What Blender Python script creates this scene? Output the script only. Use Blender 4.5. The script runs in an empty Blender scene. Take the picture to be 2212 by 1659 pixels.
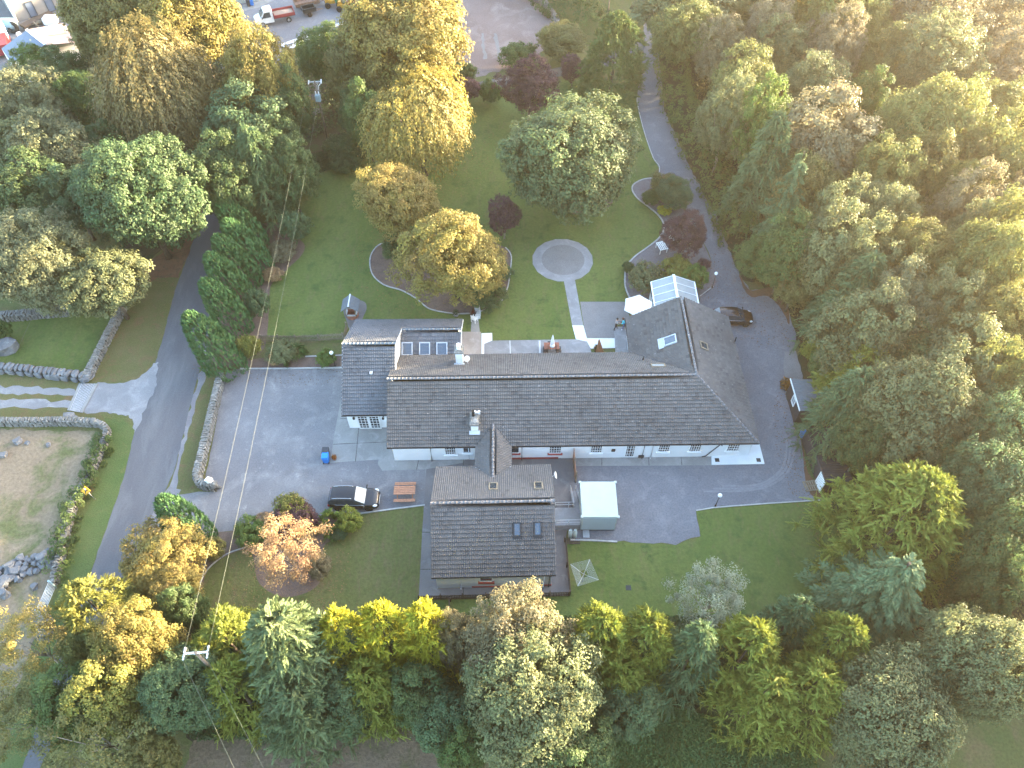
import bpy, bmesh, math, random
import numpy as np
from mathutils import Vector, Matrix, geometry
R_ = math.radians
rnd = random.Random(7)
rng = np.random.default_rng(11)
scene = bpy.context.scene
COL = scene.collection

# ---------------------------------------------------------------- camera
CAM_H, CAM_PITCH, CAM_F = 60.0, 53.0, 1683.0          # metres, degrees below horizon, focal length for a 2212-wide frame
cam_d = bpy.data.cameras.new('camera')
cam = bpy.data.objects.new('camera', cam_d)
COL.objects.link(cam)
cam.location = (0, 0, CAM_H)
cam.rotation_euler = (R_(90 - CAM_PITCH), 0, 0)
cam_d.sensor_width = 36.0
cam_d.lens = CAM_F / 2212 * 36.0
cam_d.clip_start, cam_d.clip_end = 0.5, 2000
scene.camera = cam

# ---------------------------------------------------------------- sky, sun, exposure
SUN_EL, SUN_AZ = 8.7, 66.0        # degrees above horizon; azimuth from +Y towards +X
world = bpy.data.worlds.new('World')
scene.world = world
world.use_nodes = True
wn = world.node_tree
wn.nodes.clear()
sky = wn.nodes.new('ShaderNodeTexSky')
sky.sky_type = 'NISHITA'
sky.sun_disc = False
sky.sun_elevation = R_(SUN_EL)
sky.sun_rotation = R_(SUN_AZ)
sky.altitude = 50
sky.air_density, sky.dust_density, sky.ozone_density = 1.0, 2.4, 1.3
bg = wn.nodes.new('ShaderNodeBackground')
bg.inputs['Strength'].default_value = 0.15
wo = wn.nodes.new('ShaderNodeOutputWorld')
wn.links.new(sky.outputs[0], bg.inputs['Color'])
wn.links.new(bg.outputs[0], wo.inputs['Surface'])
sun_d = bpy.data.lights.new('sun', 'SUN')
sun_d.energy = 5.0
sun_d.angle = R_(0.5)
sun_d.color = (1.0, 0.80, 0.50)
sun = bpy.data.objects.new('sun', sun_d)
COL.objects.link(sun)
sdir = Vector((math.sin(R_(SUN_AZ)) * math.cos(R_(SUN_EL)), math.cos(R_(SUN_AZ)) * math.cos(R_(SUN_EL)), math.sin(R_(SUN_EL))))
sun.rotation_euler = sdir.to_track_quat('Z', 'Y').to_euler()
sun.location = (60, 60, 60)
vs = scene.view_settings
vs.view_transform, vs.look, vs.gamma, vs.use_curve_mapping = 'Standard', 'None', 1.0, False
vs.exposure = 3.88
cy = scene.cycles
cy.max_bounces, cy.diffuse_bounces, cy.glossy_bounces, cy.transmission_bounces, cy.transparent_max_bounces = 5, 3, 2, 3, 4
cy.volume_bounces = 0
cy.volume_step_rate = 4
cy.caustics_reflective = cy.caustics_refractive = False

# ---------------------------------------------------------------- helpers
_c, _s = math.cos(R_(CAM_PITCH)), math.sin(R_(CAM_PITCH))
def G(x, y, z=0.0):
    """survey helper: the world point at height z seen at that spot of the 2212 x 1659 photograph"""
    a = (x - 1106) / CAM_F
    b = (829.5 - y) / CAM_F
    t = (z - CAM_H) / (-_s + b * _c)
    return Vector((a * t, (_c + b * _s) * t, z))
def depth(x, y, z=0.0):
    b = (829.5 - y) / CAM_F
    return (z - CAM_H) / (-_s + b * _c)

def tag(o, label=None, cat=None, group=None, kind=None):
    if label: o['label'] = label
    if cat: o['category'] = cat
    if group: o['group'] = group
    if kind: o['kind'] = kind
    return o
def thing(name, loc, label, cat, group=None, rz=0.0):
    o = bpy.data.objects.new(name, None)
    COL.objects.link(o)
    o.location = loc
    o.rotation_euler = (0, 0, rz)
    o.empty_display_size = 0.2
    return tag(o, label, cat, group)
def copy_tree(o, parent=None):
    c = o.copy()
    COL.objects.link(c)
    if parent: c.parent = parent
    for ch in list(o.children):
        copy_tree(ch, c)
    return c

def wm(o):
    m = Matrix.Translation(o.location) @ o.rotation_euler.to_matrix().to_4x4()
    return wm(o.parent) @ o.matrix_parent_inverse @ m if o.parent else m

class MB:
    def __init__(s): s.v, s.f, s.m, s.sm = [], [], [], []
    def face(s, pts, m=0, smooth=False):
        n = len(s.v)
        s.v += [tuple(p) for p in pts]
        s.f.append(list(range(n, n + len(pts)))); s.m.append(m); s.sm.append(smooth)
        return s
    def mesh(s, vs_, fs_, m=0, smooth=False, mat=None):
        n = len(s.v)
        s.v += [tuple((mat @ Vector(p)) if mat else p) for p in vs_]
        for f in fs_:
            s.f.append([i + n for i in f]); s.m.append(m); s.sm.append(smooth)
        return s
    def box(s, c, d, rz=0.0, m=0, mat=None, taper=1.0):
        x, y, z = d[0] / 2, d[1] / 2, d[2] / 2
        vs_ = [(-x, -y, -z), (x, -y, -z), (x, y, -z), (-x, y, -z), (-x * taper, -y * taper, z), (x * taper, -y * taper, z), (x * taper, y * taper, z), (-x * taper, y * taper, z)]
        M = Matrix.Translation(c) @ (mat if mat is not None else Matrix.Rotation(rz, 4, 'Z'))
        return s.mesh(vs_, [(3, 2, 1, 0), (4, 5, 6, 7), (0, 1, 5, 4), (1, 2, 6, 5), (2, 3, 7, 6), (3, 0, 4, 7)], m, False, M)
    def bar(s, p, q, w, h=None, m=0):
        p, q = Vector(p), Vector(q); d = q - p
        if d.length < 1e-5: return s
        return s.box((p + q) / 2, (w, h or w, d.length), m=m, mat=d.to_track_quat('Z', 'Y').to_matrix().to_4x4())
    def tube(s, pts, r, seg=6, m=0, cap=True):
        pts = [Vector(p) for p in pts]
        rs = r if isinstance(r, (list, tuple)) else [r] * len(pts)
        n = len(s.v)
        for i, p in enumerate(pts):
            d = (pts[min(i + 1, len(pts) - 1)] - pts[max(i - 1, 0)]).normalized()
            q = d.to_track_quat('Z', 'Y')
            for k in range(seg):
                a = 2 * math.pi * k / seg
                s.v.append(tuple(p + q @ Vector((math.cos(a) * rs[i], math.sin(a) * rs[i], 0))))
        for i in range(len(pts) - 1):
            for k in range(seg):
                k2 = (k + 1) % seg
                s.f.append([n + i * seg + k, n + i * seg + k2, n + (i + 1) * seg + k2, n + (i + 1) * seg + k]); s.m.append(m); s.sm.append(True)
        if cap:
            s.f.append([n + k for k in range(seg)][::-1]); s.m.append(m); s.sm.append(False)
            e = n + (len(pts) - 1) * seg
            s.f.append([e + k for k in range(seg)]); s.m.append(m); s.sm.append(False)
        return s
    def lathe(s, prof, c=(0, 0, 0), seg=16, m=0, smooth=True, mat=None):
        n = len(s.v); M = (Matrix.Translation(c) @ mat) if mat is not None else Matrix.Translation(c)
        for r, z in prof:
            for k in range(seg):
                a = 2 * math.pi * k / seg
                s.v.append(tuple(M @ Vector((math.cos(a) * r, math.sin(a) * r, z))))
        for i in range(len(prof) - 1):
            for k in range(seg):
                k2 = (k + 1) % seg
                s.f.append([n + i * seg + k, n + i * seg + k2, n + (i + 1) * seg + k2, n + (i + 1) * seg + k]); s.m.append(m); s.sm.append(smooth)
        if prof[0][0] > 1e-4: s.f.append([n + k for k in range(seg)][::-1]); s.m.append(m); s.sm.append(False)
        e = n + (len(prof) - 1) * seg
        if prof[-1][0] > 1e-4: s.f.append([e + k for k in range(seg)]); s.m.append(m); s.sm.append(False)
        return s
    def sphere(s, c, r, sx=1, sy=1, sz=1, seg=14, m=0):
        k = seg // 2
        return s.lathe([(max(1e-4, r * math.sin(math.pi * i / k)), -r * math.cos(math.pi * i / k) * sz) for i in range(k + 1)], c, seg, m, True, Matrix.Diagonal((sx, sy, 1, 1)))
    def prism(s, poly, z0, z1, m=0):
        a = [Vector((p[0], p[1], z0)) for p in poly]; b = [Vector((p[0], p[1], z1)) for p in poly]
        n = len(poly)
        tri = geometry.tessellate_polygon([a])
        for t in tri:
            s.face([b[i] for i in t], m); s.face([a[i] for i in t][::-1], m)
        for i in range(n):
            j = (i + 1) % n
            s.face([a[i], a[j], b[j], b[i]], m)
        return s
    def build(s, name, mats, parent=None, world=False, bevel=0.0, loc=None, fix=True):
        me = bpy.data.meshes.new(name)
        me.from_pydata(s.v, [], s.f)
        mats = mats if isinstance(mats, (list, tuple)) else ([mats] if mats else [])
        for mm in mats: me.materials.append(mm)
        me.polygons.foreach_set('material_index', s.m)
        me.polygons.foreach_set('use_smooth', s.sm)
        if fix:
            bm = bmesh.new(); bm.from_mesh(me)
            bmesh.ops.remove_doubles(bm, verts=bm.verts, dist=1e-4)
            bmesh.ops.recalc_face_normals(bm, faces=bm.faces)
            bm.to_mesh(me); bm.free()
        o = bpy.data.objects.new(name, me)
        COL.objects.link(o)
        if loc: o.location = loc
        if parent:
            o.parent = parent
            if world: o.matrix_parent_inverse = wm(parent).inverted()
        if bevel:
            b = o.modifiers.new('bevel', 'BEVEL'); b.width = bevel; b.segments = 2; b.limit_method = 'ANGLE'
        return o

# ---------------------------------------------------------------- materials
class NT:
    def __init__(s, name):
        s.mat = bpy.data.materials.new(name); s.mat.use_nodes = True
        s.t = s.mat.node_tree; s.n = s.t.nodes; s.b = s.n['Principled BSDF']; s.out = s.n['Material Output']
    def new(s, k, **kw):
        n = s.n.new('ShaderNode' + k)
        for a, v in kw.items(): setattr(n, a, v)
        return n
    def link(s, a, b): s.t.links.new(a, b)
    def val(s, node, name, v): node.inputs[name].default_value = v
    def coord(s, kind='Object'): return s.new('TexCoord').outputs[kind]
    def noise(s, co, scale, detail=4, rough=.55, dist=0.0):
        n = s.new('TexNoise'); s.link(co, n.inputs['Vector'])
        n.inputs['Scale'].default_value = scale; n.inputs['Detail'].default_value = detail
        n.inputs['Roughness'].default_value = rough; n.inputs['Distortion'].default_value = dist
        return n.outputs['Fac']
    def ramp(s, f, lo, hi, a=0.0, b=1.0):
        n = s.new('MapRange'); s.link(f, n.inputs['Value'])
        for k, v in zip(('From Min', 'From Max', 'To Min', 'To Max'), (lo, hi, a, b)): n.inputs[k].default_value = v
        return n.outputs[0]
    def mix(s, f, a, b, mode='MIX'):
        n = s.new('Mix', data_type='RGBA', blend_type=mode)
        for i, x in ((0, f), (6, a), (7, b)):
            if hasattr(x, 'default_value'): s.link(x, n.inputs[i])
            elif i == 0: n.inputs[0].default_value = x
            else: n.inputs[i].default_value = (*x, 1) if len(x) == 3 else x
        return n.outputs[2]
    def scale_col(s, col, f):
        n = s.new('VectorMath', operation='SCALE'); s.link(col, n.inputs[0]); s.link(f, n.inputs['Scale'])
        return n.outputs[0]
    def bump(s, h, strength=.4, dist=.05):
        n = s.new('Bump'); s.link(h, n.inputs['Height'])
        n.inputs['Strength'].default_value = strength; n.inputs['Distance'].default_value = dist
        s.link(n.outputs[0], s.b.inputs['Normal'])
    def color(s, c): s.link(c, s.b.inputs['Base Color'])

def plain(name, col, rough=.6, metal=0.0, var=.12, scale=6.0, spec=.4, bump=0.0, co='Object'):
    t = NT(name)
    t.b.inputs['Roughness'].default_value = rough; t.b.inputs['Metallic'].default_value = metal
    t.b.inputs['Specular IOR Level'].default_value = spec
    f = t.noise(t.coord(co), scale, 5)
    t.color(t.mix(t.ramp(f, .3, .7), [c * (1 - var) for c in col], [min(1, c * (1 + var)) for c in col]))
    if bump: t.bump(f, bump, .02)
    return t.mat
def surface(name, a, b, s1=.25, c=None, s2=1.2, lo2=.55, hi2=.7, fine=14.0, fvar=.18, rough=.9, bump=.3, bdist=.03, d=None, s3=.6, lo3=.6, hi3=.75, sz=None):
    """ground-like surface: two colours over big noise, patches of c and d, fine grain"""
    t = NT(name); co = t.coord('Object')
    t.b.inputs['Roughness'].default_value = rough; t.b.inputs['Specular IOR Level'].default_value = .25
    if sz:
        mp = t.new('Mapping'); t.link(co, mp.inputs[0]); mp.inputs['Scale'].default_value = sz; co2 = mp.outputs[0]
    else: co2 = co
    col = t.mix(t.ramp(t.noise(co2, s1, 6, .6), .34, .66), a, b)
    if c: col = t.mix(t.ramp(t.noise(co2, s2, 7, .65, .6), lo2, hi2), col, c)
    if d: col = t.mix(t.ramp(t.noise(co, s3, 8, .7, .3), lo3, hi3), col, d)
    g = t.noise(co, fine, 4, .7)
    col = t.scale_col(col, t.ramp(g, .25, .75, 1 - fvar, 1 + fvar))
    t.color(col)
    if bump: t.bump(g, bump, bdist)
    return t.mat

M = {}
M['field'] = surface('rough_grass', (.10, .10, .035), (.075, .095, .03), .12, (.14, .105, .055), .35, .48, .7, 5, .3, bump=.6, bdist=.12)
M['lawn'] = surface('mown_grass', (.078, .113, .026), (.107, .129, .036), .22, (.118, .112, .046), .9, .52, .74, 3.6, .24, bump=.6, bdist=.1, d=(.055, .090, .023), s3=.5, lo3=.52, hi3=.66, sz=(1.5, .55, 1))
M['lawn_dry'] = surface('dry_mown_grass', (.084, .098, .029), (.108, .110, .040), .35, (.128, .100, .052), 1.1, .5, .72, 3.6, .26, bump=.6, bdist=.1, d=(.066, .086, .024), s3=.6, lo3=.55, hi3=.7, sz=(1.6, .5, 1))
M['verge'] = surface('verge_grass', (.085, .09, .03), (.115, .1, .045), .4, (.13, .085, .045), .9, .52, .7, 8, .28, bump=.6, bdist=.08)
M['verge_green'] = surface('lush_verge_grass', (.064, .098, .028), (.086, .108, .036), .5, (.11, .11, .04), 1.1, .58, .75, 8, .25, bump=.6, bdist=.08)
M['hay'] = surface('dry_meadow', (.175, .130, .088), (.215, .165, .112), .3, (.095, .102, .040), .28, .48, .62, 3.5, .34, bump=.7, bdist=.1, d=(.15, .135, .07), s3=1.6)
M['dead_grass'] = surface('brown_rough_grass', (.105, .078, .052), (.14, .105, .07), .5, (.08, .075, .035), .8, .5, .66, 4, .35, bump=.7, bdist=.12)
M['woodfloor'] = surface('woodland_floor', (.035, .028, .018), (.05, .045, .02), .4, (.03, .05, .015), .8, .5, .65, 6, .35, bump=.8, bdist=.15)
M['leaf_litter'] = surface('brown_leaf_litter', (.12, .062, .038), (.15, .085, .05), .8, (.08, .06, .04), 1.5, .5, .7, 10, .3, bump=.5)
M['road'] = surface('road_asphalt', (.086, .087, .098), (.106, .107, .117), .35, (.140, .140, .147), .3, .52, .74, 8, .16, rough=.85, bump=.2, bdist=.01, sz=(1.6, .35, 1))
M['yard'] = surface('driveway_tarmac', (.128, .130, .146), (.156, .158, .172), .2, (.195, .196, .208), .9, .52, .74, 7, .26, rough=.9, bump=.35, bdist=.02, d=(.098, .098, .108), s3=.7, lo3=.6, hi3=.74)
M['carpark'] = surface('worn_car_park_tarmac', (.130, .128, .138), (.168, .165, .172), .16, (.225, .22, .22), .45, .5, .74, 8, .24, rough=.88, bump=.25, bdist=.01, d=(.27, .265, .262), s3=1.5, lo3=.58, hi3=.74)
M['lane'] = surface('lane_gravel', (.15, .14, .15), (.185, .175, .18), .3, (.23, .22, .22), .5, .5, .7, 12, .22, rough=.95, bump=.4)
M['pale_gravel'] = surface('pale_limestone_gravel', (.165, .166, .178), (.21, .211, .222), .35, (.27, .27, .277), .6, .5, .7, 12, .22, rough=.95, bump=.4)
M['gravel'] = surface('grey_gravel', (.17, .165, .165), (.2, .195, .195), .6, None, fine=16, fvar=.35, rough=.95, bump=.6)
M['concrete'] = surface('weathered_concrete', (.19, .188, .185), (.25, .247, .24), .35, (.30, .295, .29), .8, .52, .72, 14, .14, rough=.9, bump=.15, d=(.14, .135, .13), s3=.5, lo3=.6, hi3=.8)
M['concrete_dark'] = surface('damp_concrete', (.125, .118, .12), (.165, .155, .155), .4, (.23, .225, .22), .6, .56, .74, 14, .16, rough=.9, bump=.15)
M['concrete_pink'] = surface('stained_concrete', (.26, .225, .205), (.32, .285, .265), .5, (.37, .35, .33), 1.2, .5, .7, 14, .14, rough=.9, bump=.15)
M['patio'] = surface('patio_concrete', (.20, .20, .208), (.25, .25, .258), .6, (.33, .33, .337), 1.0, .5, .75, 14, .12, rough=.85, bump=.12)
M['white_conc'] = plain('white_painted_concrete', (.66, .67, .67), .7, var=.06, scale=1.2)
M['white_wall'] = plain('white_render', (.80, .80, .80), .75, var=.04, scale=.8)
M['grey_wall'] = plain('pale_grey_render', (.56, .585, .63), .8, var=.06, scale=.8)
M['white'] = plain('white_gloss', (.78, .78, .77), .45, var=.04)
M['red_paint'] = plain('red_paint', (.30, .05, .045), .6, var=.15)
M['black'] = plain('black_plastic', (.012, .012, .013), .45)
M['gutter'] = plain('dark_gutter', (.02, .022, .026), .4)
M['soil'] = surface('bark_mulch_soil', (.125, .085, .07), (.155, .11, .09), .8, (.1, .075, .06), 1.4, .5, .7, 12, .35, bump=.6)
M['gravelbed'] = surface('slate_gravel_bed', (.15, .13, .135), (.185, .165, .165), .8, (.13, .1, .1), 1.6, .5, .7, 14, .3, bump=.5)
M['kerb'] = plain('stone_kerb', (.36, .35, .34), .9, var=.2, scale=3)
M['excav'] = surface('stripped_earth', (.150, .110, .104), (.195, .148, .138), .14, (.245, .205, .19), .3, .5, .72, 6, .28, bump=.6, bdist=.08)
M['stone'] = surface('lichened_limestone', (.115, .113, .106), (.185, .182, .172), 1.2, (.30, .295, .28), 2.5, .52, .68, 9, .25, bump=.5)
M['boulder'] = surface('grey_limestone', (.105, .11, .122), (.165, .17, .182), 1.0, (.25, .245, .235), 2.2, .55, .7, 9, .25, bump=.5)
M['wood'] = plain('stained_pine', (.36, .17, .10), .7, var=.18, scale=7)
M['fence_wood'] = plain('grey_weathered_wood', (.20, .165, .12), .85, var=.25, scale=5)
M['dark_wood'] = plain('dark_brown_wood', (.075, .055, .045), .8, var=.3, scale=6)
M['shed_wood'] = plain('dark_creosote_boards', (.038, .035, .04), .75, var=.25, scale=4)
M['bark'] = plain('tree_bark', (.085, .066, .05), .9, var=.35, scale=4, bump=.5)
M['pale_bark'] = plain('pale_branch_bark', (.27, .235, .195), .9, var=.25, scale=4)
M['galv'] = plain('galvanised_steel', (.48, .50, .52), .4, .6, var=.1)
M['pole_wood'] = plain('pole_timber', (.19, .145, .11), .9, var=.3, scale=3)
M['porcelain'] = plain('white_insulator', (.82, .81, .8), .25)
M['steel_blue'] = plain('blue_grey_steel', (.30, .42, .47), .5, var=.12)
M['glass_dark'] = plain('dark_window_glass', (.035, .045, .055), .08, var=.3, scale=2, spec=.9)
M['glass_sky'] = plain('sky_reflecting_glass', (.06, .085, .12), .07, var=.1, spec=1.0)
M['tyre'] = plain('tyre_rubber', (.018, .018, .018), .8)
M['alloy'] = plain('alloy', (.35, .34, .33), .35, .8)
M['chrome'] = plain('chrome', (.72, .72, .72), .15, 1.0, var=.02)
M['car_black'] = plain('metallic_black_paint', (.011, .011, .014), .16, .2, var=.05, spec=.8)
M['car_brown'] = plain('dark_brown_paint', (.022, .011, .012), .2, .2, var=.05, spec=.7)
M['screen'] = plain('windscreen_glass', (.16, .21, .24), .06, var=.35, scale=3, spec=1.0)
M['red_lamp'] = plain('red_lamp_lens', (.25, .012, .012), .2)
M['lamp_lens'] = plain('clear_lamp_lens', (.62, .64, .66), .15)
M['blue_bin'] = plain('blue_bin_plastic', (.015, .20, .62), .45)
M['grey_bin'] = plain('charcoal_bin_plastic', (.03, .035, .045), .5)
M['container'] = plain('pale_green_container_paint', (.38, .43, .41), .55, var=.05, scale=1)
M['container_front'] = plain('blue_grey_container_panel', (.36, .43, .47), .5, var=.04, scale=1)
M['terracotta'] = plain('terracotta', (.28, .11, .075), .8, var=.2)
M['parasol'] = plain('white_canvas', (.76, .74, .74), .8, var=.03)
M['skin'] = plain('skin', (.42, .25, .18), .6, var=.05)
M['hair_dark'] = plain('black_hair', (.012, .01, .01), .5)
M['hair_brown'] = plain('brown_hair', (.10, .045, .03), .5)
M['turquoise'] = plain('turquoise_fabric', (.03, .50, .60), .8)
M['jeans'] = plain('blue_denim', (.05, .11, .26), .85)
M['grey_top'] = plain('grey_white_fabric', (.35, .33, .32), .85, var=.3, scale=12)
M['sign_yellow'] = plain('yellow_sign_face', (.72, .36, .01), .5, var=.06)
M['tip_red'] = plain('faded_red_paint', (.26, .035, .04), .55, var=.2, scale=3)
M['sand'] = plain('sand', (.30, .22, .17), .95, var=.2, scale=6)
M['rust'] = plain('rusty_steel', (.16, .10, .075), .85, var=.35, scale=4)
M['yellow_machine'] = plain('machine_yellow', (.48, .25, .03), .5, var=.2, scale=4)
M['green_machine'] = plain('machine_green', (.03, .20, .09), .5)
M['board'] = plain('pale_sawn_boards', (.55, .56, .58), .8, var=.12, scale=2)
M['blue_roof'] = plain('blue_grey_sheeting', (.10, .13, .19), .5, var=.12, scale=1)
M['sunlit_roof'] = plain('sunlit_pink_sheeting', (.32, .22, .20), .6, var=.1, scale=1)  # pink sheet colour carries the sunlight on one barn slope
M['joint_dark'] = plain('wall_joints', (.03, .03, .026), .95)
M['tyre_mark'] = surface('worn_tarmac', (.165, .167, .18), (.19, .192, .205), .8, None, fine=5, fvar=.22)
M['sky_sheet'] = plain('translucent_roof_sheet', (.38, .30, .17), .5, var=.12, scale=1)
M['farm_wall'] = plain('grey_cement_render', (.21, .20, .20), .9, var=.14, scale=.5)
M['poly'] = plain('polycarbonate_sheet', (.30, .32, .325), .3, var=.08, scale=1.5)
M['pink_flower'] = plain('pink_petals', (.62, .06, .24), .7, var=.2)
M['cable'] = plain('weathered_cable', (.10, .11, .085), .5, var=.1)
M['gas'] = plain('gas_bottle_paint', (.45, .50, .47), .45, var=.1)
M['slate'] = plain('blue_slate', (.13, .15, .17), .6, var=.15, scale=4)
M['ridge'] = plain('ridge_tile', (.15, .145, .15), .85, var=.35, scale=3)
M['lead'] = plain('lead_flashing', (.42, .45, .49), .5, var=.1)

def roof_mat(name, a, b, lichen, moss=(.10, .095, .07), lam=.62):
    """concrete tiles: UV counts tiles, so each tile gets a shade of its own, with pale lichen spots"""
    t = NT(name); uv = t.new('UVMap').outputs[0]; co = t.coord('Object')
    t.b.inputs['Roughness'].default_value = .82; t.b.inputs['Specular IOR Level'].default_value = .3
    fl = t.new('VectorMath', operation='FLOOR'); t.link(uv, fl.inputs[0])
    wnz = t.new('TexWhiteNoise', noise_dimensions='2D'); t.link(fl.outputs[0], wnz.inputs['Vector'])
    col = t.mix(wnz.outputs['Value'], a, b)
    ml = t.new('VectorMath', operation='MULTIPLY'); t.link(uv, ml.inputs[0]); ml.inputs[1].default_value = (1, 1, 1)
    ad = t.new('VectorMath', operation='ADD'); t.link(fl.outputs[0], ad.inputs[0]); ad.inputs[1].default_value = (17.3, 5.7, 0)
    wn2 = t.new('TexWhiteNoise', noise_dimensions='2D'); t.link(ad.outputs[0], wn2.inputs['Vector'])
    col = t.mix(t.ramp(wn2.outputs['Value'], .93, .95), col, (a[0] * .82, a[1] * .82, a[2] * .83))
    col = t.scale_col(col, t.ramp(t.noise(co, .3, 5), .3, .7, .85, 1.18))
    col = t.mix(t.ramp(t.noise(co, 3.2, 6, .75), lam, lam + .08), col, lichen)
    col = t.mix(t.ramp(t.noise(co, .8, 7, .7), .62, .78), col, moss)
    t.color(col)
    t.bump(t.noise(co, 20, 3), .25, .01)
    return t.mat
M['tile_main'] = roof_mat('grey_concrete_tiles', (.084, .081, .081), (.108, .103, .102), (.30, .29, .275))
M['tile_annex'] = roof_mat('blue_grey_tiles', (.092, .097, .108), (.112, .116, .127), (.22, .22, .22), (.095, .105, .125), .74)
M['tile_cottage'] = roof_mat('dark_grey_tiles', (.078, .076, .078), (.098, .095, .096), (.32, .31, .30), lam=.68)

def leaf_mat(name, trans=.42, rough=.55):
    """leaves: colour of the tree (object colour), shifted from spray to spray"""
    t = NT(name)
    oi = t.new('ObjectInfo'); at = t.new('Attribute', attribute_name='tint')
    base = t.scale_col(oi.outputs['Color'], t.ramp(at.outputs['Fac'], 0, 1, .68, 1.36))
    hs = t.new('HueSaturation'); t.link(base, hs.inputs['Color'])
    at2 = t.new('Attribute', attribute_name='hue')
    t.link(t.ramp(at2.outputs['Fac'], 0, 1, .475, .522), hs.inputs['Hue'])
    t.color(hs.outputs[0])
    t.b.inputs['Roughness'].default_value = rough; t.b.inputs['Specular IOR Level'].default_value = .3
    tr = t.new('BsdfTranslucent'); t.link(hs.outputs[0], tr.inputs['Color'])
    mx = t.new('MixShader'); mx.inputs[0].default_value = trans
    t.link(t.b.outputs[0], mx.inputs[1]); t.link(tr.outputs[0], mx.inputs[2])
    t.link(mx.outputs[0], t.out.inputs['Surface'])
    return t.mat
M['leaf'] = leaf_mat('leaves')
M['needle'] = leaf_mat('needles', .25, .65)
# ================================================================ ground sheets (each 4 mm above the one below)
def smooth_loop(pts, closed=True, n=6):
    out = []; L = len(pts)
    for i in range(L if closed else L - 1):
        p0, p1, p2, p3 = (pts[(i + k) % L] if closed else pts[min(max(i + k, 0), L - 1)] for k in (-1, 0, 1, 2))
        for k in range(n):
            t = k / n
            out.append(.5 * ((2 * p1) + (p2 - p0) * t + (2 * p0 - 5 * p1 + 4 * p2 - p3) * t * t + (3 * p1 - p0 - 3 * p2 + p3) * t ** 3))
    if not closed: out.append(pts[-1])
    return out
def ragged(pts, amp, step=.6):
    out = []; L = len(pts)
    for i in range(L):
        a, b = pts[i], pts[(i + 1) % L]; d = b - a; n = max(1, int(d.length / step))
        nn = Vector((-d.y, d.x, 0)).normalized() if d.length > 0 else Vector((0, 0, 0))
        for k in range(n):
            out.append(a + d * (k / n) + nn * (rnd.uniform(-amp, amp) if k else rnd.uniform(-amp, amp) * .5))
    return out
def sheet(name, P, layer, mat, smooth=False, rag=0.0, kind='structure', label=None, world=False):
    pts = [Vector(p) for p in P] if world else [G(*p) for p in P]
    if smooth: pts = smooth_loop(pts)
    if rag: pts = ragged(pts, rag)
    z = .004 * layer
    pts = [Vector((p.x, p.y, z)) for p in pts]
    tri = geometry.tessellate_polygon([pts])
    me = bpy.data.meshes.new(name)
    fs = []
    for t in tri:
        a, b, c = (pts[i] for i in t)
        fs.append(t if (b - a).cross(c - a).z > 0 else t[::-1])
    me.from_pydata([tuple(p) for p in pts], [], fs)
    me.materials.append(mat)
    o = bpy.data.objects.new(name, me); COL.objects.link(o)
    return tag(o, label, kind=kind)
def strip(name, P, width, z0, z1, mat, label, cat='kerb', smooth=True, kind=None, group=None, world=False, seglen=None):
    """a kerb or edging of real height that follows a line"""
    pts = [Vector(p) for p in P] if world else [G(*p) for p in P]
    if smooth: pts = smooth_loop(pts, False, 6)
    mb = MB(); L = []
    for i, p in enumerate(pts):
        d = (pts[min(i + 1, len(pts) - 1)] - pts[max(i - 1, 0)]); d.z = 0; d.normalize()
        n = Vector((-d.y, d.x, 0)) * width / 2
        j = rnd.uniform(-.02, .02)
        L.append((p + n * (1 + j * 4), p - n * (1 - j * 4), z1 + j))
    for (a, b, h), (c, d, h2) in zip(L, L[1:]):
        T = lambda v, z: Vector((v.x, v.y, z))
        mb.face([T(a, h), T(b, h), T(d, h2), T(c, h2)])
        mb.face([T(a, z0), T(a, h), T(c, h2), T(c, z0)]); mb.face([T(b, h), T(b, z0), T(d, z0), T(d, h2)])
    for (a, b, h), fl in ((L[0], 1), (L[-1], 0)):
        T = lambda v, z: Vector((v.x, v.y, z))
        mb.face([T(a, z0), T(b, z0), T(b, h), T(a, h)][::1 if fl else -1])
    return tag(mb.build(name, mat), label, cat, group, kind)

sheet('ground', [(-270, -112, 0), (270, -112, 0), (270, 292, 0), (-270, 292, 0)], 0, M['field'], world=True)
# woodland floors
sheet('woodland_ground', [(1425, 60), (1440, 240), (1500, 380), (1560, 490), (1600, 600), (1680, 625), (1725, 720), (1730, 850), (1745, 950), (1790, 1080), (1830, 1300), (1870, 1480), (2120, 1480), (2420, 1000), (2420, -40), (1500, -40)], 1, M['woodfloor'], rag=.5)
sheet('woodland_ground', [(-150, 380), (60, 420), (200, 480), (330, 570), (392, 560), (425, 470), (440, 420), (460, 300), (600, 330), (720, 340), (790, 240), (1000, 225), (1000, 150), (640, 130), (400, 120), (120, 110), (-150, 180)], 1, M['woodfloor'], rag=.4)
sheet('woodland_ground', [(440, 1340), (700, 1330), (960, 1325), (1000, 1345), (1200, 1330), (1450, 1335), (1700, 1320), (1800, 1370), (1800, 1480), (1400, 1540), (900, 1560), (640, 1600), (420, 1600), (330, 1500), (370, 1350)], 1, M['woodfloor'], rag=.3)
sheet('brown_grass', [(430, 1560), (700, 1590), (960, 1570), (960, 1720), (380, 1720)], 2, M['dead_grass'], rag=.3)
sheet('far_pasture', [(1225, -10), (1420, -14), (1425, 40), (1400, 80), (1300, 90), (1235, 60)], 2, M['lawn_dry'], rag=.3)
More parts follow.
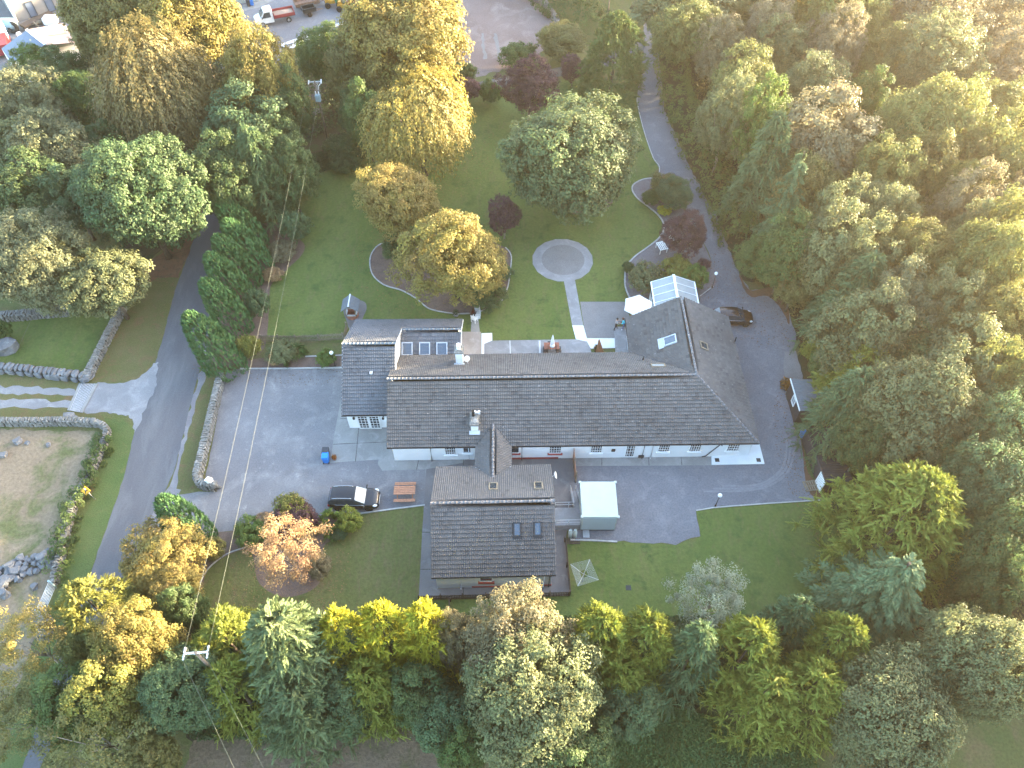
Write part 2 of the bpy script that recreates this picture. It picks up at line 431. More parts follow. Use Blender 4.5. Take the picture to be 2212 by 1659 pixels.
# stripped earth field and farmyard beyond the trees
sheet('earth_field', [(930, -30), (1150, -30), (1172, 15), (1205, 55), (1196, 98), (1150, 130), (1085, 150), (1030, 168), (900, 175), (840, 120), (880, 40)], 2, M['excav'], rag=.4)
sheet('vehicle_tracks', [(1040, 72), (1045, 72), (1052, 128), (1044, 128)], 3, M['gravel'], rag=.2)
sheet('vehicle_tracks', [(1066, 72), (1071, 72), (1084, 126), (1076, 126)], 3, M['gravel'], rag=.2)
sheet('farm_yard', [(455, -40), (900, -40), (860, 15), (770, 46), (690, 75), (610, 98), (600, 140), (480, 150), (440, 60)], 2, M['yard'], rag=.1)
sheet('farm_yard', [(-60, 20), (20, -30), (150, 10), (160, 50), (60, 90), (30, 160), (-60, 150)], 2, M['carpark'], rag=.1)
sheet('concrete_apron', [(495, 27), (500, 30), (560, 16), (596, -2), (575, -2), (500, 18)], 3, M['concrete'])
sheet('pale_ground', [(640, 190), (690, 180), (700, 240), (645, 262)], 2, M['concrete_dark'], rag=.15)
# back lane and drive
sheet('lane', [(960, 192), (1029, 178), (1110, 163), (1217, 144), (1300, 128), (1390, 78), (1410, 84), (1390, 110), (1300, 150), (1217, 164), (1110, 183), (1029, 196), (965, 208)], 3, M['road'], rag=.05)
sheet('driveway', [(1385, 20), (1412, 20), (1420, 75), (1425, 137), (1435, 239), (1460, 293), (1494, 369), (1528, 434), (1549, 471), (1566, 519), (1586, 566), (1597, 592), (1620, 627), (1668, 622), (1700, 661), (1719, 722), (1712, 800), (1698, 850), (1714, 913), (1731, 954), (1742, 1016), (1771, 1074), (1771, 1081), (1660, 1087), (1543, 1096), (1504, 1102), (1511, 1140), (1512, 1158), (1460, 1177), (1332, 1169), (1232, 1166), (1200, 1060), (1240, 980), (1500, 960), (1500, 700), (1513, 640), (1540, 621), (1542, 590), (1530, 545), (1505, 497), (1480, 450), (1445, 394), (1421, 358), (1411, 341), (1391, 283), (1377, 225), (1377, 205), (1386, 150), (1394, 90)], 4, M['yard'], rag=.12)
sheet('parking_strip', [(1692, 786), (1695, 760), (1719, 758), (1734, 812), (1727, 848), (1712, 862), (1700, 850)], 5, M['gravel'], rag=.05)
sheet('leaf_litter', [(1597, 592), (1620, 627), (1668, 622), (1700, 658), (1704, 700), (1690, 672), (1660, 640), (1624, 642), (1606, 622)], 5, M['leaf_litter'], smooth=True, rag=.1)
sheet('leaf_litter', [(1733, 950), (1744, 1016), (1768, 1050), (1774, 1078), (1763, 1080), (1742, 1050), (1736, 1000)], 5, M['leaf_litter'], smooth=True, rag=.08)
# road on the west side
ROAD_L = [(30, 1690), (48, 1659), (84, 1560), (130, 1420), (150, 1352), (184, 1270), (218, 1175), (246, 1094), (266, 1036), (290, 934), (317, 872), (333, 838), (336, 783), (355, 719), (372, 650), (382, 616), (399, 572), (413, 531), (434, 471), (447, 423), (462, 350), (480, 270)]
ROAD_R = [(530, 270), (505, 360), (492, 440), (488, 485), (481, 533), (475, 565), (454, 674), (434, 790), (413, 869), (379, 1009), (355, 1064), (338, 1094), (307, 1154), (280, 1243), (232, 1352), (208, 1420), (140, 1560), (86, 1659), (70, 1690)]
sheet('road', ROAD_L + ROAD_R, 4, M['road'], rag=.06)
sheet('road_edge_gravel', [(454, 674), (434, 790), (413, 869), (379, 1009), (355, 1064), (338, 1094), (300, 1170), (345, 1150), (370, 1100), (388, 1066), (392, 1020), (418, 925), (436, 860), (448, 800), (462, 680)], 3, M['lane'], rag=.25)
sheet('verge', [(436, 836), (452, 800), (470, 812), (480, 830), (450, 940), (425, 1040), (432, 1058), (380, 1056), (386, 1010), (408, 925), (424, 868)], 5, M['verge'], rag=.15)
sheet('car_park', [(490, 800), (519, 797), (640, 796), (742, 795), (742, 850), (742, 900), (900, 905), (920, 1000), (922, 1092), (775, 1110), (690, 1118), (600, 1130), (509, 1146), (457, 1151), (400, 1155), (345, 1160), (338, 1094), (372, 1072), (430, 1062), (470, 1062), (444, 1030), (484, 830)], 4, M['carpark'], rag=.04)
# western side of the road
sheet('verge', [(412, 540), (398, 572), (381, 616), (371, 650), (354, 719), (335, 783), (300, 812), (250, 826), (195, 828), (215, 790), (300, 620), (312, 575), (370, 520)], 3, M['verge'], rag=.15)
sheet('leaf_litter', [(300, 600), (315, 570), (380, 530), (412, 540), (398, 572), (386, 600), (340, 600), (312, 625)], 4, M['leaf_litter'], rag=.2)
sheet('leaf_litter', [(434, 471), (447, 423), (462, 350), (440, 360), (425, 440), (400, 520), (395, 560), (412, 533)], 3, M['leaf_litter'], rag=.2)
sheet('lawn', [(-60, 690), (140, 680), (255, 690), (290, 640), (302, 600), (240, 715), (185, 815), (0, 793), (-60, 785)], 3, M['lawn'], rag=.1)
sheet('verge', [(-60, 800), (0, 812), (190, 824), (200, 828), (180, 892), (215, 893), (270, 935), (250, 938), (225, 925), (0, 912), (-60, 908)], 3, M['verge'], rag=.1)
sheet('gravel_track', [(-60, 829), (0, 834), (162, 841), (166, 854), (0, 850), (-60, 846)], 4, M['pale_gravel'], rag=.22)
sheet('gravel_track', [(-60, 858), (0, 862), (154, 867), (150, 883), (0, 881), (-60, 880)], 4, M['pale_gravel'], rag=.22)
sheet('gravel_apron', [(205, 830), (250, 828), (300, 815), (337, 783), (340, 800), (336, 838), (318, 872), (291, 934), (286, 905), (262, 896), (225, 890), (178, 888)], 5, M['pale_gravel'], smooth=True, rag=.3)
sheet('verge', [(226, 903), (262, 904), (285, 918), (291, 940), (268, 1036), (247, 1094), (219, 1175), (185, 1270), (151, 1352), (131, 1420), (85, 1560), (40, 1690), (-20, 1690), (60, 1500), (105, 1330), (132, 1262), (160, 1160), (205, 1060), (232, 960)], 3.5, M['verge_green'], rag=.15)
sheet('meadow', [(-80, 925), (215, 932), (226, 950), (200, 1030), (165, 1100), (130, 1240), (90, 1340), (40, 1480), (-80, 1600)], 2, M['hay'], rag=.15)
# garden lawns, beds, paths
sheet('lawn', [(572, 737), (575, 640), (600, 520), (622, 420), (660, 365), (740, 345), (800, 270), (1000, 215), (1090, 190), (1220, 172), (1300, 170), (1377, 205), (1377, 225), (1391, 283), (1411, 341), (1424, 362), (1375, 400), (1400, 440), (1432, 480), (1425, 525), (1395, 550), (1352, 596), (1350, 655), (1262, 655), (1275, 740), (1040, 745), (990, 770), (760, 770), (750, 738)], 3, M['lawn'])
sheet('lawn', [(566, 742), (750, 740), (748, 768), (640, 772), (566, 775)], 3, M['lawn_dry'], rag=.06)
sheet('flower_bed', [(515, 778), (600, 770), (690, 768), (750, 763), (745, 796), (640, 795), (519, 796)], 4, M['soil'], rag=.04)
sheet('hedge_bed', [(480, 540), (590, 480), (650, 520), (655, 545), (618, 585), (585, 620), (575, 740), (540, 775), (495, 790), (450, 770)], 6, M['soil'], smooth=True, rag=.1)
BED = [(838, 524), (818, 530), (803, 548), (799, 570), (806, 595), (830, 616), (868, 628), (900, 646), (925, 666), (960, 675), (1010, 678), (1052, 668), (1085, 648), (1097, 620), (1103, 580), (1104, 552), (1092, 535), (1000, 500), (900, 500)]
sheet('tree_bed', BED, 4, M['soil'], smooth=True)
sheet('tree_bed', [(1180, 420), (1240, 432), (1320, 430), (1310, 450), (1260, 464), (1215, 456)], 4, M['soil'], smooth=True)
BED2 = [(1424, 384), (1390, 388), (1369, 399), (1366, 412), (1378, 430), (1402, 448), (1426, 470), (1434, 492), (1424, 514), (1400, 534), (1370, 556), (1352, 580), (1350, 610), (1362, 646), (1420, 660), (1500, 650), (1520, 636), (1543, 618), (1545, 590), (1528, 545), (1500, 490), (1470, 440), (1445, 394)]
sheet('shrub_bed', BED2, 5, M['gravelbed'], smooth=True)
sheet('gravel_bed', [(1424, 362), (1446, 384), (1444, 396), (1428, 384)], 5, M['lane'])
sheet('gravel_court', [(1253, 652), (1350, 652), (1362, 690), (1330, 700), (1329, 735), (1266, 735)], 4, M['gravel'])
cc = G(1215.3, 561.5)
ring = [(cc.x + 3.35 * math.cos(2 * math.pi * (k + .5) / 16), cc.y + 3.35 * math.sin(2 * math.pi * (k + .5) / 16), 0) for k in range(16)]
sheet('round_path', ring, 5, M['patio'], world=True)
sheet('gravel_circle', [(cc.x + .05 + 2.35 * math.cos(k * .131), cc.y + .02 + 2.35 * math.sin(k * .131), 0) for k in range(48)], 6, M['gravel'], world=True)
sheet('path', [(1217, 602), (1241, 600), (1260, 703), (1236, 703)], 6, M['patio'])
sheet('path_apron', [(1236, 703), (1260, 703), (1267.7, 731), (1332, 731), (1333, 752), (1276, 753), (1268, 738), (1244, 733)], 6, M['white_conc'])
sheet('patio', [(1040, 740), (1063, 736), (1245, 733), (1272, 738), (1278, 764), (1280, 790), (1040, 790)], 5, M['patio'])
for px in (1101.5, 1164.5, 1166.5):
    sheet('patio_joint', [(px - .7, 736), (px + .7, 736), (px + 1.7, 770), (px + .3, 770)], 6, M['white_conc'])
sheet('patio', [(990, 716.5), (1039, 717), (1040, 790), (985, 790)], 4, M['concrete_pink'])
sheet('patio_step', [(1040, 720), (1063, 719.5), (1063.5, 736), (1046, 743), (1045.5, 790), (1040, 790)], 6, M['white_conc'])
sheet('garden_path', [(1017, 717), (1037, 717), (1035, 700), (1034, 672), (1022, 670), (1019, 690)], 5, M['concrete'], rag=.05)
sheet('wing_path', [(1326, 706), (1356, 706), (1366, 775), (1330, 775)], 7, M['patio'])
sheet('wellhead_path', [(757, 655), (770, 648), (788, 653), (792, 666), (786, 682), (777, 700), (757, 712), (748, 692), (742, 670)], 5, M['concrete_dark'], smooth=True)
# concrete around the houses
sheet('forecourt', [(733, 880), (745, 850), (870, 850), (870, 985), (1000, 985), (1240, 960), (1243, 1007), (1225, 1060), (1100, 1040), (920, 1030), (919, 1014), (826, 1017), (816, 1003), (818, 993), (713, 1000), (722, 940)], 6, M['concrete'])
sheet('house_slab', [(921, 1014), (1000, 1000), (1030, 960), (1110, 960), (1240, 990), (1240, 1060), (1222, 1164), (1231, 1287), (904.5, 1295), (912, 1150)], 7, M['concrete_dark'])
sheet('front_path', [(1243, 975), (1537, 965), (1537, 1005.5), (1350, 1006.5), (1243, 1007)], 6, M['concrete'])
mbs = MB()
sl = [G(1536, 975, .0), G(1537, 1005, 0), G(1651, 1003, 0), G(1640, 960, 0), G(1600, 940, 0)]
mbs.prism(sl, 0, .1)
tag(mbs.build('corner_slab', M['white_conc']), kind='structure')
# front lawns
sheet('lawn', [(918, 1092), (906, 1297), (930, 1420), (700, 1420), (440, 1400), (424, 1328), (428, 1277), (447, 1233), (478, 1205), (529, 1183), (600, 1160), (700, 1135), (775, 1111)], 5, M['lawn_dry'])
sheet('flower_bed', [(457, 1152), (509, 1147), (600, 1131), (690, 1119), (775, 1111), (740, 1160), (700, 1180), (690, 1260), (620, 1290), (560, 1260), (540, 1190), (480, 1206), (448, 1234), (425, 1300), (380, 1280), (400, 1180)], 6, M['soil'], smooth=True)
sheet('lawn', [(1222, 1165), (1332, 1170), (1460, 1178), (1513, 1160), (1511, 1140), (1504, 1103), (1543, 1097), (1660, 1088), (1780, 1081), (1850, 1160), (1850, 1330), (1700, 1400), (1400, 1420), (930, 1420), (905, 1298), (1231, 1288)], 5, M['lawn'])
# kerbs and edgings
strip('bed_edging', BED[:13], .12, 0, .09, M['kerb'], 'pale curved stone edging around the bed of golden beeches', 'edging')
strip('bed_edging', [(1085, 648), (1097, 620), (1103, 580), (1104, 552), (1092, 535)], .12, 0, .09, M['kerb'], 'short stone edging on the purple tree side of the golden beech bed', 'edging')
strip('bed_edging', BED2[:13], .16, 0, .1, M['kerb'], 'double kerb edging snaking between the lawn and the shrub bed by the lane', 'edging')
strip('lane_kerb', [(1377, 207), (1377, 225), (1391, 283), (1411, 341), (1424, 360), (1422, 386)], .1, 0, .08, M['kerb'], 'thin pale kerb along the lawn side of the gravel lane', 'kerb')
strip('bed_edging', [(529, 1183), (500, 1193), (478, 1205), (447, 1233), (427, 1277), (420, 1330)], .1, 0, .08, M['kerb'], 'pinkish curved edging of the front lawn under the power lines', 'edging')
strip('bed_edging', [(519, 797.5), (640, 796.5), (745, 795)], .12, 0, .12, M['kerb'], 'straight low kerb between the car park and the shrub bed', 'kerb', False)
strip('bed_edging', [(660, 771), (748, 768)], .1, 0, .1, M['kerb'], 'white board edging between the shrub bed and the grass by the picket fence', 'edging', False)
strip('lawn_kerb', [(772, 1111), (850, 1100), (918, 1091.5)], .12, 0, .12, M['kerb'], 'pale kerb between the car park and the front lawn behind the picnic table', 'kerb', False)
strip('lawn_kerb', [(1504, 1103), (1543, 1097), (1660, 1088), (1771, 1081)], .1, 0, .08, M['kerb'], 'thin pale kerb along the back of the yard and the clothes dryer lawn', 'kerb', False)
strip('lawn_kerb', [(1232, 1167), (1280, 1168), (1333, 1171)], .14, 0, .14, M['kerb'], 'low kerb behind the pale container', 'kerb', False)
strip('court_edging', [(1349, 603), (1352, 625), (1363, 650)], .14, 0, .12, M['kerb'], 'pale edging stones beside the olive shrub and white parasol', 'edging')
strip('drive_edging', [(1541, 619), (1512, 640)], .1, 0, .08, M['kerb'], 'straight kerb at the corner of the shrub bed below the globe lamp', 'kerb', False)

# tyre marks, slab joints and cracks
def arc_mark(P, w, layer, mat, name='tyre_marks'):
    pts = smooth_loop([G(*p) for p in P], False, 8); L, R = [], []
    for i, p in enumerate(pts):
        d = pts[min(i + 1, len(pts) - 1)] - pts[max(i - 1, 0)]; n = Vector((-d.y, d.x, 0)).normalized() * w / 2 * rnd.uniform(.6, 1.2)
        L.append(p + n); R.append(p - n)
    sheet(name, L + R[::-1], layer, mat, world=True)
for k in range(3):
    arc_mark([(1560 - 20 * k, 1050 + 6 * k), (1640, 1046 + 5 * k), (1690 + 6 * k, 1010 + 4 * k), (1700 + 9 * k, 950)], .22, 5 + .3 * k, M['tyre_mark'])
for P in (((735, 905), (834, 903)), ((720, 960), (834, 955)), ((775, 925), (768, 997)), ((900, 1015), (905, 990)), ((1000, 1012), (1002, 990)), ((1300, 981), (1300, 1006)), ((1400, 980), (1402, 1006)), ((1470, 979), (1473, 1005)), ((912, 1150), (932, 1150)), ((908, 1230), (930, 1230)), ((1000, 1262), (1002, 1292)), ((1090, 1262), (1092, 1290)), ((1160, 1262), (1164, 1288))):
    arc_mark(P, .05, 7.4, M['joint_dark'], 'slab_joint')
# ================================================================ buildings
def tiled(polys, period=.165, course=.33, amp=.032, lap=.095):
    """real interlocking tiles: every course overlaps the one below it and rolls run up the slope"""
    V, F, UV = [], [], []
    for poly in polys:
        P = [Vector(p) for p in poly]
        u = (P[1] - P[0]); u.z = 0; u.normalize()              # first edge runs along the eave
        n = Vector((0, 0, 0))
        for i in range(len(P)):
            n += (P[i] - P[0]).cross(P[(i + 1) % len(P)] - P[0])
        n.normalize()
        if n.z < 0: n = -n
        u = (u - n * u.dot(n)).normalized()
        v = n.cross(u)
        if v.z < 0: v = -v
        o = P[0]
        Q = [((p - o).dot(u), (p - o).dot(v)) for p in P]
        bmin, bmax = min(q[1] for q in Q), max(q[1] for q in Q)
        def span(b):
            xs = []
            for i in range(len(Q)):
                (a0, b0), (a1, b1) = Q[i], Q[(i + 1) % len(Q)]
                if min(b0, b1) - 1e-6 <= b <= max(b0, b1) + 1e-6:
                    if abs(b1 - b0) < 1e-6: xs += [a0, a1]
                    else: xs.append(a0 + (a1 - a0) * (b - b0) / (b1 - b0))
            return (min(xs), max(xs)) if xs else None
        rows = max(1, round((bmax - bmin) / course)); h = (bmax - bmin) / rows
        amin, amax = min(q[0] for q in Q), max(q[0] for q in Q)
        st = period / 4
        cols = np.arange(math.floor(amin / st), math.ceil(amax / st) + 1) * st
        wave = amp * (.5 - .5 * np.cos(2 * math.pi * cols / period))
        un, vn, nn, on = (np.array(t) for t in (u, v, n, o))
        for k in range(rows):
            b0, b1 = bmin + k * h, bmin + (k + 1) * h
            s0, s1 = span(min(b0 + 1e-5, bmax)), span(max(b1 - 1e-5, bmin))
            if not s0 or not s1: continue
            c0, c1 = np.clip(cols, *s0), np.clip(cols, *s1)
            keep = (np.minimum(c0[1:], c1[1:]) < max(s0[1], s1[1]) + 9) & ~((c0[1:] - c0[:-1] < 1e-6) & (c1[1:] - c1[:-1] < 1e-6))
            base = len(V) and sum(len(x) for x in V) or 0
            m = len(cols)
            jt = rng.uniform(-.006, .006, m // 8 + 2).repeat(8)[:m]
            lo = on + np.outer(c0, un) + b0 * vn + np.outer(wave * .55, nn) - np.outer(np.full(m, .012), nn)
            bt = on + np.outer(c0, un) + b0 * vn + np.outer(wave + lap + jt, nn)
            tp = on + np.outer(c1, un) + b1 * vn + np.outer(wave * .9 + .004, nn)
            V += [lo, bt, tp]
            i = np.nonzero(keep)[0]
            f1 = np.stack([base + i, base + i + 1, base + m + i + 1, base + m + i], 1)
            f2 = np.stack([base + m + i, base + m + i + 1, base + 2 * m + i + 1, base + 2 * m + i], 1)
            F += [f1, f2]
            ua0, ua1 = c0 / (2 * period), c1 / (2 * period)
            for A, B, ya, yb in ((ua0, ua0, k + .02, k + .05), (ua0, ua1, k + .05, k + .98)):
                mid = np.floor((A[i] + A[i + 1] + B[i] + B[i + 1]) / 4) + .5
                q = np.zeros((len(i), 4, 2)); q[:, :, 0] = mid[:, None]; q[:, :2, 1] = ya; q[:, 2:, 1] = yb
                UV.append(q.reshape(-1, 2))
    return np.concatenate(V), np.concatenate(F), np.concatenate(UV)
def np_mesh(name, V, F, mats, uv=None, smooth=False):
    me = bpy.data.meshes.new(name)
    nf, k = F.shape
    me.vertices.add(len(V)); me.vertices.foreach_set('co', np.ascontiguousarray(V, dtype=np.float32).ravel())
    me.loops.add(nf * k); me.loops.foreach_set('vertex_index', np.ascontiguousarray(F, dtype=np.int32).ravel())
    me.polygons.add(nf); me.polygons.foreach_set('loop_start', np.arange(nf, dtype=np.int32) * k)
    me.polygons.foreach_set('loop_total', np.full(nf, k, dtype=np.int32))
    me.polygons.foreach_set('use_smooth', np.full(nf, smooth))
    if uv is not None:
        me.uv_layers.new(name='UVMap'); me.uv_layers[0].data.foreach_set('uv', uv.astype(np.float32).ravel())
    for m_ in mats: me.materials.append(m_)
    me.update(); me.validate()
    return me
def world_child(name, me, parent):
    o = bpy.data.objects.new(name, me); COL.objects.link(o)
    o.parent = parent; o.matrix_parent_inverse = wm(parent).inverted()
    return o
def roof(parent, polys, mat, name='roof', **kw):
    V, F, uv = tiled(polys, **kw)
    return world_child(name, np_mesh(name, V, F, [mat], uv), parent)
def ridge_caps(parent, lines, mat=None, r=.105, step=.33):
    for a, b in lines:
        mb = MB()
        a, b = Vector(a), Vector(b); d = b - a; n = max(1, int(d.length / step)); q = d.to_track_quat('Y', 'Z')
        for k in range(n):
            p = a + d * ((k + .5) / n); rr = r * rnd.uniform(.94, 1.08); L = d.length / n * .52
            vs_ = []
            for yy, s_ in ((-L, 1.06), (L, .96)):
                for t in range(7):
                    an = math.pi * t / 6
                    vs_.append(p + q @ Vector((math.cos(an) * rr * s_ * 1.1, yy, math.sin(an) * rr * s_ - .02)))
            fs = [(t, t + 1, t + 8, t + 7) for t in range(6)] + [(0, 1, 2, 3, 4, 5, 6), (13, 12, 11, 10, 9, 8, 7)]
            mb.mesh(vs_, fs, 0, True)
        mb.build('ridge_tiles', mat or M['ridge'], parent, True, fix=False)
def wall_quad(mb, a, b, z0, z1, m=0, za=None):
    a, b = Vector(a), Vector(b)
    mb.face([(a.x, a.y, z0), (b.x, b.y, z0), (b.x, b.y, z1), (a.x, a.y, za if za is not None else z1)], m)
def window(parent, c, w, h, nrm, frame='white', pane='glass_dark', sill=None, bars=(3, 2), name='window', fw=.07):
    """window standing in the wall face at c (centre), facing nrm; frame, pane and sill are pieces of their own"""
    nrm = Vector((nrm[0], nrm[1], 0)).normalized(); u = Vector((-nrm.y, nrm.x, 0)); c = Vector(c)
    rot = Matrix(((u.x, nrm.x, 0, 0), (u.y, nrm.y, 0, 0), (0, 0, 1, 0), (0, 0, 0, 1)))
    f = MB()
    def bx(x, z, dx, dz, dy=.08, yo=.03): f.box(c + u * x + Vector((0, 0, z)) + nrm * yo, (dx, dy, dz), mat=rot)
    bx(0, h / 2 - fw / 2, w, fw); bx(0, -h / 2 + fw / 2, w, fw)
    bx(-w / 2 + fw / 2, 0, fw, h - 2 * fw); bx(w / 2 - fw / 2, 0, fw, h - 2 * fw)
    for i in range(1, bars[0]): bx(-w / 2 + w * i / bars[0], 0, .035, h - 2 * fw, .03, .035)
    for i in range(1, bars[1]): bx(0, -h / 2 + h * i / bars[1], w - 2 * fw, .03, .024, .035)
    fr = f.build(name, M[frame], parent, True, fix=False)
    p = MB(); p.box(c + nrm * .012, (w - 2 * fw, .02, h - 2 * fw), mat=rot)
    p.build('pane', M[pane], fr, True)
    if sill:
        q = MB(); q.box(c + nrm * .08 + Vector((0, 0, -h / 2 - .07)), (w + .22, .2, .12), mat=rot)
        q.build('sill', M[sill], fr, True)
    return fr
def rooflight(parent, a, u, v, w, h, pane='glass_sky', frame='steel_blue', flash=True):
    """rooflight in a slope: centre a, along-eave u, up-slope v"""
    a, u, v = Vector(a), Vector(u).normalized(), Vector(v).normalized(); n = u.cross(v)
    if n.z < 0: n = -n
    rot = Matrix(((u.x, v.x, n.x, 0), (u.y, v.y, n.y, 0), (u.z, v.z, n.z, 0), (0, 0, 0, 1)))
    f = MB()
    for x, y, dx, dy in ((0, h / 2, w + .1, .1), (0, -h / 2, w + .1, .1), (-w / 2, 0, .1, h - .1), (w / 2, 0, .1, h - .1)):
        f.box(a + u * x + v * y + n * .09, (dx, dy, .16), mat=rot)
    if flash: f.box(a - v * (h / 2 + .18) + n * .075, (w + .2, .26, .03), mat=rot)
    fr = f.build('rooflight', M[frame], parent, True, fix=False)
    p = MB(); p.box(a + n * .1, (w - .1, h - .1, .03), mat=rot)
    p.build('pane', M[pane], fr, True)
    return fr
def downpipe(parent, p, q, mat='gutter', r=.045):
    mb = MB(); mb.tube([p, q, Vector(q) + Vector((0, -.12, -.05))], r, 7)
    return mb.build('downpipe', M[mat], parent, True)
def plane_z(p0, p1, p2):
    n = (Vector(p1) - Vector(p0)).cross(Vector(p2) - Vector(p0))
    return lambda x, y: p0[2] - (n.x * (x - p0[0]) + n.y * (y - p0[1])) / n.z
def on_plane(px, py, p0, p1, p2):
    """where a photograph spot falls on a roof plane"""
    f = plane_z(p0, p1, p2); z = 3.5
    for _ in range(30):
        g = G(px, py, z); z = .5 * z + .5 * f(g.x, g.y)
    g = G(px, py, z); return Vector((g.x, g.y, f(g.x, g.y)))

EZ, RZ = 2.6, 5.6
A, B = Vector((-10.90, 36.33, EZ)), Vector((21.57, 36.80, EZ))
RW, RE, RN = Vector((-10.98, 41.58, RZ)), Vector((16.31, 42.05, RZ)), Vector((16.15, 51.50, RZ))
NW, VA = Vector((-11.0, 46.55, EZ)), Vector((11.20, 46.95, EZ))
WN, EN = Vector((11.22, 51.38, EZ)), Vector((21.28, 51.55, EZ))
house = thing('house', (5, 42, 0), 'long white single storey house with hipped grey tiled roof and wing at its right end', 'house')
S_M = (A, B, RW)
roof(house, [[A, B, RE, RW], [VA, NW, RW, RE], [WN, VA, RE, RN][::1], [B, EN, RN, RE]], M['tile_main'])
ridge_caps(house, [(RW, RE), (RE, RN), (RE, B)])
wl = MB()
zt = 2.62
a0, b0 = (A.x + .4, A.y + .28), (B.x - .4, B.y + .28)
e1, n1 = (EN.x - .4, EN.y - .25), (WN.x + .35, WN.y - .2)
v1, w1 = (VA.x + .35, VA.y - .35), (NW.x + .42, NW.y - .35)
wl.face([(*a0, 0), (*b0, 0), (*b0, zt), (*a0, zt)])
wl.face([(*b0, 0), (*e1, 0), (*e1, zt), (*b0, zt)])
wl.face([(*e1, 0), (*n1, 0), (*n1, zt), (RN.x, RN.y - .22, RZ - .06), (*e1, zt)])
wl.face([(*n1, 0), (*v1, 0), (*v1, zt), (*n1, zt)])
wl.face([(*v1, 0), (*w1, 0), (*w1, zt), (*v1, zt)])
wl.face([(*w1, 0), (*a0, 0), (*a0, zt), (RW.x + .42, RW.y, RZ - .06), (*w1, zt)])
wl.build('wall', M['white_wall'], house, True)
# soffits and gutters
def eave_trim(par, p, q, out, d=.34):
    mb = MB()
    p, q, out = Vector(p), Vector(q), Vector((*out, 0)).normalized()
    mb.face([p + Vector((0, 0, -.03)) , q + Vector((0, 0, -.03)), q - out * d + Vector((0, 0, -.03)), p - out * d + Vector((0, 0, -.03))])
    c = (p + q) / 2 + out * .03 + Vector((0, 0, -.05)); d_ = q - p
    mb.box(c, (d_.length, .11, .11), rz=math.atan2(d_.y, d_.x))
    mb.build('gutter', M['gutter'], par, True, fix=False)
for p, q, o_ in ((A, B, (0, -1)), (B, EN, (1, 0)), (WN, VA, (-1, 0)), (NW, VA, (0, 1))): eave_trim(house, p, q, o_)
fx = lambda px, py: None
def front_c(px0, px1, ztop, h):
    """window centre on the south wall between two photograph columns"""
    y = 36.62
    t = []
    for px in (px0, px1):
        yy = 960
        for _ in range(12):
            g = G(px, yy, ztop - h / 2); yy += (g.y - (36.33 + .28 + (g.x + 10.9) * .0145)) * 9
        t.append(g)
    c = (t[0] + t[1]) / 2; c.z = ztop - h / 2
    c.y = 36.33 + .28 + (c.x + 10.5) * .0145
    return c, abs(t[1].x - t[0].x)
for p0, p1, hh, sl_, kw in ((960.5, 985.5, 1.15, 'white', {}), (1104, 1122, 1.05, 'red_paint', dict(bars=(1, 1), pane='glass_dark')), (1186, 1213, 1.15, 'red_paint', {}), (1275.6, 1301, 1.15, 'white', {}), (1421.7, 1447, 1.15, 'white', {}), (1489, 1514.5, 1.15, 'white', {}), (1570.8, 1597, 1.15, 'white', {})):
    c, w = front_c(p0, p1, 2.12, hh)
    window(house, c, w, hh, (0, -1), sill=sl_, **({'bars': (5, 3)} | kw))
c, w = front_c(1350, 1372.5, 2.12, 1.95)
window(house, c, w, 1.95, (0, -1), bars=(4, 4), name='glazed_door', fw=.11)
c, w = front_c(1018, 1028, 2.1, 2.0)
dr = window(house, c, .9, 2.0, (0, -1), frame='grey_wall', pane='white', bars=(1, 1), name='door')
c, w = front_c(1003, 1014.5, 2.15, 1.0)
window(house, c, .75, .9, (0, -1), bars=(1, 1), sill='white')
pl = MB()
for x0, x1 in ((-.05, 4.15),):
    pl.box(((x0 + x1) / 2, 36.33 + .26 + ((x0 + x1) / 2 + 10.5) * .0145, .13), (x1 - x0, .06, .24), rz=.0145)
pl.build('plinth', M['red_paint'], house, True)
for px, m_ in ((928.6, 'gutter'), (1127.7, 'gutter'), (1394, 'gutter'), (1413, 'white')):
    c, _ = front_c(px - 2, px + 2, 2.5, .1)
    downpipe(house, (c.x, c.y - .08, 2.48), (c.x, c.y - .08, .12), m_)
c, _ = front_c(1556, 1560, 2.5, .1)
mb = MB(); mb.tube([(c.x, A.y + .26, 2.5), (c.x, c.y - .1, 2.2), (c.x - .95, c.y - .1, .25), (c.x - 1.3, c.y - .15, .2)], .045, 7)
mb.build('downpipe', M['gutter'], house, True)
downpipe(house, (EN.x - .1, 47.0, 2.6), (EN.x - .1, 47.0, .1))
for px, py in ((1386 - 60, 968),):
    pass
c, _ = front_c(1323, 1327, 1.5, .1)
for v_, d_ in (((c.x, c.y - .05, 1.35), (.32, .12, .3)), ((c.x + 2.6, c.y - .04, .3), (.5, .1, .3))):
    vt = MB(); vt.box(v_, d_); vt.build('vent', M['gutter'], house, True)
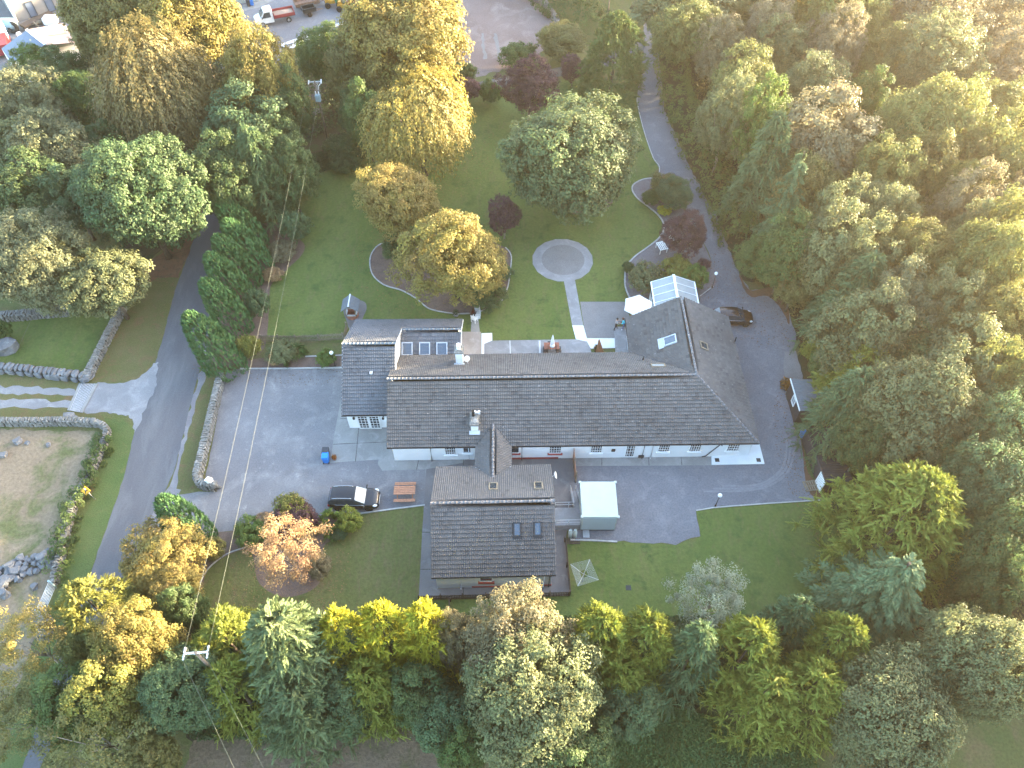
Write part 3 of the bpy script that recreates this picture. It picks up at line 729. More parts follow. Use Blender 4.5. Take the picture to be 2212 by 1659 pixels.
# rooflights and pipes on the house
nN = (NW, VA, RW)
rooflight(house, on_plane(1421.5, 791.5, *nN), (1, .0145, 0), (0, -.857, .515), 1.2, .75, 'poly', 'fence_wood', False)
wW = (WN, VA, RN)
ctr = on_plane(1448, 736, *wW)
rooflight(house, ctr, (0, 1, 0), Vector((.86, 0, .51)), .9, 1.15, 'glass_sky', 'lead')
fl = MB(); fl.box(ctr - Vector((.86, 0, .51)) * .92 + Vector((-.5, 0, .86)) * .08, (.5, 1.2, .03), mat=Matrix.Rotation(-math.atan2(.51, .86), 4, 'Y')); fl.build('flashing', M['lead'], house, True)
eE = (B, EN, RN)
rooflight(house, on_plane(1519, 748, *eE), (0, 1, 0), Vector((-.86, 0, .51)), .75, .8, 'glass_dark', 'fence_wood', False)
p = on_plane(1388.5, 779, *nN)
vp = MB(); vp.tube([p - Vector((0, 0, .1)), p + Vector((0, 0, .55))], .07, 8); vp.build('vent_pipe', M['black'], house, True)
lf = MB(); lf.box(p + Vector((0, -.02, .03)), (.6, .6, .05), mat=Matrix.Rotation(-.54, 4, 'X')); lf.build('flashing', M['lead'], house, True)
p = on_plane(1585, 738, *eE)
vp = MB(); vp.tube([(p.x + .1, p.y, 2.2), (p.x + .1, p.y, 3.25)], .06, 8); vp.build('vent_pipe', M['black'], house, True)
# chimneys
def chimney(px, py, planes, w, d, h, cap, pots):
    p = on_plane(px, py, *planes); f = plane_z(*planes)
    b = MB(); b.box((p.x, p.y + d / 2, p.z + h / 2 - .5), (w, d, h + 1.0)); ch = b.build('chimney', M['white_wall'], house, True)
    k = MB(); k.box((p.x, p.y + d / 2, p.z + h + .06), (w + .22, d + .24, .16)); k.box((p.x, p.y + d / 2, p.z + h + .2), (w + .05, d + .06, .14), taper=.8)
    k.build('chimney_cap', M[cap], ch, True)
    for dx, dy, r, hh, mt in pots:
        q = MB(); q.lathe([(r * 1.1, 0), (r, .08), (r * .86, hh - .1), (r * 1.05, hh - .06), (r * 1.05, hh), (r * .7, hh), (r * .68, hh - .2)], (p.x + dx, p.y + d / 2 + dy, p.z + h + .25), 12)
        q.build('chimney_pot', M[mt], ch, True)
    l = MB(); z0 = f(p.x, p.y - .15)
    l.box((p.x, p.y - .16, z0 + .1), (w + .3, .34, .05), mat=Matrix.Rotation(math.atan2(f(0, 1) - f(0, 0), 1), 4, 'X'))
    l.build('flashing', M['lead'], ch, True)
    return p
p1 = chimney(993, 786, nN, .66, .75, 1.55, 'stone', [(0, -.02, .2, .55, 'porcelain')])
p2 = chimney(1025.5, 931.5, S_M, .62, 1.15, .95, 'stone', [(-.1, .25, .13, .75, 'black')])
cw = MB()
for dx in (-.2, .2): cw.box((p2.x + .22 + dx, p2.y + 1.0, p2.z + 1.45), (.14, .14, .4))
cw.box((p2.x + .22, p2.y + 1.0, p2.z + 1.45), (.4, .16, .14)); cw.build('chimney_cowl', M['porcelain'], house, True)
ds = MB(); ds.lathe([(.001, 0), (.16, .03), (.30, .11), (.31, .12), (.17, .05), (.001, .02)], (p1.x + .62, p1.y + .35, p1.z + .35), 14, mat=Matrix.Rotation(R_(55), 4, 'X') @ Matrix.Rotation(R_(25), 4, 'Y'))
ds.tube([(p1.x + .35, p1.y + .4, p1.z + .25), (p1.x + .6, p1.y + .4, p1.z + .3)], .025)
ds.tube([(p1.x + .62, p1.y + .33, p1.z + .1), (p1.x + .8, p1.y - .1, p1.z + .2)], .015); ds.build('satellite_dish', M['porcelain'], house, True)

# ---- annex at the west end
an = thing('annex', (-12.5, 45, 0), 'blue grey tiled annex with french doors joined to the left end of the long house', 'annex')
AF0, AF1 = Vector((-15.28, 39.75, EZ)), Vector((-10.55, 39.83, EZ))
AR0, AR1 = Vector((-15.42, 45.42, 5.8)), Vector((-10.55, 45.48, 5.8))
AB0, AB1 = Vector((-15.38, 51.09, EZ)), Vector((-4.85, 51.18, EZ))
ER0, ER1 = Vector((-10.55, 48.76, 3.92)), Vector((-4.85, 48.84, 3.92))
ES0, ES1 = Vector((-10.55, 46.85, 2.5)), Vector((-4.90, 46.95, 2.5))
def lerp(a, b, t): return a + (b - a) * t
ABm = lerp(AB0, AB1, (-10.55 + 15.38) / 10.53)
roof(an, [[AF0, AF1, AR1, AR0], [ABm, AB0, AR0, AR1], [AB1, ABm, ER0, ER1], [ES0, ES1, ER1, ER0]], M['tile_annex'])
ridge_caps(an, [(AR0, AR1), (ER0, ER1)], M['slate'])
wl = MB()
af0, af1 = (AF0.x + .3, AF0.y + .35), (AF1.x, AF1.y + .35)
ab0, ab1 = (AB0.x + .3, AB0.y - .35), (AB1.x - .25, AB1.y - .35)
es1 = (ES1.x - .2, ES1.y + .25)
wl.face([(*af0, 0), (*af1, 0), (*af1, zt), (*af0, zt)])
wl.face([(*ab0, 0), (*af0, 0), (*af0, zt), (AR0.x + .3, AR0.y, 5.74), (*ab0, zt)])
wl.face([(*ab1, 0), (*ab0, 0), (*ab0, zt), (*ab1, zt)])
wl.face([(*es1, 0), (*ab1, 0), (*ab1, zt), (ER1.x - .25, ER1.y, 3.86), (*es1, 2.5)])
wl.face([(-10.62, es1[1], 0), (*es1, 0), (*es1, 2.5), (-10.62, es1[1], 2.5)])
wl.face([(-10.62, 42.6, 4.18), (-10.62, 46.85, 2.5), (-10.62, 48.76, 3.9), (AR1.x - .07, AR1.y, 5.74)])
wl.build('wall', M['white_wall'], an, True)
eave_trim(an, AF0, lerp(AF0, AF1, .92), (0, -1)); eave_trim(an, AB0, AB1, (0, 1)); eave_trim(an, ES0, ES1, (0, -1), .2)
for q0, q1 in ((AR1, lerp(AR1, ABm, .58)), (AR1, lerp(AR1, AF1, .38)), (ER1, AB1), (ER1, ES1), (AR0, AB0), (AR0, AF0)):
    vb = MB(); vb.bar(q0 + Vector((.05, 0, -.06)), q1 + Vector((.05, 0, -.06)), .05, .16); vb.build('bargeboard', M['white'], an, True, fix=False)
eS = (ES0, ES1, ER0)
for px in (879.8, 917.5, 954.8):
    vv = (ER0 - ES0).normalized()
    rooflight(an, on_plane(px, 753.5, *eS), (1, .0145, 0), vv, .95, 1.15, 'glass_sky', 'lead')
aS = (AF0, AF1, AR0)
q = on_plane(802, 807, *aS); vb = MB(); vb.box(q + Vector((0, 0, .1)), (.25, .3, .2)); vb.build('roof_vent', M['lead'], an, True)
cen = Vector((-13.05, AF0.y + .35, 1.05))
for s_ in (-1, 1):
    window(an, cen + Vector((s_ * .52, -.01, 0)), 1.0, 2.05, (0, -1), bars=(3, 5), name='french_door', fw=.1)
for x in (-14.3, -11.65):
    l = MB(); l.box((x, AF0.y + .3, 1.95), (.1, .1, .1)); l.lathe([(.06, 0), (.12, .1), (.1, .26), (.02, .34)], (x, AF0.y + .12, 1.75), 8); l.build('wall_lantern', M['black'], an, True)
tag(MB().mesh([(-10.2, 46.2, 2.53), (-6.2, 46.35, 2.53), (-6.2, 46.75, 2.55), (-10.2, 46.75, 2.55)], [(0, 1, 2, 3)]).build('roof_valley_gutter', M['lead'], an, True))

# ---- cottage in front, with its linking roof
ct = thing('cottage', (-1.6, 29.5, 0), 'square grey tiled cottage in front of the house with pale grey walls and rooflights', 'cottage')
K0, K1, K2, K3 = Vector((-6.28, 24.42, EZ)), Vector((3.43, 24.66, EZ)), Vector((3.33, 34.55, EZ)), Vector((-6.50, 34.32, EZ))
KR0, KR1 = Vector((-6.42, 29.35, 5.5)), Vector((3.36, 29.58, 5.5))
LSx, LNx = Vector((-1.58, 32.60, 3.62)), Vector((-1.65, 38.12, 3.60))
LW0, LW1, LE0, LE1 = Vector((-3.12, 34.40, EZ)), Vector((-3.12, 36.44, EZ)), Vector((-.08, 34.46, EZ)), Vector((-.08, 36.5, EZ))
roof(ct, [[K0, K1, KR1, KR0], [K2, K3, KR0, KR1]], M['tile_cottage'])
ridge_caps(ct, [(KR0, KR1)], M['ridge'], .115)
lw_ = [LW1, LW0, LSx + Vector((-.0, 0, .02)), LNx]; le_ = [LE0, LE1, LNx, LSx + Vector((0, 0, .02))]
for q in lw_ + le_: pass
V1, F1, u1 = tiled([lw_, le_], .165, .3)
lr = world_child('porch_roof', np_mesh('porch_roof', V1, F1, [M['tile_main']], u1), ct)
ridge_caps(ct, [(LSx, LNx)])
vl = MB()
kN = plane_z(K2, K3, KR0)
for q in (LW0, LE0):
    n_ = 8
    for i in range(n_):
        a_, b_ = lerp(q, LSx, i / n_), lerp(q, LSx, (i + 1) / n_)
        sx = -1 if q is LW0 else 1
        pts = [a_ + Vector((0, 0, .08)), b_ + Vector((0, 0, .08)), b_ + Vector((sx * .12, -.1, .1)), a_ + Vector((sx * .12, -.1, .1))]
        vl.face(pts)
vl.build('valley_flashing', M['lead'], ct, True)
wl = MB()
k0, k1, k2, k3 = ((K0.x + .3, K0.y + .2), (K1.x - .3, K1.y + .2), (K2.x - .3, K2.y - .35), (K3.x + .3, K3.y - .35))
wl.face([(*k0, 0), (*k1, 0), (*k1, zt), (*k0, zt)]); wl.face([(*k2, 0), (*k3, 0), (*k3, zt), (*k2, zt)])
wl.face([(*k1, 0), (*k2, 0), (*k2, zt), (KR1.x - .3, KR1.y, 5.44), (*k1, zt)])
wl.face([(*k3, 0), (*k0, 0), (*k0, zt), (KR0.x + .3, KR0.y, 5.44), (*k3, zt)])
wl.face([(-2.85, 34.0, 0), (-2.85, 36.75, 0), (-2.85, 36.75, zt), (-2.85, 34.0, zt)]); wl.face([(-.35, 34.0, 0), (-.35, 36.75, 0), (-.35, 36.75, zt), (-.35, 34.0, zt)])
wl.build('wall', M['grey_wall'], ct, True)
eave_trim(ct, K0, K1, (0, -1)); eave_trim(ct, K2, LE0 + Vector((.05, 0, 0)), (0, 1)); eave_trim(ct, LW0 - Vector((.05, 0, 0)), K3, (0, 1)); eave_trim(ct, LW0 + Vector((0, .1, 0)), LW1, (-1, 0), .25); eave_trim(ct, LE0 + Vector((0, .1, 0)), LE1, (1, 0), .25)
pl = MB(); pl.box(((k0[0] + k1[0]) / 2 + 1.4, (k0[1] + k1[1]) / 2 + .02, .12), (6.4, .06, .24), rz=.0247); pl.build('plinth', M['red_paint'], ct, True)
kx = (-2.05, K0.y + .2 + .104)
window(ct, (kx[0], kx[1], 1.62), 1.05, .8, (0, -1), frame='white', bars=(1, 1), sill='red_paint')
rs = MB(); rs.box((kx[0], kx[1] - .05, .95), (1.3, .12, .3)); rs.build('sill_band', M['red_paint'], ct, True)
downpipe(ct, (3.0, K1.y + .12, 2.5), (2.95, K1.y + .12, .15)); downpipe(ct, (2.55, K1.y + .12, 2.5), (2.52, K1.y + .12, .15), 'white')
downpipe(ct, (-4.1, K0.y + .18, 2.5), (-4.1, K0.y + .18, .15), 'grey_wall')
kS, kNn = (K0, K1, KR0), (K2, K3, KR0)
vS, vN = (KR0 - K0).normalized(), (KR0 - K3).normalized()
for px, py in ((1117, 1143.5), (1161.5, 1142)):
    rooflight(ct, on_plane(px, py, *kS), (1, .0247, 0), vS, .52, 1.0, 'glass_sky', 'gutter')
for px, py in ((1065.5, 1053), (1163, 1051.5)):
    rooflight(ct, on_plane(px, py, *kNn), (1, .0247, 0), vN, .62, 1.0, 'glass_dark', 'fence_wood', False)
sd = MB(); sd.lathe([(.001, 0), (.2, .05), (.32, .15), (.33, .16), (.2, .08), (.001, .03)], (3.55, 33.35, 2.95), 14, mat=Matrix.Rotation(R_(70), 4, 'Y')); sd.bar((3.3, 33.3, 2.6), (3.5, 33.35, 2.95), .04); sd.build('satellite_dish', M['porcelain'], ct, True)

# ---- conservatory on the north gable of the wing
cv = thing('conservatory', (16.5, 54, 0), 'white framed conservatory with grey panel roof on the far end of the house wing', 'conservatory')
x0, x1, xr, y0, y1 = 14.45, 18.6, 16.45, 51.65, 56.45
W_, E_ = Vector((x0, 0, 2.35)), Vector((x1, 0, 2.35))
for s_, xe in ((-1, x0 - .15), (1, x1 + .15)):
    p = MB(); p.face([(xe, y0, 2.3), (xe, y1 + .15, 2.3), (xr, y1 + .15, 3.25), (xr, y0, 3.25)]); p.build('roof_panel', M['poly'], cv, True)
    fr = MB()
    for i in range(6):
        y = y0 + .05 + (y1 + .1 - y0) * i / 5
        fr.bar((xe, y, 2.33), (xr, y, 3.28), .05, .05)
    fr.bar((xe, y0, 2.3), (xe, y1 + .15, 2.3), .12, .16)
    fr.build('glazing_bar', M['white'], cv, True, fix=False)
fr = MB(); fr.bar((xr, y0 - .1, 3.32), (xr, y1 + .2, 3.32), .24, .12); fr.build('ridge_bar', M['white'], cv, True)
wl = MB()
wl.box((x0, (y0 + y1) / 2, .45), (.12, y1 - y0, .9)); wl.box((x1, (y0 + y1) / 2, .45), (.12, y1 - y0, .9)); wl.box(((x0 + x1) / 2, y1, .45), (x1 - x0 - .13, .12, .9))
for x in (x0, x1):
    for i in range(5): wl.box((x, y0 + .1 + (y1 - y0 - .15) * i / 4, 1.6), (.1, .1, 1.4))
for i in range(1, 5): wl.box((x0 + (x1 - x0) * i / 5, y1, 1.6), (.1, .1, 1.4))
wl.face([(x0, y1 + .06, 2.3), (x1, y1 + .06, 2.3), (xr, y1 + .06, 3.2)])
wl.build('wall', M['white'], cv, True, fix=False)
pn = MB()
for x in (x0, x1): pn.face([(x, y0, .9), (x, y1, .9), (x, y1, 2.3), (x, y0, 2.3)])
pn.face([(x0, y1, .9), (x1, y1, .9), (x1, y1, 2.3), (x0, y1, 2.3)]); pn.build('pane', M['glass_sky'], cv, True)

# ---- sheds along the yard
def shed(P0, P1, dpt, h, label, roof_m, name='shed', win=None, door=None, lean=.25):
    a, b = Vector(P0), Vector(P1); u = (b - a).normalized(); n = Vector((-u.y, u.x, 0)); 
    if n.x < 0: n = -n
    t = thing(name, (a.x, a.y, 0), label, 'shed')
    L = (b - a).length
    c, d = b + n * dpt, a + n * dpt
    w = MB()
    up = lambda v, z: Vector((v.x, v.y, z))
    for p, q, z0_, z1_ in ((a, b, h, h), (b, c, h, h - lean), (c, d, h - lean, h - lean), (d, a, h - lean, h)):
        w.face([up(p, 0), up(q, 0), up(q, z1_), up(p, z0_)])
    k = int(L / .16)
    for i in range(1, k): w.box(up(a + u * (L * i / k) - n * .012, h / 2), (.02, .03, h - .05), rz=math.atan2(u.y, u.x))
    w.build('wall', M['shed_wood'], t, True)
    r = MB(); o_ = .15
    A_, B_, C_, D_ = up(a - u * o_ - n * o_, h + .07), up(b + u * o_ - n * o_, h + .07), up(c + u * o_ + n * o_, h - lean + .03), up(d - u * o_ + n * o_, h - lean + .03)
    kk = int(L / .22)
    for i in range(kk):
        p, q = lerp(A_, B_, i / kk), lerp(A_, B_, (i + .5) / kk); s_, v_ = lerp(D_, C_, i / kk), lerp(D_, C_, (i + .5) / kk)
        p2, s2 = lerp(A_, B_, (i + 1) / kk), lerp(D_, C_, (i + 1) / kk); dz = Vector((0, 0, .045))
        r.face([p, q + dz, v_ + dz, s_]); r.face([q + dz, p2, s2, v_ + dz])
    r.build('roof', M[roof_m], t, True)
    f = MB(); f.bar(A_ + Vector((0, 0, -.02)), B_ + Vector((0, 0, -.02)), .06, .16); f.build('fascia', M['white' if win else 'shed_wood'], t, True)
    if win: window(t, up(a + u * win[0], 1.3), win[1], win[2], -n, bars=(2, 1), pane='poly')
    if door:
        window(t, up(a + u * door[0], 1.0), door[1], 1.95, -n, pane='white', bars=(1, 1), name='door')
    return t
shed(G(1697, 850.7), G(1715, 914), 2.4, 2.15, 'dark boarded shed with a white framed window beside the yard under a green conifer', 'slate', win=(1.75, .75, .95))
shed(G(1731, 951), G(1770.5, 1063), 2.2, 1.95, 'dark boarded shed with a white door at the corner of the yard', 'shed_wood', door=(4.85, 1.15))

# ---- pale container
q0, q1, q2 = G(1257, 1143.5, .2), G(1331, 1143.5, .2), G(1257, 1117, 2.6)
cx0, cx1, cyf, cyb = 5.72, 8.70, 29.62, 32.95
co = thing('container', ((cx0 + cx1) / 2, (cyf + cyb) / 2, 0), 'pale green steel container with flat roof beside the cottage steps', 'container')
b = MB(); b.box(((cx0 + cx1) / 2, (cyf + cyb) / 2, 1.4), (cx1 - cx0 - .1, cyb - cyf - .1, 2.3))
for i in range(14): 
    y = cyf + .2 + (cyb - cyf - .4) * i / 13
    for x in (cx0 + .04, cx1 - .04): b.box((x, y, 1.4), (.05, .11, 2.1))
b.build('body', M['container'], co, True, fix=False)
r = MB(); r.box(((cx0 + cx1) / 2, (cyf + cyb) / 2, 2.58), (cx1 - cx0, cyb - cyf, .1)); 
for x in (cx0, cx1):
    for y in (cyf + .05, cyb - .05): r.box((x, y, 2.55), (.22, .22, .2))
r.build('roof', M['container'], co, True, bevel=.03)
f = MB(); f.box(((cx0 + cx1) / 2, cyf + .03, 1.4), (cx1 - cx0 - .3, .06, 2.0)); f.build('front_panel', M['container_front'], co, True)
f = MB(); f.box(((cx0 + cx1) / 2, (cyf + cyb) / 2, .14), (cx1 - cx0 - .2, cyb - cyf - .2, .22)); f.build('base_frame', M['gutter'], co, True)

# ---- concrete landing with steps and rails
ld = thing('landing', (4.6, 31.3, 0), 'raised concrete landing with steps and white pipe rails between cottage and container', 'stairs')
LZ = .9
a, b_, c, d = G(1199, 1097, LZ), G(1253, 1096, LZ), G(1255, 1134, LZ), G(1199, 1135, LZ)
lb = MB(); lb.prism([a, d, c, b_], 0.0, LZ); lb.build('deck', M['patio'], ld, True)
s0, s1 = G(1240, 1096, LZ), G(1253, 1096, LZ); e0, e1_ = G(1231, 1060, .15), G(1243, 1060, .15)
st = MB()
for i in range(6):
    t = i / 6; p, q = lerp(s0, e0, t), lerp(s1, e1_, t); p2, q2 = lerp(s0, e0, t + 1 / 6), lerp(s1, e1_, t + 1 / 6)
    st.prism([p, q, q2, p2], 0, LZ - LZ * (i + 1) / 7)
st.build('step', M['patio'], ld, True)
rl = MB()
def rail(pts, h=.95):
    pts = [Vector(p) for p in pts]
    for hh in (h, h * .55): rl.tube([p + Vector((0, 0, hh)) for p in pts], .028, 6)
    for p in pts: rl.tube([p, p + Vector((0, 0, h))], .028, 6)
rail([d, lerp(d, c, .5), c, b_ + Vector((.03, 0, 0)), e1_]); rail([a, lerp(a, s0, .7), s0 - Vector((.05, 0, 0)), e0])
rl.build('handrail', M['galv'], ld, True, fix=False)

# ---- far farm buildings (top left)
fb = thing('farm_building', G(80, 20), 'tall grey rendered farm building with blue doors at the edge of the farmyard', 'farm building')
w0, w1 = G(37.4, 48), G(150, 14); u = (w1 - w0).normalized(); n = Vector((-u.y, u.x, 0))
L = (w1 - w0).length + 3; w1 = w0 + u * L; h = 4.6; dp = 12
c, d = w1 + n * dp, w0 + n * dp
wl = MB()
up = lambda v, z: Vector((v.x, v.y, z))
for p, q in ((w0, w1), (w1, c), (c, d)): wl.face([up(p, 0), up(q, 0), up(q, h), up(p, h)])
wl.face([up(d, 0), up(w0, 0), up(w0, h), up((w0 + d) / 2, h + 2), up(d, h)]); wl.face([up(w1, h), up(c, h), up((w1 + c) / 2, h + 2)])
wl.build('wall', M['farm_wall'], fb, True)
r = MB()
for p, q, s_ in ((w0, w1, -1), (d, c, 1)):
    r.face([up(p + n * s_ * .3 - u * .3, h - .05), up(q + n * s_ * .3, h - .05), up((w1 + c) / 2, h + 2.05), up((w0 + d) / 2 - u * .3, h + 2.05)])
r.build('roof', M['blue_roof'], fb, True)
for s_ in (.33, .68):
    window(fb, up(w0 + u * (L - 3) * s_, 1.15), 1.1, 2.2, -n, frame='gutter', pane='blue_roof', bars=(1, 1), name='door')
cn = MB(); cn.bar(up(w0, 0), up(w0, h), .25); cn.build('corner_trim', M['white_wall'], fb, True)
bn = thing('barn', G(80, 105), 'low barn with blue sheeted roof, one slope coloured sunlit pink, and yellow skylight strips among the trees', 'barn')
a_, b_ = G(57.6, 64.3, 5.2), G(98, 97, 5.2)
l0, l1, r0, r1 = G(3, 104.6, 3.2), G(25, 136, 3.2), G(140, 50, 3.2), G(162, 92, 3.2)
r = MB(); r.face([a_, b_, l1, l0]); r.build('roof', M['blue_roof'], bn, True)
r = MB(); r.face([a_, r0, r1, b_]); r.build('roof', M['sunlit_roof'], bn, True)
for q0, q1, fr_ in (((a_, l0), (b_, l1), (.42, .52)), ((a_, r0), (b_, r1), (.34, .5))):
    k = MB(); z_ = Vector((0, 0, .03))
    f0, f1 = fr_
    if q0[1] is l0: k.face([lerp(lerp(a_, b_, f0), lerp(l0, l1, f0), t) + z_ for t in (.15, .8)] + [lerp(lerp(a_, b_, f1), lerp(l0, l1, f1), t) + z_ for t in (.8, .15)])
    else: k.face([lerp(lerp(a_, b_, f0), lerp(r0, r1, f0), t) + z_ for t in (.1, .9)] + [lerp(lerp(a_, b_, f1), lerp(r0, r1, f1), t) + z_ for t in (.9, .1)])
    k.build('skylight', M['sky_sheet'], bn, True)
k = MB(); k.bar(a_ + Vector((0, 0, .06)), b_ + Vector((0, 0, .06)), .35, .08); k.build('ridge_flashing', M['white'], bn, True)
wl = MB()
for p, q in ((l0, l1), (r0, r1)): wl.face([up(p, 0), up(q, 0), up(q, 3.18), up(p, 3.18)])
wl.face([up(l1, 0), up(r1, 0), up(r1, 3.15), up(b_, 5.1), up(l1, 3.15)]); wl.face([up(l0, 0), up(r0, 0), up(r0, 3.15), up(a_, 5.1), up(l0, 3.15)])
wl.build('wall', M['white_wall'], bn, True)
# ================================================================ walls, fences and small things
def stone_lump(mb, c, d, rz=0, rough=.22, m=0):
    M_ = Matrix.Translation(c) @ Matrix.Rotation(rz, 4, 'Z') @ Matrix.Rotation(rnd.uniform(-.15, .15), 4, 'X') @ Matrix.Rotation(rnd.uniform(-.15, .15), 4, 'Y')
    vs_ = []
    for z in (-1, -.1, .82, 1):
        for k in range(7):
            a = 2 * math.pi * k / 7; r = (.93, 1.0, .93, .62)[(-1, -.1, .82, 1).index(z)] * rnd.uniform(1 - rough, 1 + rough)
            q = max(abs(math.cos(a)), abs(math.sin(a))) ** .6
            vs_.append(M_ @ Vector((math.cos(a) / q * r * d[0] / 2, math.sin(a) / q * r * d[1] / 2, z * d[2] / 2 * rnd.uniform(.9, 1.08))))
    fs = [(i * 7 + k, i * 7 + (k + 1) % 7, (i + 1) * 7 + (k + 1) % 7, (i + 1) * 7 + k) for i in range(3) for k in range(7)] + [tuple(range(6, -1, -1)), tuple(range(21, 28))]
    mb.mesh(vs_, fs, m)
def stone_wall(P, width, height, label, mat='stone', size=.34, smooth=True, name='stone_wall', cope=True):
    pts = [G(*p) for p in P]
    if smooth: pts = smooth_loop(pts, False, 4)
    mb = MB()
    for a, b in zip(pts, pts[1:]):
        d = b - a; d.z = 0; L = d.length
        if L < .01: continue
        u = d / L; n = Vector((-u.y, u.x, 0)); rz = math.atan2(u.y, u.x)
        mb.box((a + b) / 2 + Vector((0, 0, height * .46)), (L + .05, width * .82, height * .92), rz, m=1)
        rows = max(1, round(height / (size * .6)))
        for s_ in (-1, 1):
            for r in range(rows):
                k = max(1, round(L / size)); 
                for i in range(k):
                    stone_lump(mb, a + u * (L * (i + rnd.uniform(.3, .7)) / k) + n * s_ * width * (.42 - .05 * r / rows) + Vector((0, 0, height * (r + .5) / rows)), (L / k * .92 * rnd.uniform(.8, 1.15), width * .34, height / rows * .9 * rnd.uniform(.8, 1.1)), rz, .13)
        k = max(1, round(L / (size * .62)))
        for i in range(k):
            if cope: stone_lump(mb, a + u * (L * (i + rnd.uniform(.35, .65)) / k) + n * rnd.uniform(-.04, .04) + Vector((0, 0, height + rnd.uniform(-.04, .05))), (L / k * .9 * rnd.uniform(.75, 1.1), width * rnd.uniform(.72, 1.05), size * .36), rz + rnd.uniform(-.2, .2), .14)
    for p in (pts[0], pts[-1]):
        for k in range(5): stone_lump(mb, p + Vector((rnd.uniform(-.3, .3) * width, rnd.uniform(-.3, .3) * width, height * (.2 + .2 * k))), (size, width * .8, height * .3), rnd.uniform(0, 3), .14)
    return tag(mb.build(name, [M[mat], M['joint_dark']], fix=False), label, 'stone wall')
stone_wall([(481, 820), (466, 880), (450, 950), (436, 1010), (430, 1038), (440, 1052), (468, 1056)], .62, .95, 'long pale dry stone wall hooked at its end between road and car park')
stone_wall([(308, 598), (280, 648), (238, 728), (193, 818)], .7, .8, 'straight stone wall between roadside verge and the lawn left of the road')
stone_wall([(-40, 797), (40, 803), (120, 812), (190, 820)], .95, .7, 'low wall of big pale boulders along the gravel track', 'boulder', .95)
stone_wall([(-50, 916), (60, 917), (150, 916), (214, 919)], .55, .85, 'straight dry stone wall between gravel track and dry meadow')
stone_wall([(214, 919), (232, 928), (234, 945), (216, 990), (190, 1045), (166, 1090), (150, 1140), (142, 1185), (128, 1230), (122, 1262)], .48, .75, 'overgrown dry stone wall curving from the track down to the field gate')
stone_wall([(-50, 694), (40, 688), (100, 682), (150, 678)], .8, .9, 'grey stone wall under the trees behind the small left lawn')
stone_wall([(1158, -10), (1180, 20), (1202, 52), (1203, 62)], .6, 1.1, 'pale stone wall along the stripped earth field and tall hedge')
stone_wall([(95, 1338), (104, 1352), (100, 1380)], .9, .7, 'short broken stub of stone wall beside the field gate')
s = MB(); stone_lump(s, (0, 0, .38), (.6, .5, .55)); q = G(460, 1052); tag(s.build('quartz_boulder', M['porcelain'], loc=(q.x, q.y, .75), fix=False), 'white quartz stone on the hooked end of the car park wall', 'stone')
s = MB(); stone_lump(s, (0, 0, .5), (2.2, 1.7, 1.5), .4); q = G(18, 757); tag(s.build('boulder', M['boulder'], loc=(q.x, q.y, 0), fix=False), 'big pale boulder standing alone on the small left lawn', 'boulder')
# rubble heap: every rock is its own thing
protos = []
for k in range(7):
    s = MB(); stone_lump(s, (0, 0, 0), (rnd.uniform(.8, 1.2), rnd.uniform(.6, .95), rnd.uniform(.5, .8)), 0, .3)
    protos.append(s)
rk = [s.build('rock', M['boulder'], fix=False) for s in protos]
used = set(); nrock = 0
for i in range(400):
    t, w = rnd.random(), rnd.gauss(0, 1)
    px = 128 - 132 * t; py = 1203 + 46 * t + w * 15
    if abs(w) > 1.5: continue
    q = G(px, py); sc_ = rnd.uniform(.5, 1.05)
    if any((q.x - x) ** 2 + (q.y - y) ** 2 < (.31 * (sc_ + r_)) ** 2 for x, y, r_ in used): continue
    used.add((q.x, q.y, sc_))
    if nrock < 7: o = rk[nrock]
    else: o = rk[nrock % 7].copy(); COL.objects.link(o)
    o.location = (q.x, q.y, .25 * sc_ + max(0, .45 * (1 - abs(w))) * rnd.random()); o.scale = (sc_, sc_, sc_); o.rotation_euler = (rnd.uniform(-.3, .3), rnd.uniform(-.3, .3), rnd.uniform(0, 6.3))
    tag(o, 'grey limestone rock in the heap beside the meadow wall', 'rock', 'rocks heaped at the field gate'); nrock += 1
    if nrock >= 95: break
for j, (px, py, sc_, lb) in enumerate(((10, 1262, 1.1, 'squarish blue grey rock lying apart below the rock heap'), (11, 1285, 1.0, 'second rock below the heap nearest the bare field grass'), (76, 1268, .75, 'flat bluish rock between heap and field gate'), (40, 955, .7, 'pale stone in the dry meadow closest to the track wall'), (60, 958, .55, 'small twin stone in the dry meadow below the track wall'), (8, 985, .7, 'grey stone at the left edge of the dry meadow'), (105, 962, .5, 'grey stone in the meadow nearest the curved wall corner'))):
    o = rk[j].copy(); COL.objects.link(o); q = G(px, py); o.location = (q.x, q.y, .2 * sc_); o.scale = (sc_,) * 3
    for k_ in ('group',):
        if k_ in o: del o[k_]
    tag(o, lb, 'rock')
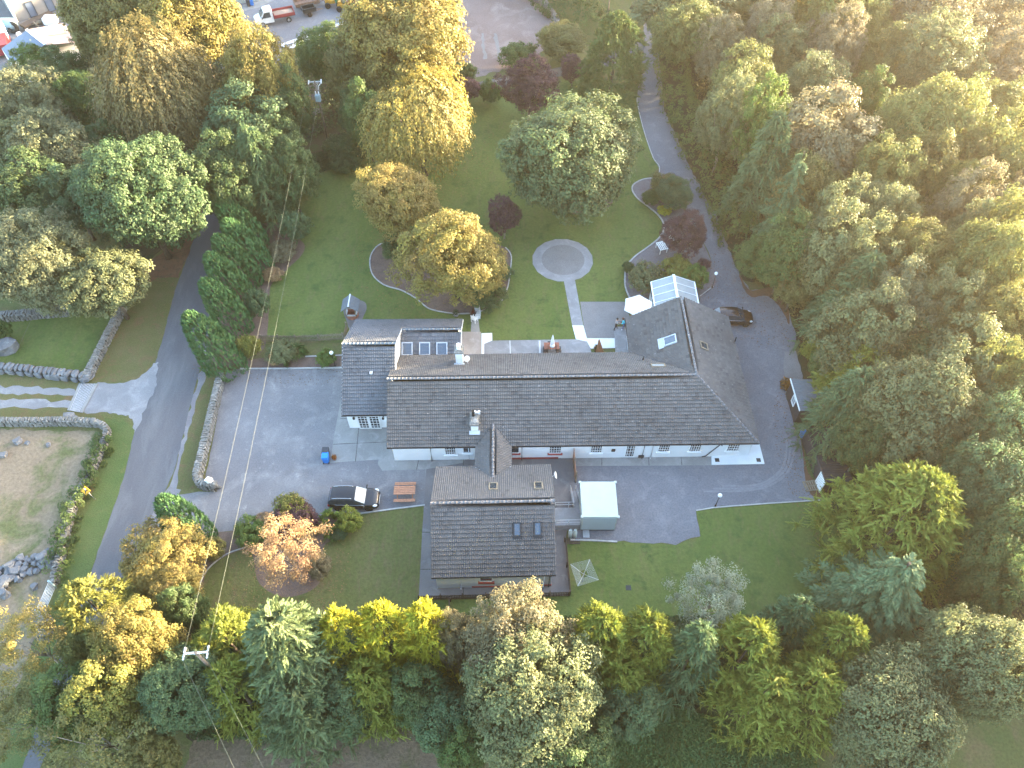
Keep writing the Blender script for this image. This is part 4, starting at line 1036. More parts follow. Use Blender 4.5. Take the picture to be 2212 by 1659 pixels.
def picket(P, h, label, gap=.14, post=1.8, mat='fence_wood', pw=.075, name='picket_fence'):
    pts = [G(*p) for p in P]
    t = thing(name, pts[0], label, 'fence')
    pk, rl_, po = MB(), MB(), MB()
    for a, b in zip(pts, pts[1:]):
        d = b - a; L = d.length; u = d / L; rz = math.atan2(u.y, u.x); n = Vector((-u.y, u.x, 0))
        for i in range(int(L / gap) + 1):
            p = a + u * min(L, i * gap); hh = h * rnd.uniform(.96, 1.04)
            pk.box(p + Vector((0, 0, hh / 2 + .04)) - n * .03, (pw, .022, hh), rz)
        for z in (.25, .78): rl_.box((a + b) / 2 + Vector((0, 0, h * z)) + n * .012, (L, .045, .08), rz)
        k = max(1, round(L / post))
        for i in range(k + 1): po.box(a + u * (L * i / k) + Vector((0, 0, h * .52)) + n * .085, (.1, .1, h * 1.04), rz)
    pk.build('pickets', M[mat], t, True, fix=False); rl_.build('rail', M[mat], t, True, fix=False); po.build('post', M[mat], t, True, fix=False)
    return t
picket([(566, 738), (640, 739), (690, 737), (742, 734)], 1.0, 'weathered grey picket fence between the back lawn and the shrub bed')
picket([(745, 734), (751, 710)], 1.0, 'short picket fence return between grey fence and wishing well path')
picket([(905.5, 1296), (1000, 1293.5), (1100, 1290.5), (1231, 1287)], .85, 'long dark brown picket fence in front of the cottage slab', mat='dark_wood', gap=.13)
picket([(1231, 1286), (1226, 1225), (1221, 1170)], .85, 'dark brown picket fence along the dryer side of the cottage', mat='dark_wood', gap=.13)
picket([(971, 1299), (971.5, 1330)], .75, 'short dark fence running from the cottage slab towards the trees', mat='dark_wood', gap=.13)
# timber screen between the two front yards
t = thing('timber_fence', G(1240, 1010), 'brown timber panel fence standing out from the front of the long house', 'fence')
pts = [G(1237, 984), G(1239.5, 1012), G(1243, 1042)]
for i, (a, b) in enumerate(zip(pts, pts[1:])):
    m_ = MB(); d = b - a; rz = math.atan2(d.y, d.x); h = (1.75, 1.45)[i]
    k = int(d.length / .15)
    for j in range(k): m_.box(lerp(a, b, (j + .5) / k) + Vector((0, 0, h / 2)), (d.length / k * .94, .03 + .012 * (j % 2), h), rz)
    m_.build('panel', M['wood'], t, True, fix=False)
m_ = MB()
for p in pts: m_.box(p + Vector((0, 0, .92)), (.11, .11, 1.84))
m_.build('post', M['fence_wood'], t, True, fix=False)
# field gate
a, b = G(120.5, 1271), G(95.7, 1329); d = b - a
t = thing('field_gate', a, 'galvanised seven bar field gate at the end of the meadow wall', 'gate')
m_ = MB()
for z in (.14, .32, .50, .68, .86, 1.04, 1.22): m_.tube([a + Vector((0, 0, z)), b + Vector((0, 0, z))], .032, 6)
for f in (0, .33, .67, 1): m_.tube([lerp(a, b, f) + Vector((0, 0, .12)), lerp(a, b, f) + Vector((0, 0, 1.24))], .03, 6)
m_.build('bars', M['galv'], t, True, fix=False)
m_ = MB()
for p in (a - d * .03, b + d * .03): m_.tube([p, p + Vector((0, 0, 1.35))], .08, 8)
m_.build('gate_post', M['steel_blue'], t, True)
# cattle grid
c0, c1, c2, c3 = G(173.3, 829), G(209.5, 829.8), G(176.9, 892), G(148, 887)
t = thing('cattle_grid', lerp(c0, c2, .5), 'steel cattle grid with concrete sides across the gravel track', 'cattle grid')
m_ = MB()
for i in range(10):
    f = .13 + .74 * i / 9; m_.bar(lerp(c0, c1, f) + Vector((0, 0, .07)), lerp(c3, c2, f) + Vector((0, 0, .07)), .05, .03)
m_.build('bars', M['lead'], t, True, fix=False)
m_ = MB(); m_.bar(lerp(c0, c1, .03) + Vector((0, 0, .04)), lerp(c3, c2, .03) + Vector((0, 0, .04)), .25, .12); m_.bar(lerp(c0, c1, .98) + Vector((0, 0, .04)), lerp(c3, c2, .98) + Vector((0, 0, .04)), .3, .12)
m_.build('side_beam', M['concrete'], t, True, fix=False)
m_ = MB(); m_.prism([v + Vector((0, 0, 0)) for v in (lerp(c0, c1, .1), lerp(c3, c2, .1), lerp(c3, c2, .9), lerp(c0, c1, .9))], .022, .028); m_.build('pit_shade', M['black'], t, True)  # flat black plate at ground level paints the shade between the bars
m_ = MB(); stone_lump(m_, G(150, 900, .3), (1.0, .8, .6)); stone_lump(m_, G(160, 905, .25), (.7, .7, .5)); m_.build('end_stones', M['boulder'], t, True, fix=False)
# warning sign
sb = G(206, 1079)
t = thing('warning_sign', sb, 'yellow diamond road sign with black junction mark leaning by the verge', 'sign')
m_ = MB(); m_.tube([(0, 0, 0), (-.12, 0, 1.95)], .035, 8); m_.build('post', M['galv'], t)
fr = Matrix.Translation((-.14, -.05, 1.62)) @ Matrix.Rotation(R_(55), 4, 'X') @ Matrix.Rotation(R_(45), 4, 'Z')
m_ = MB(); m_.box((0, 0, 0), (.62, .62, .03), mat=None); pl_ = m_.build('plate', M['sign_yellow'], t); pl_.matrix_local = fr
m_ = MB()
for s_ in (-1, 1):
    m_.box((0, s_ * .275, .018), (.57, .03, .006)); m_.box((s_ * .275, 0, .018), (.03, .51, .006))
e_ = Matrix.Rotation(R_(-45), 4, 'Z')
m_.mesh([(-.04, -.28, .019), (.04, -.28, .019), (.04, .2, .019), (-.04, .2, .019), (.04, -.06, .0192), (.04, .03, .0192), (.22, .12, .0192), (.22, .03, .0192)], [(0, 1, 2, 3), (4, 7, 6, 5)], mat=e_)
bl = m_.build('symbol', M['black'], t, fix=False); bl.matrix_local = fr

# garden lamps
def globe_lamp(px, py, h, label, mat='black'):
    q = G(px, py); t = thing('globe_lamp', q, label, 'lamp post')
    m_ = MB(); m_.lathe([(.09, 0), (.08, .25), (.035, .3), (.03, h - .12), (.07, h - .1), (.07, h - .03)], seg=10); m_.build('post', M[mat], t)
    m_ = MB(); m_.sphere((0, 0, h + .15), .19, seg=16); m_.build('globe', M['porcelain'], t)
globe_lamp(724.5, 792, 2.0, 'white globe lamp on black post in the bed beside the annex')
globe_lamp(1538, 622, 2.0, 'white globe lamp at the lane corner by the black car')
globe_lamp(1545, 1094, 1.8, 'white globe lamp at the edge of the right front lawn')
# wishing well
q = G(762, 682); t = thing('wishing_well', q, 'little brick wishing well with slate roof on the back lawn', 'wishing well')
m_ = MB(); m_.lathe([(.42, 0), (.62, 0), (.62, .55), (.42, .55), (.42, .05)], seg=20, smooth=False); m_.build('base', M['terracotta'], t)
m_ = MB(); 
for k in range(4):
    a = k * math.pi / 2; m_.box((math.cos(a) * .52, math.sin(a) * .52, .6), (.16 if k % 2 == 0 else 1.2, 1.2 if k % 2 == 0 else .16, .09))
m_.build('rim', M['kerb'], t, fix=False)
m_ = MB()
for s_ in (-1, 1):
    for y in (-.55, .55): m_.box((s_ * .5, y, 1.1), (.09, .09, 1.05))
    m_.bar((s_ * .5, -.55, 1.6), (0, -.55, 2.15), .07); m_.bar((s_ * .5, .55, 1.6), (0, .55, 2.15), .07)
m_.tube([(-.5, 0, 1.2), (.5, 0, 1.2)], .06, 8); m_.build('frame', M['fence_wood'], t, fix=False)
m_ = MB()
for s_ in (-1, 1):
    for i in range(4):
        f0, f1 = i / 4, (i + 1) / 4
        p0, p1_ = (s_ * .85 * f0, 2.25 - .75 * f0), (s_ * .85 * f1 + s_ * .02, 2.25 - .75 * f1)
        m_.box(((p0[0] + p1_[0]) / 2, 0, (p0[1] + p1_[1]) / 2 + .03), (.31, 1.7, .035), mat=Matrix.Rotation(s_ * math.atan2(.75, .85) + .06 * s_, 4, 'Y'))
m_.build('roof', M['slate'], t, fix=False)
m_ = MB(); m_.box((0, 0, 2.3), (.12, 1.75, .07)); m_.build('ridge', M['board'], t)
# furniture
def picnic_table(q, rz, label, mat='wood'):
    t = thing('picnic_table', q, label, 'picnic table', rz=rz)
    for i in range(5):
        m_ = MB(); m_.box((0, -.34 + .17 * i, .75), (1.85, .15, .045)); m_.build('table_board', M[mat], t, bevel=.008)
    for y in (-.82, .82):
        for dy in (-.075, .075):
            m_ = MB(); m_.box((0, y + dy, .45), (1.85, .135, .045)); m_.build('seat_board', M[mat], t, bevel=.008)
    for x in (-.65, .65):
        m_ = MB(); m_.bar((x, -.72, 0), (x, -.25, .72), .045, .1); m_.bar((x, .72, 0), (x, .25, .72), .045, .1); m_.box((x + .05, 0, .4), (.045, 1.85, .1)); m_.box((x + .05, 0, .69), (.045, .75, .08)); m_.build('leg_frame', M[mat], t, fix=False)
    return t
picnic_table(G(876, 1068), .02, 'brown wooden picnic table with benches on the tarmac beside the black estate car')
def chair(q, rz, label, mat, name='garden_chair', group=None, w=.55):
    t = thing(name, q, label, 'chair', group, rz)
    m_ = MB(); m_.box((0, 0, .43), (w, .5, .045)); m_.build('seat', M[mat], t)
    m_ = MB()
    for i in range(5): m_.box((-w / 2 + w * (i + .5) / 5, .25, .72), (w / 5 * .7, .03, .5))
    m_.box((0, .25, .96), (w, .04, .07)); m_.build('backrest', M[mat], t, fix=False)
    for x in (-w / 2 + .04, w / 2 - .04):
        for y in (-.21, .23):
            m_ = MB(); m_.box((x, y, .2), (.05, .05, .41)); m_.build('leg', M[mat], t)
        m_ = MB(); m_.box((x, 0, .64), (.05, .5, .035)); m_.bar((x, -.22, .43), (x, -.22, .63), .04); m_.build('armrest', M[mat], t, fix=False)
    return t
# white bench and ornaments at the end of the little path
q = G(1031.5, 680); t = thing('garden_bench', q, 'white garden bench at the edge of the golden beech bed', 'bench', rz=-1.45)
m_ = MB()
for i in range(4): m_.box((0, -.2 + .13 * i, .43), (1.25, .09, .03))
m_.build('seat', M['white'], t, fix=False)
m_ = MB()
for x in (-.6, -.2, .2, .6): m_.box((x, .27, .68), (.05, .04, .5))
m_.box((0, .27, .93), (1.25, .05, .06)); m_.box((0, .27, .65), (1.25, .04, .05)); m_.build('backrest', M['white'], t, fix=False)
for x in (-.58, .58):
    m_ = MB(); m_.box((x, 0, .21), (.06, .5, .42)); m_.box((x, -.02, .64), (.06, .5, .04)); m_.build('leg', M['white'], t, fix=False)
chair(G(1025, 694), 2.6, 'white garden chair on the little path below the white bench', 'white')
chair(G(1023, 684), 1.2, 'dark garden chair between the white chair and the bed of golden beeches', 'dark_wood')
def pot_plant(q, r, h, label, leafcol, fl=None, pot='terracotta'):
    t = thing('potted_plant', q, label, 'plant pot')
    m_ = MB(); m_.lathe([(r * .7, 0), (r, h), (r * 1.08, h), (r * 1.08, h - .06), (r * .9, h - .06)], seg=14); m_.build('pot', M[pot], t)
    POTS.append((t, r, h, leafcol, fl))
POTS = []
pot_plant(G(1288, 757), .24, .4, 'terracotta pot of spiky greenery beside the leaning timber screen', (.05, .07, .03))
pot_plant(G(1021.5, 681), .25, .35, 'dark red flower pot in the bed behind the white bench', (.12, .02, .02))
pot_plant(G(1023 - 1.5, 678.5 - 2), .2, .3, 'small dark pot tucked beside the red flower pot', (.03, .05, .02), pot='dark_wood')
pot_plant(G(985, 682), .3, .3, 'wide stone bowl planter at the front edge of the golden beech bed', (.06, .08, .03), pot='kerb')
pot_plant(G(723, 992), .2, .3, 'small pot of orange flowers beside the blue wheelie bin', (.32, .12, .02))
pot_plant(G(1697, 836), .55, .25, 'tub of rusty orange flowers at the end of the windowed shed', (.22, .10, .02), pot='dark_wood')
# leaning timber screen
q = G(1292, 761); t = MB(); t.face([(-.25, -.05, 0), (.55, .0, 0), (.0, .02, 1.9), (-.12, .02, 1.9)]); t.face([(-.25, .0, 0), (.55, .05, 0), (.0, .07, 1.9), (-.12, .07, 1.9)])
for k in range(4): t.bar((-.22 + .2 * k, -.04, .0), (-.1 + .03 * k, .0, 1.85), .03)
tag(t.build('timber_screen', M['wood'], loc=q, fix=False), 'pointed tan timber screen standing on the white patio apron', 'screen')
# red table and folded parasol
q = G(1191, 757); t = thing('garden_table', q, 'red rectangular garden table on the patio', 'table', rz=.02)
m_ = MB()
for i in range(6): m_.box((0, -.36 + .145 * i, .72), (1.5, .13, .035))
m_.build('tabletop', M['wood_red'] if 'wood_red' in M else M['terracotta'], t, fix=False)
for x in (-.65, .65):
    for y in (-.3, .3):
        m_ = MB(); m_.box((x, y, .35), (.07, .07, .7)); m_.build('leg', M['terracotta'], t)
q2 = q + Vector((.06, -.02, 0)); t = thing('folded_parasol', q2, 'folded white parasol standing up through the red table', 'parasol')
m_ = MB(); m_.tube([(0, 0, 0), (0, 0, 2.3)], .025, 8); m_.lathe([(.25, .74), (.25, .8), (.05, .82)], seg=12); m_.build('pole', M['white'], t)
m_ = MB(); m_.lathe([(.16, 1.0), (.22, 1.1), (.17, 1.5), (.1, 2.0), (.03, 2.35), (.001, 2.42)], seg=11); m_.build('canopy', M['parasol'], t)
chair(G(1178, 762), -1.6, 'dark patio chair at the parasol table end nearest the chimney', 'dark_wood')
chair(G(1206, 762), 1.6, 'dark patio chair at the table end nearest the timber screen', 'dark_wood')
m_ = MB(); m_.box((0, 0, .25), (.5, .45, .5)); tag(m_.build('planter_box', M['grey_bin'], loc=G(1188, 747), bevel=.03), 'small square dark planter on the patio behind the red table', 'planter')
# big parasol with table under it
q = G(1373, 692); t = thing('parasol', q, 'large open white hexagonal parasol beside the house wing', 'parasol')
m_ = MB(); m_.tube([(0, 0, 0), (0, 0, 2.75)], .03, 8); m_.lathe([(.3, 0), (.3, .08), (.05, .12)], seg=14); m_.build('pole', M['white'], t)
m_ = MB(); R0 = 1.55
pr = [(math.cos(k * math.pi / 3 + .35) * R0, math.sin(k * math.pi / 3 + .35) * R0, 2.18) for k in range(6)]
for k in range(6):
    a, b = Vector(pr[k]), Vector(pr[(k + 1) % 6]); c_ = Vector((0, 0, 2.78)); mid = (a + b) / 2 + Vector((0, 0, .02)); mid *= .97; mid.z = 2.2
    m_.face([a, mid, c_], smooth=False); m_.face([mid, b, c_], smooth=False); m_.face([a, a - Vector((0, 0, .1)), mid - Vector((0, 0, .1)), mid]); m_.face([mid, mid - Vector((0, 0, .1)), b - Vector((0, 0, .1)), b])
m_.build('canopy', M['parasol'], t, fix=False)
m_ = MB()
for k in range(6): m_.bar((0, 0, 2.7), Vector(pr[k]) * .98 + Vector((0, 0, -.03)), .025)
m_.build('ribs', M['fence_wood'], t, fix=False)
t = thing('garden_table', q + Vector((-.05, -.2, 0)), 'round reddish garden table under the big white parasol', 'table')
m_ = MB(); m_.lathe([(.001, .72), (.6, .72), (.6, .68), (.1, .66), (.06, .1), (.3, 0)], seg=18); m_.build('tabletop', M['terracotta'], t)
chair(q + Vector((-1.0, -.9, 0)), 2.5, 'red brown garden chair poking out from under the white parasol', 'terracotta')
chair(q + Vector((-.3, -1.15, 0)), 3.1, 'second red brown chair under the parasol beside the house wing', 'terracotta')
# white table and chair among the shrubs
q = G(1428, 541); t = thing('garden_table', q, 'white lattice table on the slate bed beside the purple tree', 'table', rz=.3)
m_ = MB(); 
for i in range(5): m_.box((-.4 + .2 * i, 0, .7), (.12, 1.3, .03))
m_.box((0, .6, .7), (.95, .08, .04)); m_.box((0, -.6, .7), (.95, .08, .04)); m_.build('tabletop', M['white'], t, fix=False)
for x in (-.4, .4):
    for y in (-.55, .55): mm = MB(); mm.box((x, y, .34), (.05, .05, .68)); mm.build('leg', M['white'], t)
chair(G(1450, 524), .4, 'white garden chair half hidden under the purple tree', 'white')
# bins
def wheelie(q, rz, mat, label, lid=None):
    t = thing('wheelie_bin', q, label, 'wheelie bin', rz=rz)
    m_ = MB(); m_.box((0, 0, .5), (.46, .55, .9), taper=1.0); m_.v = [(x * (1 + .22 * (z > .5)), y * (1 + .22 * (z > .5)), z) for x, y, z in m_.v]; m_.build('body', M[mat], t, bevel=.03)
    m_ = MB(); m_.box((0, .0, 1.0), (.6, .7, .09), taper=.9); m_.bar((-.25, .38, .95), (.25, .38, .95), .04); m_.build('lid', M[lid or mat], t, bevel=.03)
    for x in (-.25, .25): m_ = MB(); m_.lathe([(.1, -.03), (.1, .03)], (x, .27, .1), 12, mat=Matrix.Rotation(R_(90), 4, 'Y')); m_.build('wheel', M['tyre'], t)
    return t
wheelie(G(706, 996), 3.14, 'blue_bin', 'bright blue wheelie bin on the edge of the car park')
wheelie(G(706.5, 985), 3.14, 'grey_bin', 'charcoal wheelie bin right behind the bright blue bin in the car park')
wheelie(G(1732, 943), 1.2, 'blue_bin', 'darker blue bin between the two sheds')
# gas bottles, loose things at the container
for px, lb in ((1231, 'grey gas bottle nearest the cottage below the landing'), (1241, 'grey gas bottle nearest the container below the landing')):
    m_ = MB(); m_.lathe([(.15, 0), (.18, .05), (.18, .9), (.14, 1.03), (.06, 1.1), (.06, 1.15), (.12, 1.15), (.12, 1.28), (.1, 1.28), (.1, 1.16)], seg=14); tag(m_.build('gas_bottle', M['gas'], loc=G(px, 1160)), lb, 'gas bottle')
t = thing('pallet', G(1238, 1160), 'weathered timber pallet in front of the gas bottles', 'pallet')
m_ = MB()
for i in range(7): m_.box((-.5 + .167 * i, -.42, .09), (.09, .5, .03))
m_.build('boards', M['dark_wood'], t, fix=False); m_ = MB(); [m_.box((0, y, .03), (1.1, .08, .06)) for y in (-.6, -.42, -.24)]; m_.build('bearers', M['dark_wood'], t, fix=False)
m_ = MB(); m_.box((0, 0, .1), (.55, .75, .05)); m_.box((0, -.36, .1), (.55, .04, .12)); m_.box((-.26, 0, .12), (.03, .75, .1)); tag(m_.build('metal_tray', M['galv'], loc=G(1266, 1154), fix=False), 'pale metal tray leaning on rubble below the container front', 'tray')
# pallets beside the dark shed door
t = thing('pallet', G(1752, 1050), 'flat wooden pallet on the leaf litter by the white shed door', 'pallet', rz=.15)
m_ = MB(); [m_.box((-.6 + .2 * i, 0, .12), (.1, 1.0, .03)) for i in range(7)]; m_.build('boards', M['fence_wood'], t, fix=False); m_ = MB(); [m_.box((0, y, .05), (1.3, .09, .1)) for y in (-.45, 0, .45)]; m_.build('bearers', M['fence_wood'], t, fix=False)
# rotary clothes dryer
q = G(1264, 1256); t = thing('rotary_dryer', q, 'square rotary clothes dryer with many lines on the right front lawn', 'clothes dryer')
m_ = MB(); m_.tube([(0, 0, 0), (0, 0, 1.75)], .03, 8); m_.build('pole', M['galv'], t)
cs = [G(*p, 1.95) - q for p in ((1232.5, 1219), (1274, 1208.5), (1293, 1252.5), (1248, 1266))]
hub = Vector((0, 0, 1.55))
hub.xy = (sum((c.x for c in cs)) / 4, sum((c.y for c in cs)) / 4)
for o in t.children: o.location = (hub.x, hub.y, 0)
m_ = MB(); [m_.tube([hub, c], .02, 6) for c in cs]; m_.build('arms', M['galv'], t)
m_ = MB()
for k in range(1, 10):
    f = .28 + .72 * k / 9
    for i in range(4): m_.tube([lerp(hub, cs[i], f), lerp(hub, cs[(i + 1) % 4], f)], .008, 4, cap=False)
m_.build('lines', M['galv'], t, fix=False)
for px, py, nm, lb in ((1357.5, 1270, 'drain_cover', 'small grey drain cover in the lawn right of the clothes dryer'), (1078, 1262, 'drain_cover', 'dark square drain cover on the slab before the cottage window'), (1254, 1285, 'drain_cover', None)):
    if lb: m_ = MB(); m_.box((0, 0, .03), (.42, .42, .05)); tag(m_.build(nm, M['gutter'], loc=G(px, py), bevel=.01), lb, 'drain cover')
for px, py, lb in ((1548.5, 995, 'dark drain grate in the white corner slab nearest the downpipe'), (1638, 995, 'greyish drain grate at the outer corner of the white slab')):
    m_ = MB(); m_.box((0, 0, .1), (.38, .38, .03)); tag(m_.build('drain_grate', M['gutter'], loc=G(px, py)), lb, 'drain cover')

# ================================================================ vehicles
def wheel(parent, c, r=.34, w=.22, rim='alloy', side=1):
    rot = Matrix.Rotation(R_(90), 4, 'X')
    holder = bpy.data.objects.new('wheel', None); COL.objects.link(holder); holder.parent = parent; holder.location = c
    m_ = MB(); m_.lathe([(r * .62, -w / 2), (r * .95, -w / 2), (r, -w * .3), (r, w * .3), (r * .95, w / 2), (r * .62, w / 2)], (0, 0, 0), 22, mat=rot); m_.build('tyre', M['tyre'], holder)
    m_ = MB(); m_.lathe([(.05, -side * w * .46), (r * .2, -side * w * .44), (r * .6, -side * w * .3), (r * .64, -side * w * .5)], (0, 0, 0), 22, mat=rot)
    for k in range(5):
        a = k * 2 * math.pi / 5; m_.bar((math.cos(a) * .04, -side * -0 + (-side * w * .47), math.sin(a) * .04), (math.cos(a) * r * .6, -side * w * .47, math.sin(a) * r * .6), .07, .03)
    m_.build('rim', M[rim], holder, fix=False)
def car(q, rz, label, paint, st, L, W, wb, rr, roofrails=True, rear_glass='glass_sky', wscreen='screen', cat='car'):
    """st: stations (x, sill z, belt z, top z, half width, belt half width, top half width, glass?)"""
    t = thing('parked_car', q, label, cat, rz=rz)
    rings = []
    for x, zs, zb, zt_, hw, bw, tw, _ in st:
        h = [(0, zs), (hw * .82, zs), (hw * .97, zs + .1), (hw, zs + (zb - zs) * .55), (bw, zb), (bw * .985, zb + .02 if zt_ > zb + .1 else zb + .005), (tw, zt_ - .05 if zt_ > zb + .1 else zt_ - .01), (tw * .82, zt_), (0, zt_ + .025)]
        rings.append([(x, -a, b) for a, b in h] + [(x, a, b) for a, b in h[::-1][1:-1]])
    n = len(rings[0]); parts = {}
    def put(nm, pts): parts.setdefault(nm, MB()).face(pts, smooth=True)
    for i in range(len(rings) - 1):
        g0, g1 = st[i][7], st[i + 1][7]
        for k in range(n):
            k2 = (k + 1) % n; f = [rings[i][k], rings[i][k2], rings[i + 1][k2], rings[i + 1][k]]
            side = k in (5,) or k == n - 6
            top = k in (6, 7, 8, 9) if n == 16 else False
            if side and g0 and g1 and st[i][7] != 'p': put('side_window', f)
            elif (k in (6, 7, n - 8, n - 7)) and st[i][7] == 'w' and st[i + 1][7] == 'b' or (k in (6, 7, n - 8, n - 7)) and st[i][7] == 'b' and st[i + 1][7] == 'w' and i > len(st) // 2: put('windscreen', f)
            elif (k in (6, 7, n - 8, n - 7)) and i < len(st) // 2 and {st[i][7], st[i + 1][7]} == {'b', 'r'}: put('rear_window', f)
            else: put('body', f)
    put('body', rings[0][::-1]); put('body', rings[-1])
    mats = {'body': M[paint], 'side_window': M['glass_dark'], 'windscreen': M[wscreen], 'rear_window': M[rear_glass]}
    for nm, mb in parts.items():
        o = mb.build(nm, mats[nm], t)
        if nm == 'body':
            pass
    for x in (-wb / 2, wb / 2):
        for s_ in (-1, 1): wheel(t, (x, s_ * (W / 2 - .12), rr), rr, .22, side=s_)
    xs = [s_[0] for s_ in st]
    def z_at(x, idx):
        for a, b in zip(st, st[1:]):
            if a[0] <= x <= b[0]: f = (x - a[0]) / (b[0] - a[0] + 1e-9); return a[idx] + (b[idx] - a[idx]) * f
        return st[-1][idx]
    for s_ in (-1, 1):
        xf = xs[-1] - .28; m_ = MB(); m_.sphere((0, 0, 0), .2, 1.1, .75, .5); o = m_.build('headlight', M['lamp_lens'], t); o.location = (xf, s_ * (z_at(xf, 4) - .14), z_at(xf, 2) - .06); o.rotation_euler = (0, .3, -s_ * .5)
        xr = xs[0] + .12; m_ = MB(); m_.box((xr, s_ * (z_at(xr, 4) - .06), z_at(xr, 2) - .12), (.16, .16, .22)); m_.build('tail_light', M['red_lamp'], t, bevel=.02)
        xm = [s__[0] for s__ in st if s__[7] == 'b'][-1] + .0; m_ = MB(); m_.sphere((xm, s_ * (W / 2 + .1), z_at(xm, 2) + .06), .12, .6, 1.2, .75); m_.bar((xm, s_ * (W / 2 - .08), z_at(xm, 2) + .02), (xm, s_ * (W / 2 + .1), z_at(xm, 2) + .04), .05); m_.build('mirror', M[paint], t, fix=False)
        for xh in (-.55, .42): m_ = MB(); m_.box((xh, s_ * (z_at(xh, 4) + .005), z_at(xh, 2) - .13), (.2, .03, .035)); m_.build('door_handle', M['chrome'], t)
        m_ = MB(); 
        pts = [(x, s_ * (z_at(x, 5) + .012), z_at(x, 2) + .008) for x in np.linspace(xs[0] + .55, xm, 8)]
        m_.tube(pts, .014, 5); m_.build('window_trim', M['chrome'], t)
        if roofrails:
            b = [s__ for s__ in st if s__[7] == 'r' or s__[7] == 'w']
            x0_, x1_ = b[0][0] + .1, b[-1][0] - .25
            m_ = MB(); m_.tube([(x0_, s_ * (z_at(x0_, 6) * .9), z_at(x0_, 3) - .02)] + [(x, s_ * (z_at(x, 6) * .88), z_at(x, 3) + .05) for x in np.linspace(x0_ + .12, x1_ - .12, 5)] + [(x1_, s_ * z_at(x1_, 6) * .88, z_at(x1_, 3) - .02)], .022, 6); m_.build('roof_rail', M['chrome'], t)
    m_ = MB(); xf = xs[-1]; m_.box((xf + .005, 0, z_at(xf, 2) - .14), (.03, .95, .13)); m_.build('grille', M['chrome'], t, bevel=.02)
    return t
SUV = [(-2.18, .42, .80, .86, .72, .66, .55, None), (-2.10, .30, .92, 1.02, .84, .80, .62, 'b'), (-1.86, .24, .98, 1.52, .90, .84, .66, 'r'), (-1.3, .22, 1.0, 1.62, .92, .87, .68, 'r'), (-.5, .22, .99, 1.65, .92, .87, .69, 'r'), (.25, .22, .98, 1.60, .92, .87, .68, 'w'), (1.02, .22, .97, 1.06, .92, .86, .74, 'b'), (1.55, .24, .92, .99, .92, .82, .72, None), (1.98, .28, .80, .88, .86, .72, .62, None), (2.16, .40, .66, .74, .68, .58, .5, None)]
car(G(768, 1084), -.015, 'black estate car with silver roof rails parked in the car park', 'car_black', SUV, 4.4, 1.84, 2.62, .35)
HATCH = [(-1.98, .42, .78, .84, .68, .62, .5, None), (-1.92, .28, .86, .94, .80, .76, .6, 'b'), (-1.45, .22, .92, 1.38, .86, .80, .6, 'r'), (-.9, .2, .93, 1.46, .87, .82, .62, 'r'), (-.2, .2, .92, 1.47, .87, .82, .63, 'r'), (.35, .2, .90, 1.40, .87, .82, .62, 'w'), (1.05, .2, .88, .94, .87, .8, .68, 'b'), (1.5, .22, .82, .88, .85, .76, .64, None), (1.85, .28, .72, .79, .74, .64, .55, None), (2.0, .4, .6, .68, .55, .48, .42, None)]
hc = car(Vector((22.55, 53.35, 0)), -.03, 'black hatchback with pale rear window half behind the house wing', 'car_brown', HATCH, 4.0, 1.74, 2.5, .32, roofrails=False, rear_glass='poly', wscreen='glass_dark')
m_ = MB()
for z in (.5, .95): m_.tube([(-2.0, -.5, z), (-2.45, -.5, z - .1), (-2.45, .5, z - .1), (-2.0, .5, z)], .03, 6)
m_.tube([(-2.2, .0, .4), (-2.25, 0, 1.3)], .035, 6)
for y in (-.35, .35): m_.tube([(-2.45 + .03 * math.cos(a), y + .3 * math.cos(a), .85 + .3 * math.sin(a)) for a in np.linspace(0, 6.28, 17)], .025, 5)
m_.build('bicycle_carrier', M['black'], hc, fix=False)
# tipper truck
q = G(594, 47); dirv = (G(626, 34) - G(563, 46)); rz = math.atan2(-dirv.y, -dirv.x)
t = thing('tipper_truck', q, 'white cab tipper truck with open red load bed in the far yard', 'truck', rz=rz)
prof = [(2.75, .45), (2.8, .85), (2.62, 1.05), (1.95, 1.25), (1.35, 2.05), (1.1, 2.15), (.25, 2.18), (.12, 2.1), (.12, .45)]
m_ = MB(); hw = .95
for s_ in (-1, 1): 
    for tri in geometry.tessellate_polygon([[Vector((x, 0, z)) for x, z in prof]]): m_.face([(prof[i][0], s_ * (hw - (.1 if prof[i][1] > 1.6 else 0)), prof[i][1]) for i in tri])
for (x0_, z0_), (x1_, z1_) in zip(prof, prof[1:] + prof[:1]):
    w0_, w1_ = (hw - (.1 if z > 1.6 else 0) for z in (z0_, z1_)); m_.face([(x0_, -w0_, z0_), (x1_, -w1_, z1_), (x1_, w1_, z1_), (x0_, w0_, z0_)])
m_.build('cab', M['white'], t, bevel=.05)
m_ = MB(); m_.face([(1.93, -.82, 1.30), (1.93, .82, 1.30), (1.38, .74, 2.04), (1.38, -.74, 2.04)]); o = m_.build('windscreen', M['glass_sky'], t); o.location = (.02, 0, .015)
for s_ in (-1, 1):
    m_ = MB(); m_.face([(1.75, s_ * .965, 1.25), (1.32, s_ * .875, 1.95), (.5, s_ * .875, 1.95), (.45, s_ * .965, 1.25)]); m_.build('side_window', M['glass_dark'], t)
    m_ = MB(); m_.box((1.75, s_ * 1.1, 1.4), (.1, .16, .3)); m_.build('mirror', M['black'], t)
    m_ = MB(); m_.box((2.72, s_ * .72, .8), (.12, .3, .2)); m_.build('headlight', M['lamp_lens'], t, bevel=.03)
m_ = MB(); m_.box((2.74, 0, .5), (.2, 1.9, .22)); m_.build('bumper', M['gutter'], t, bevel=.04)
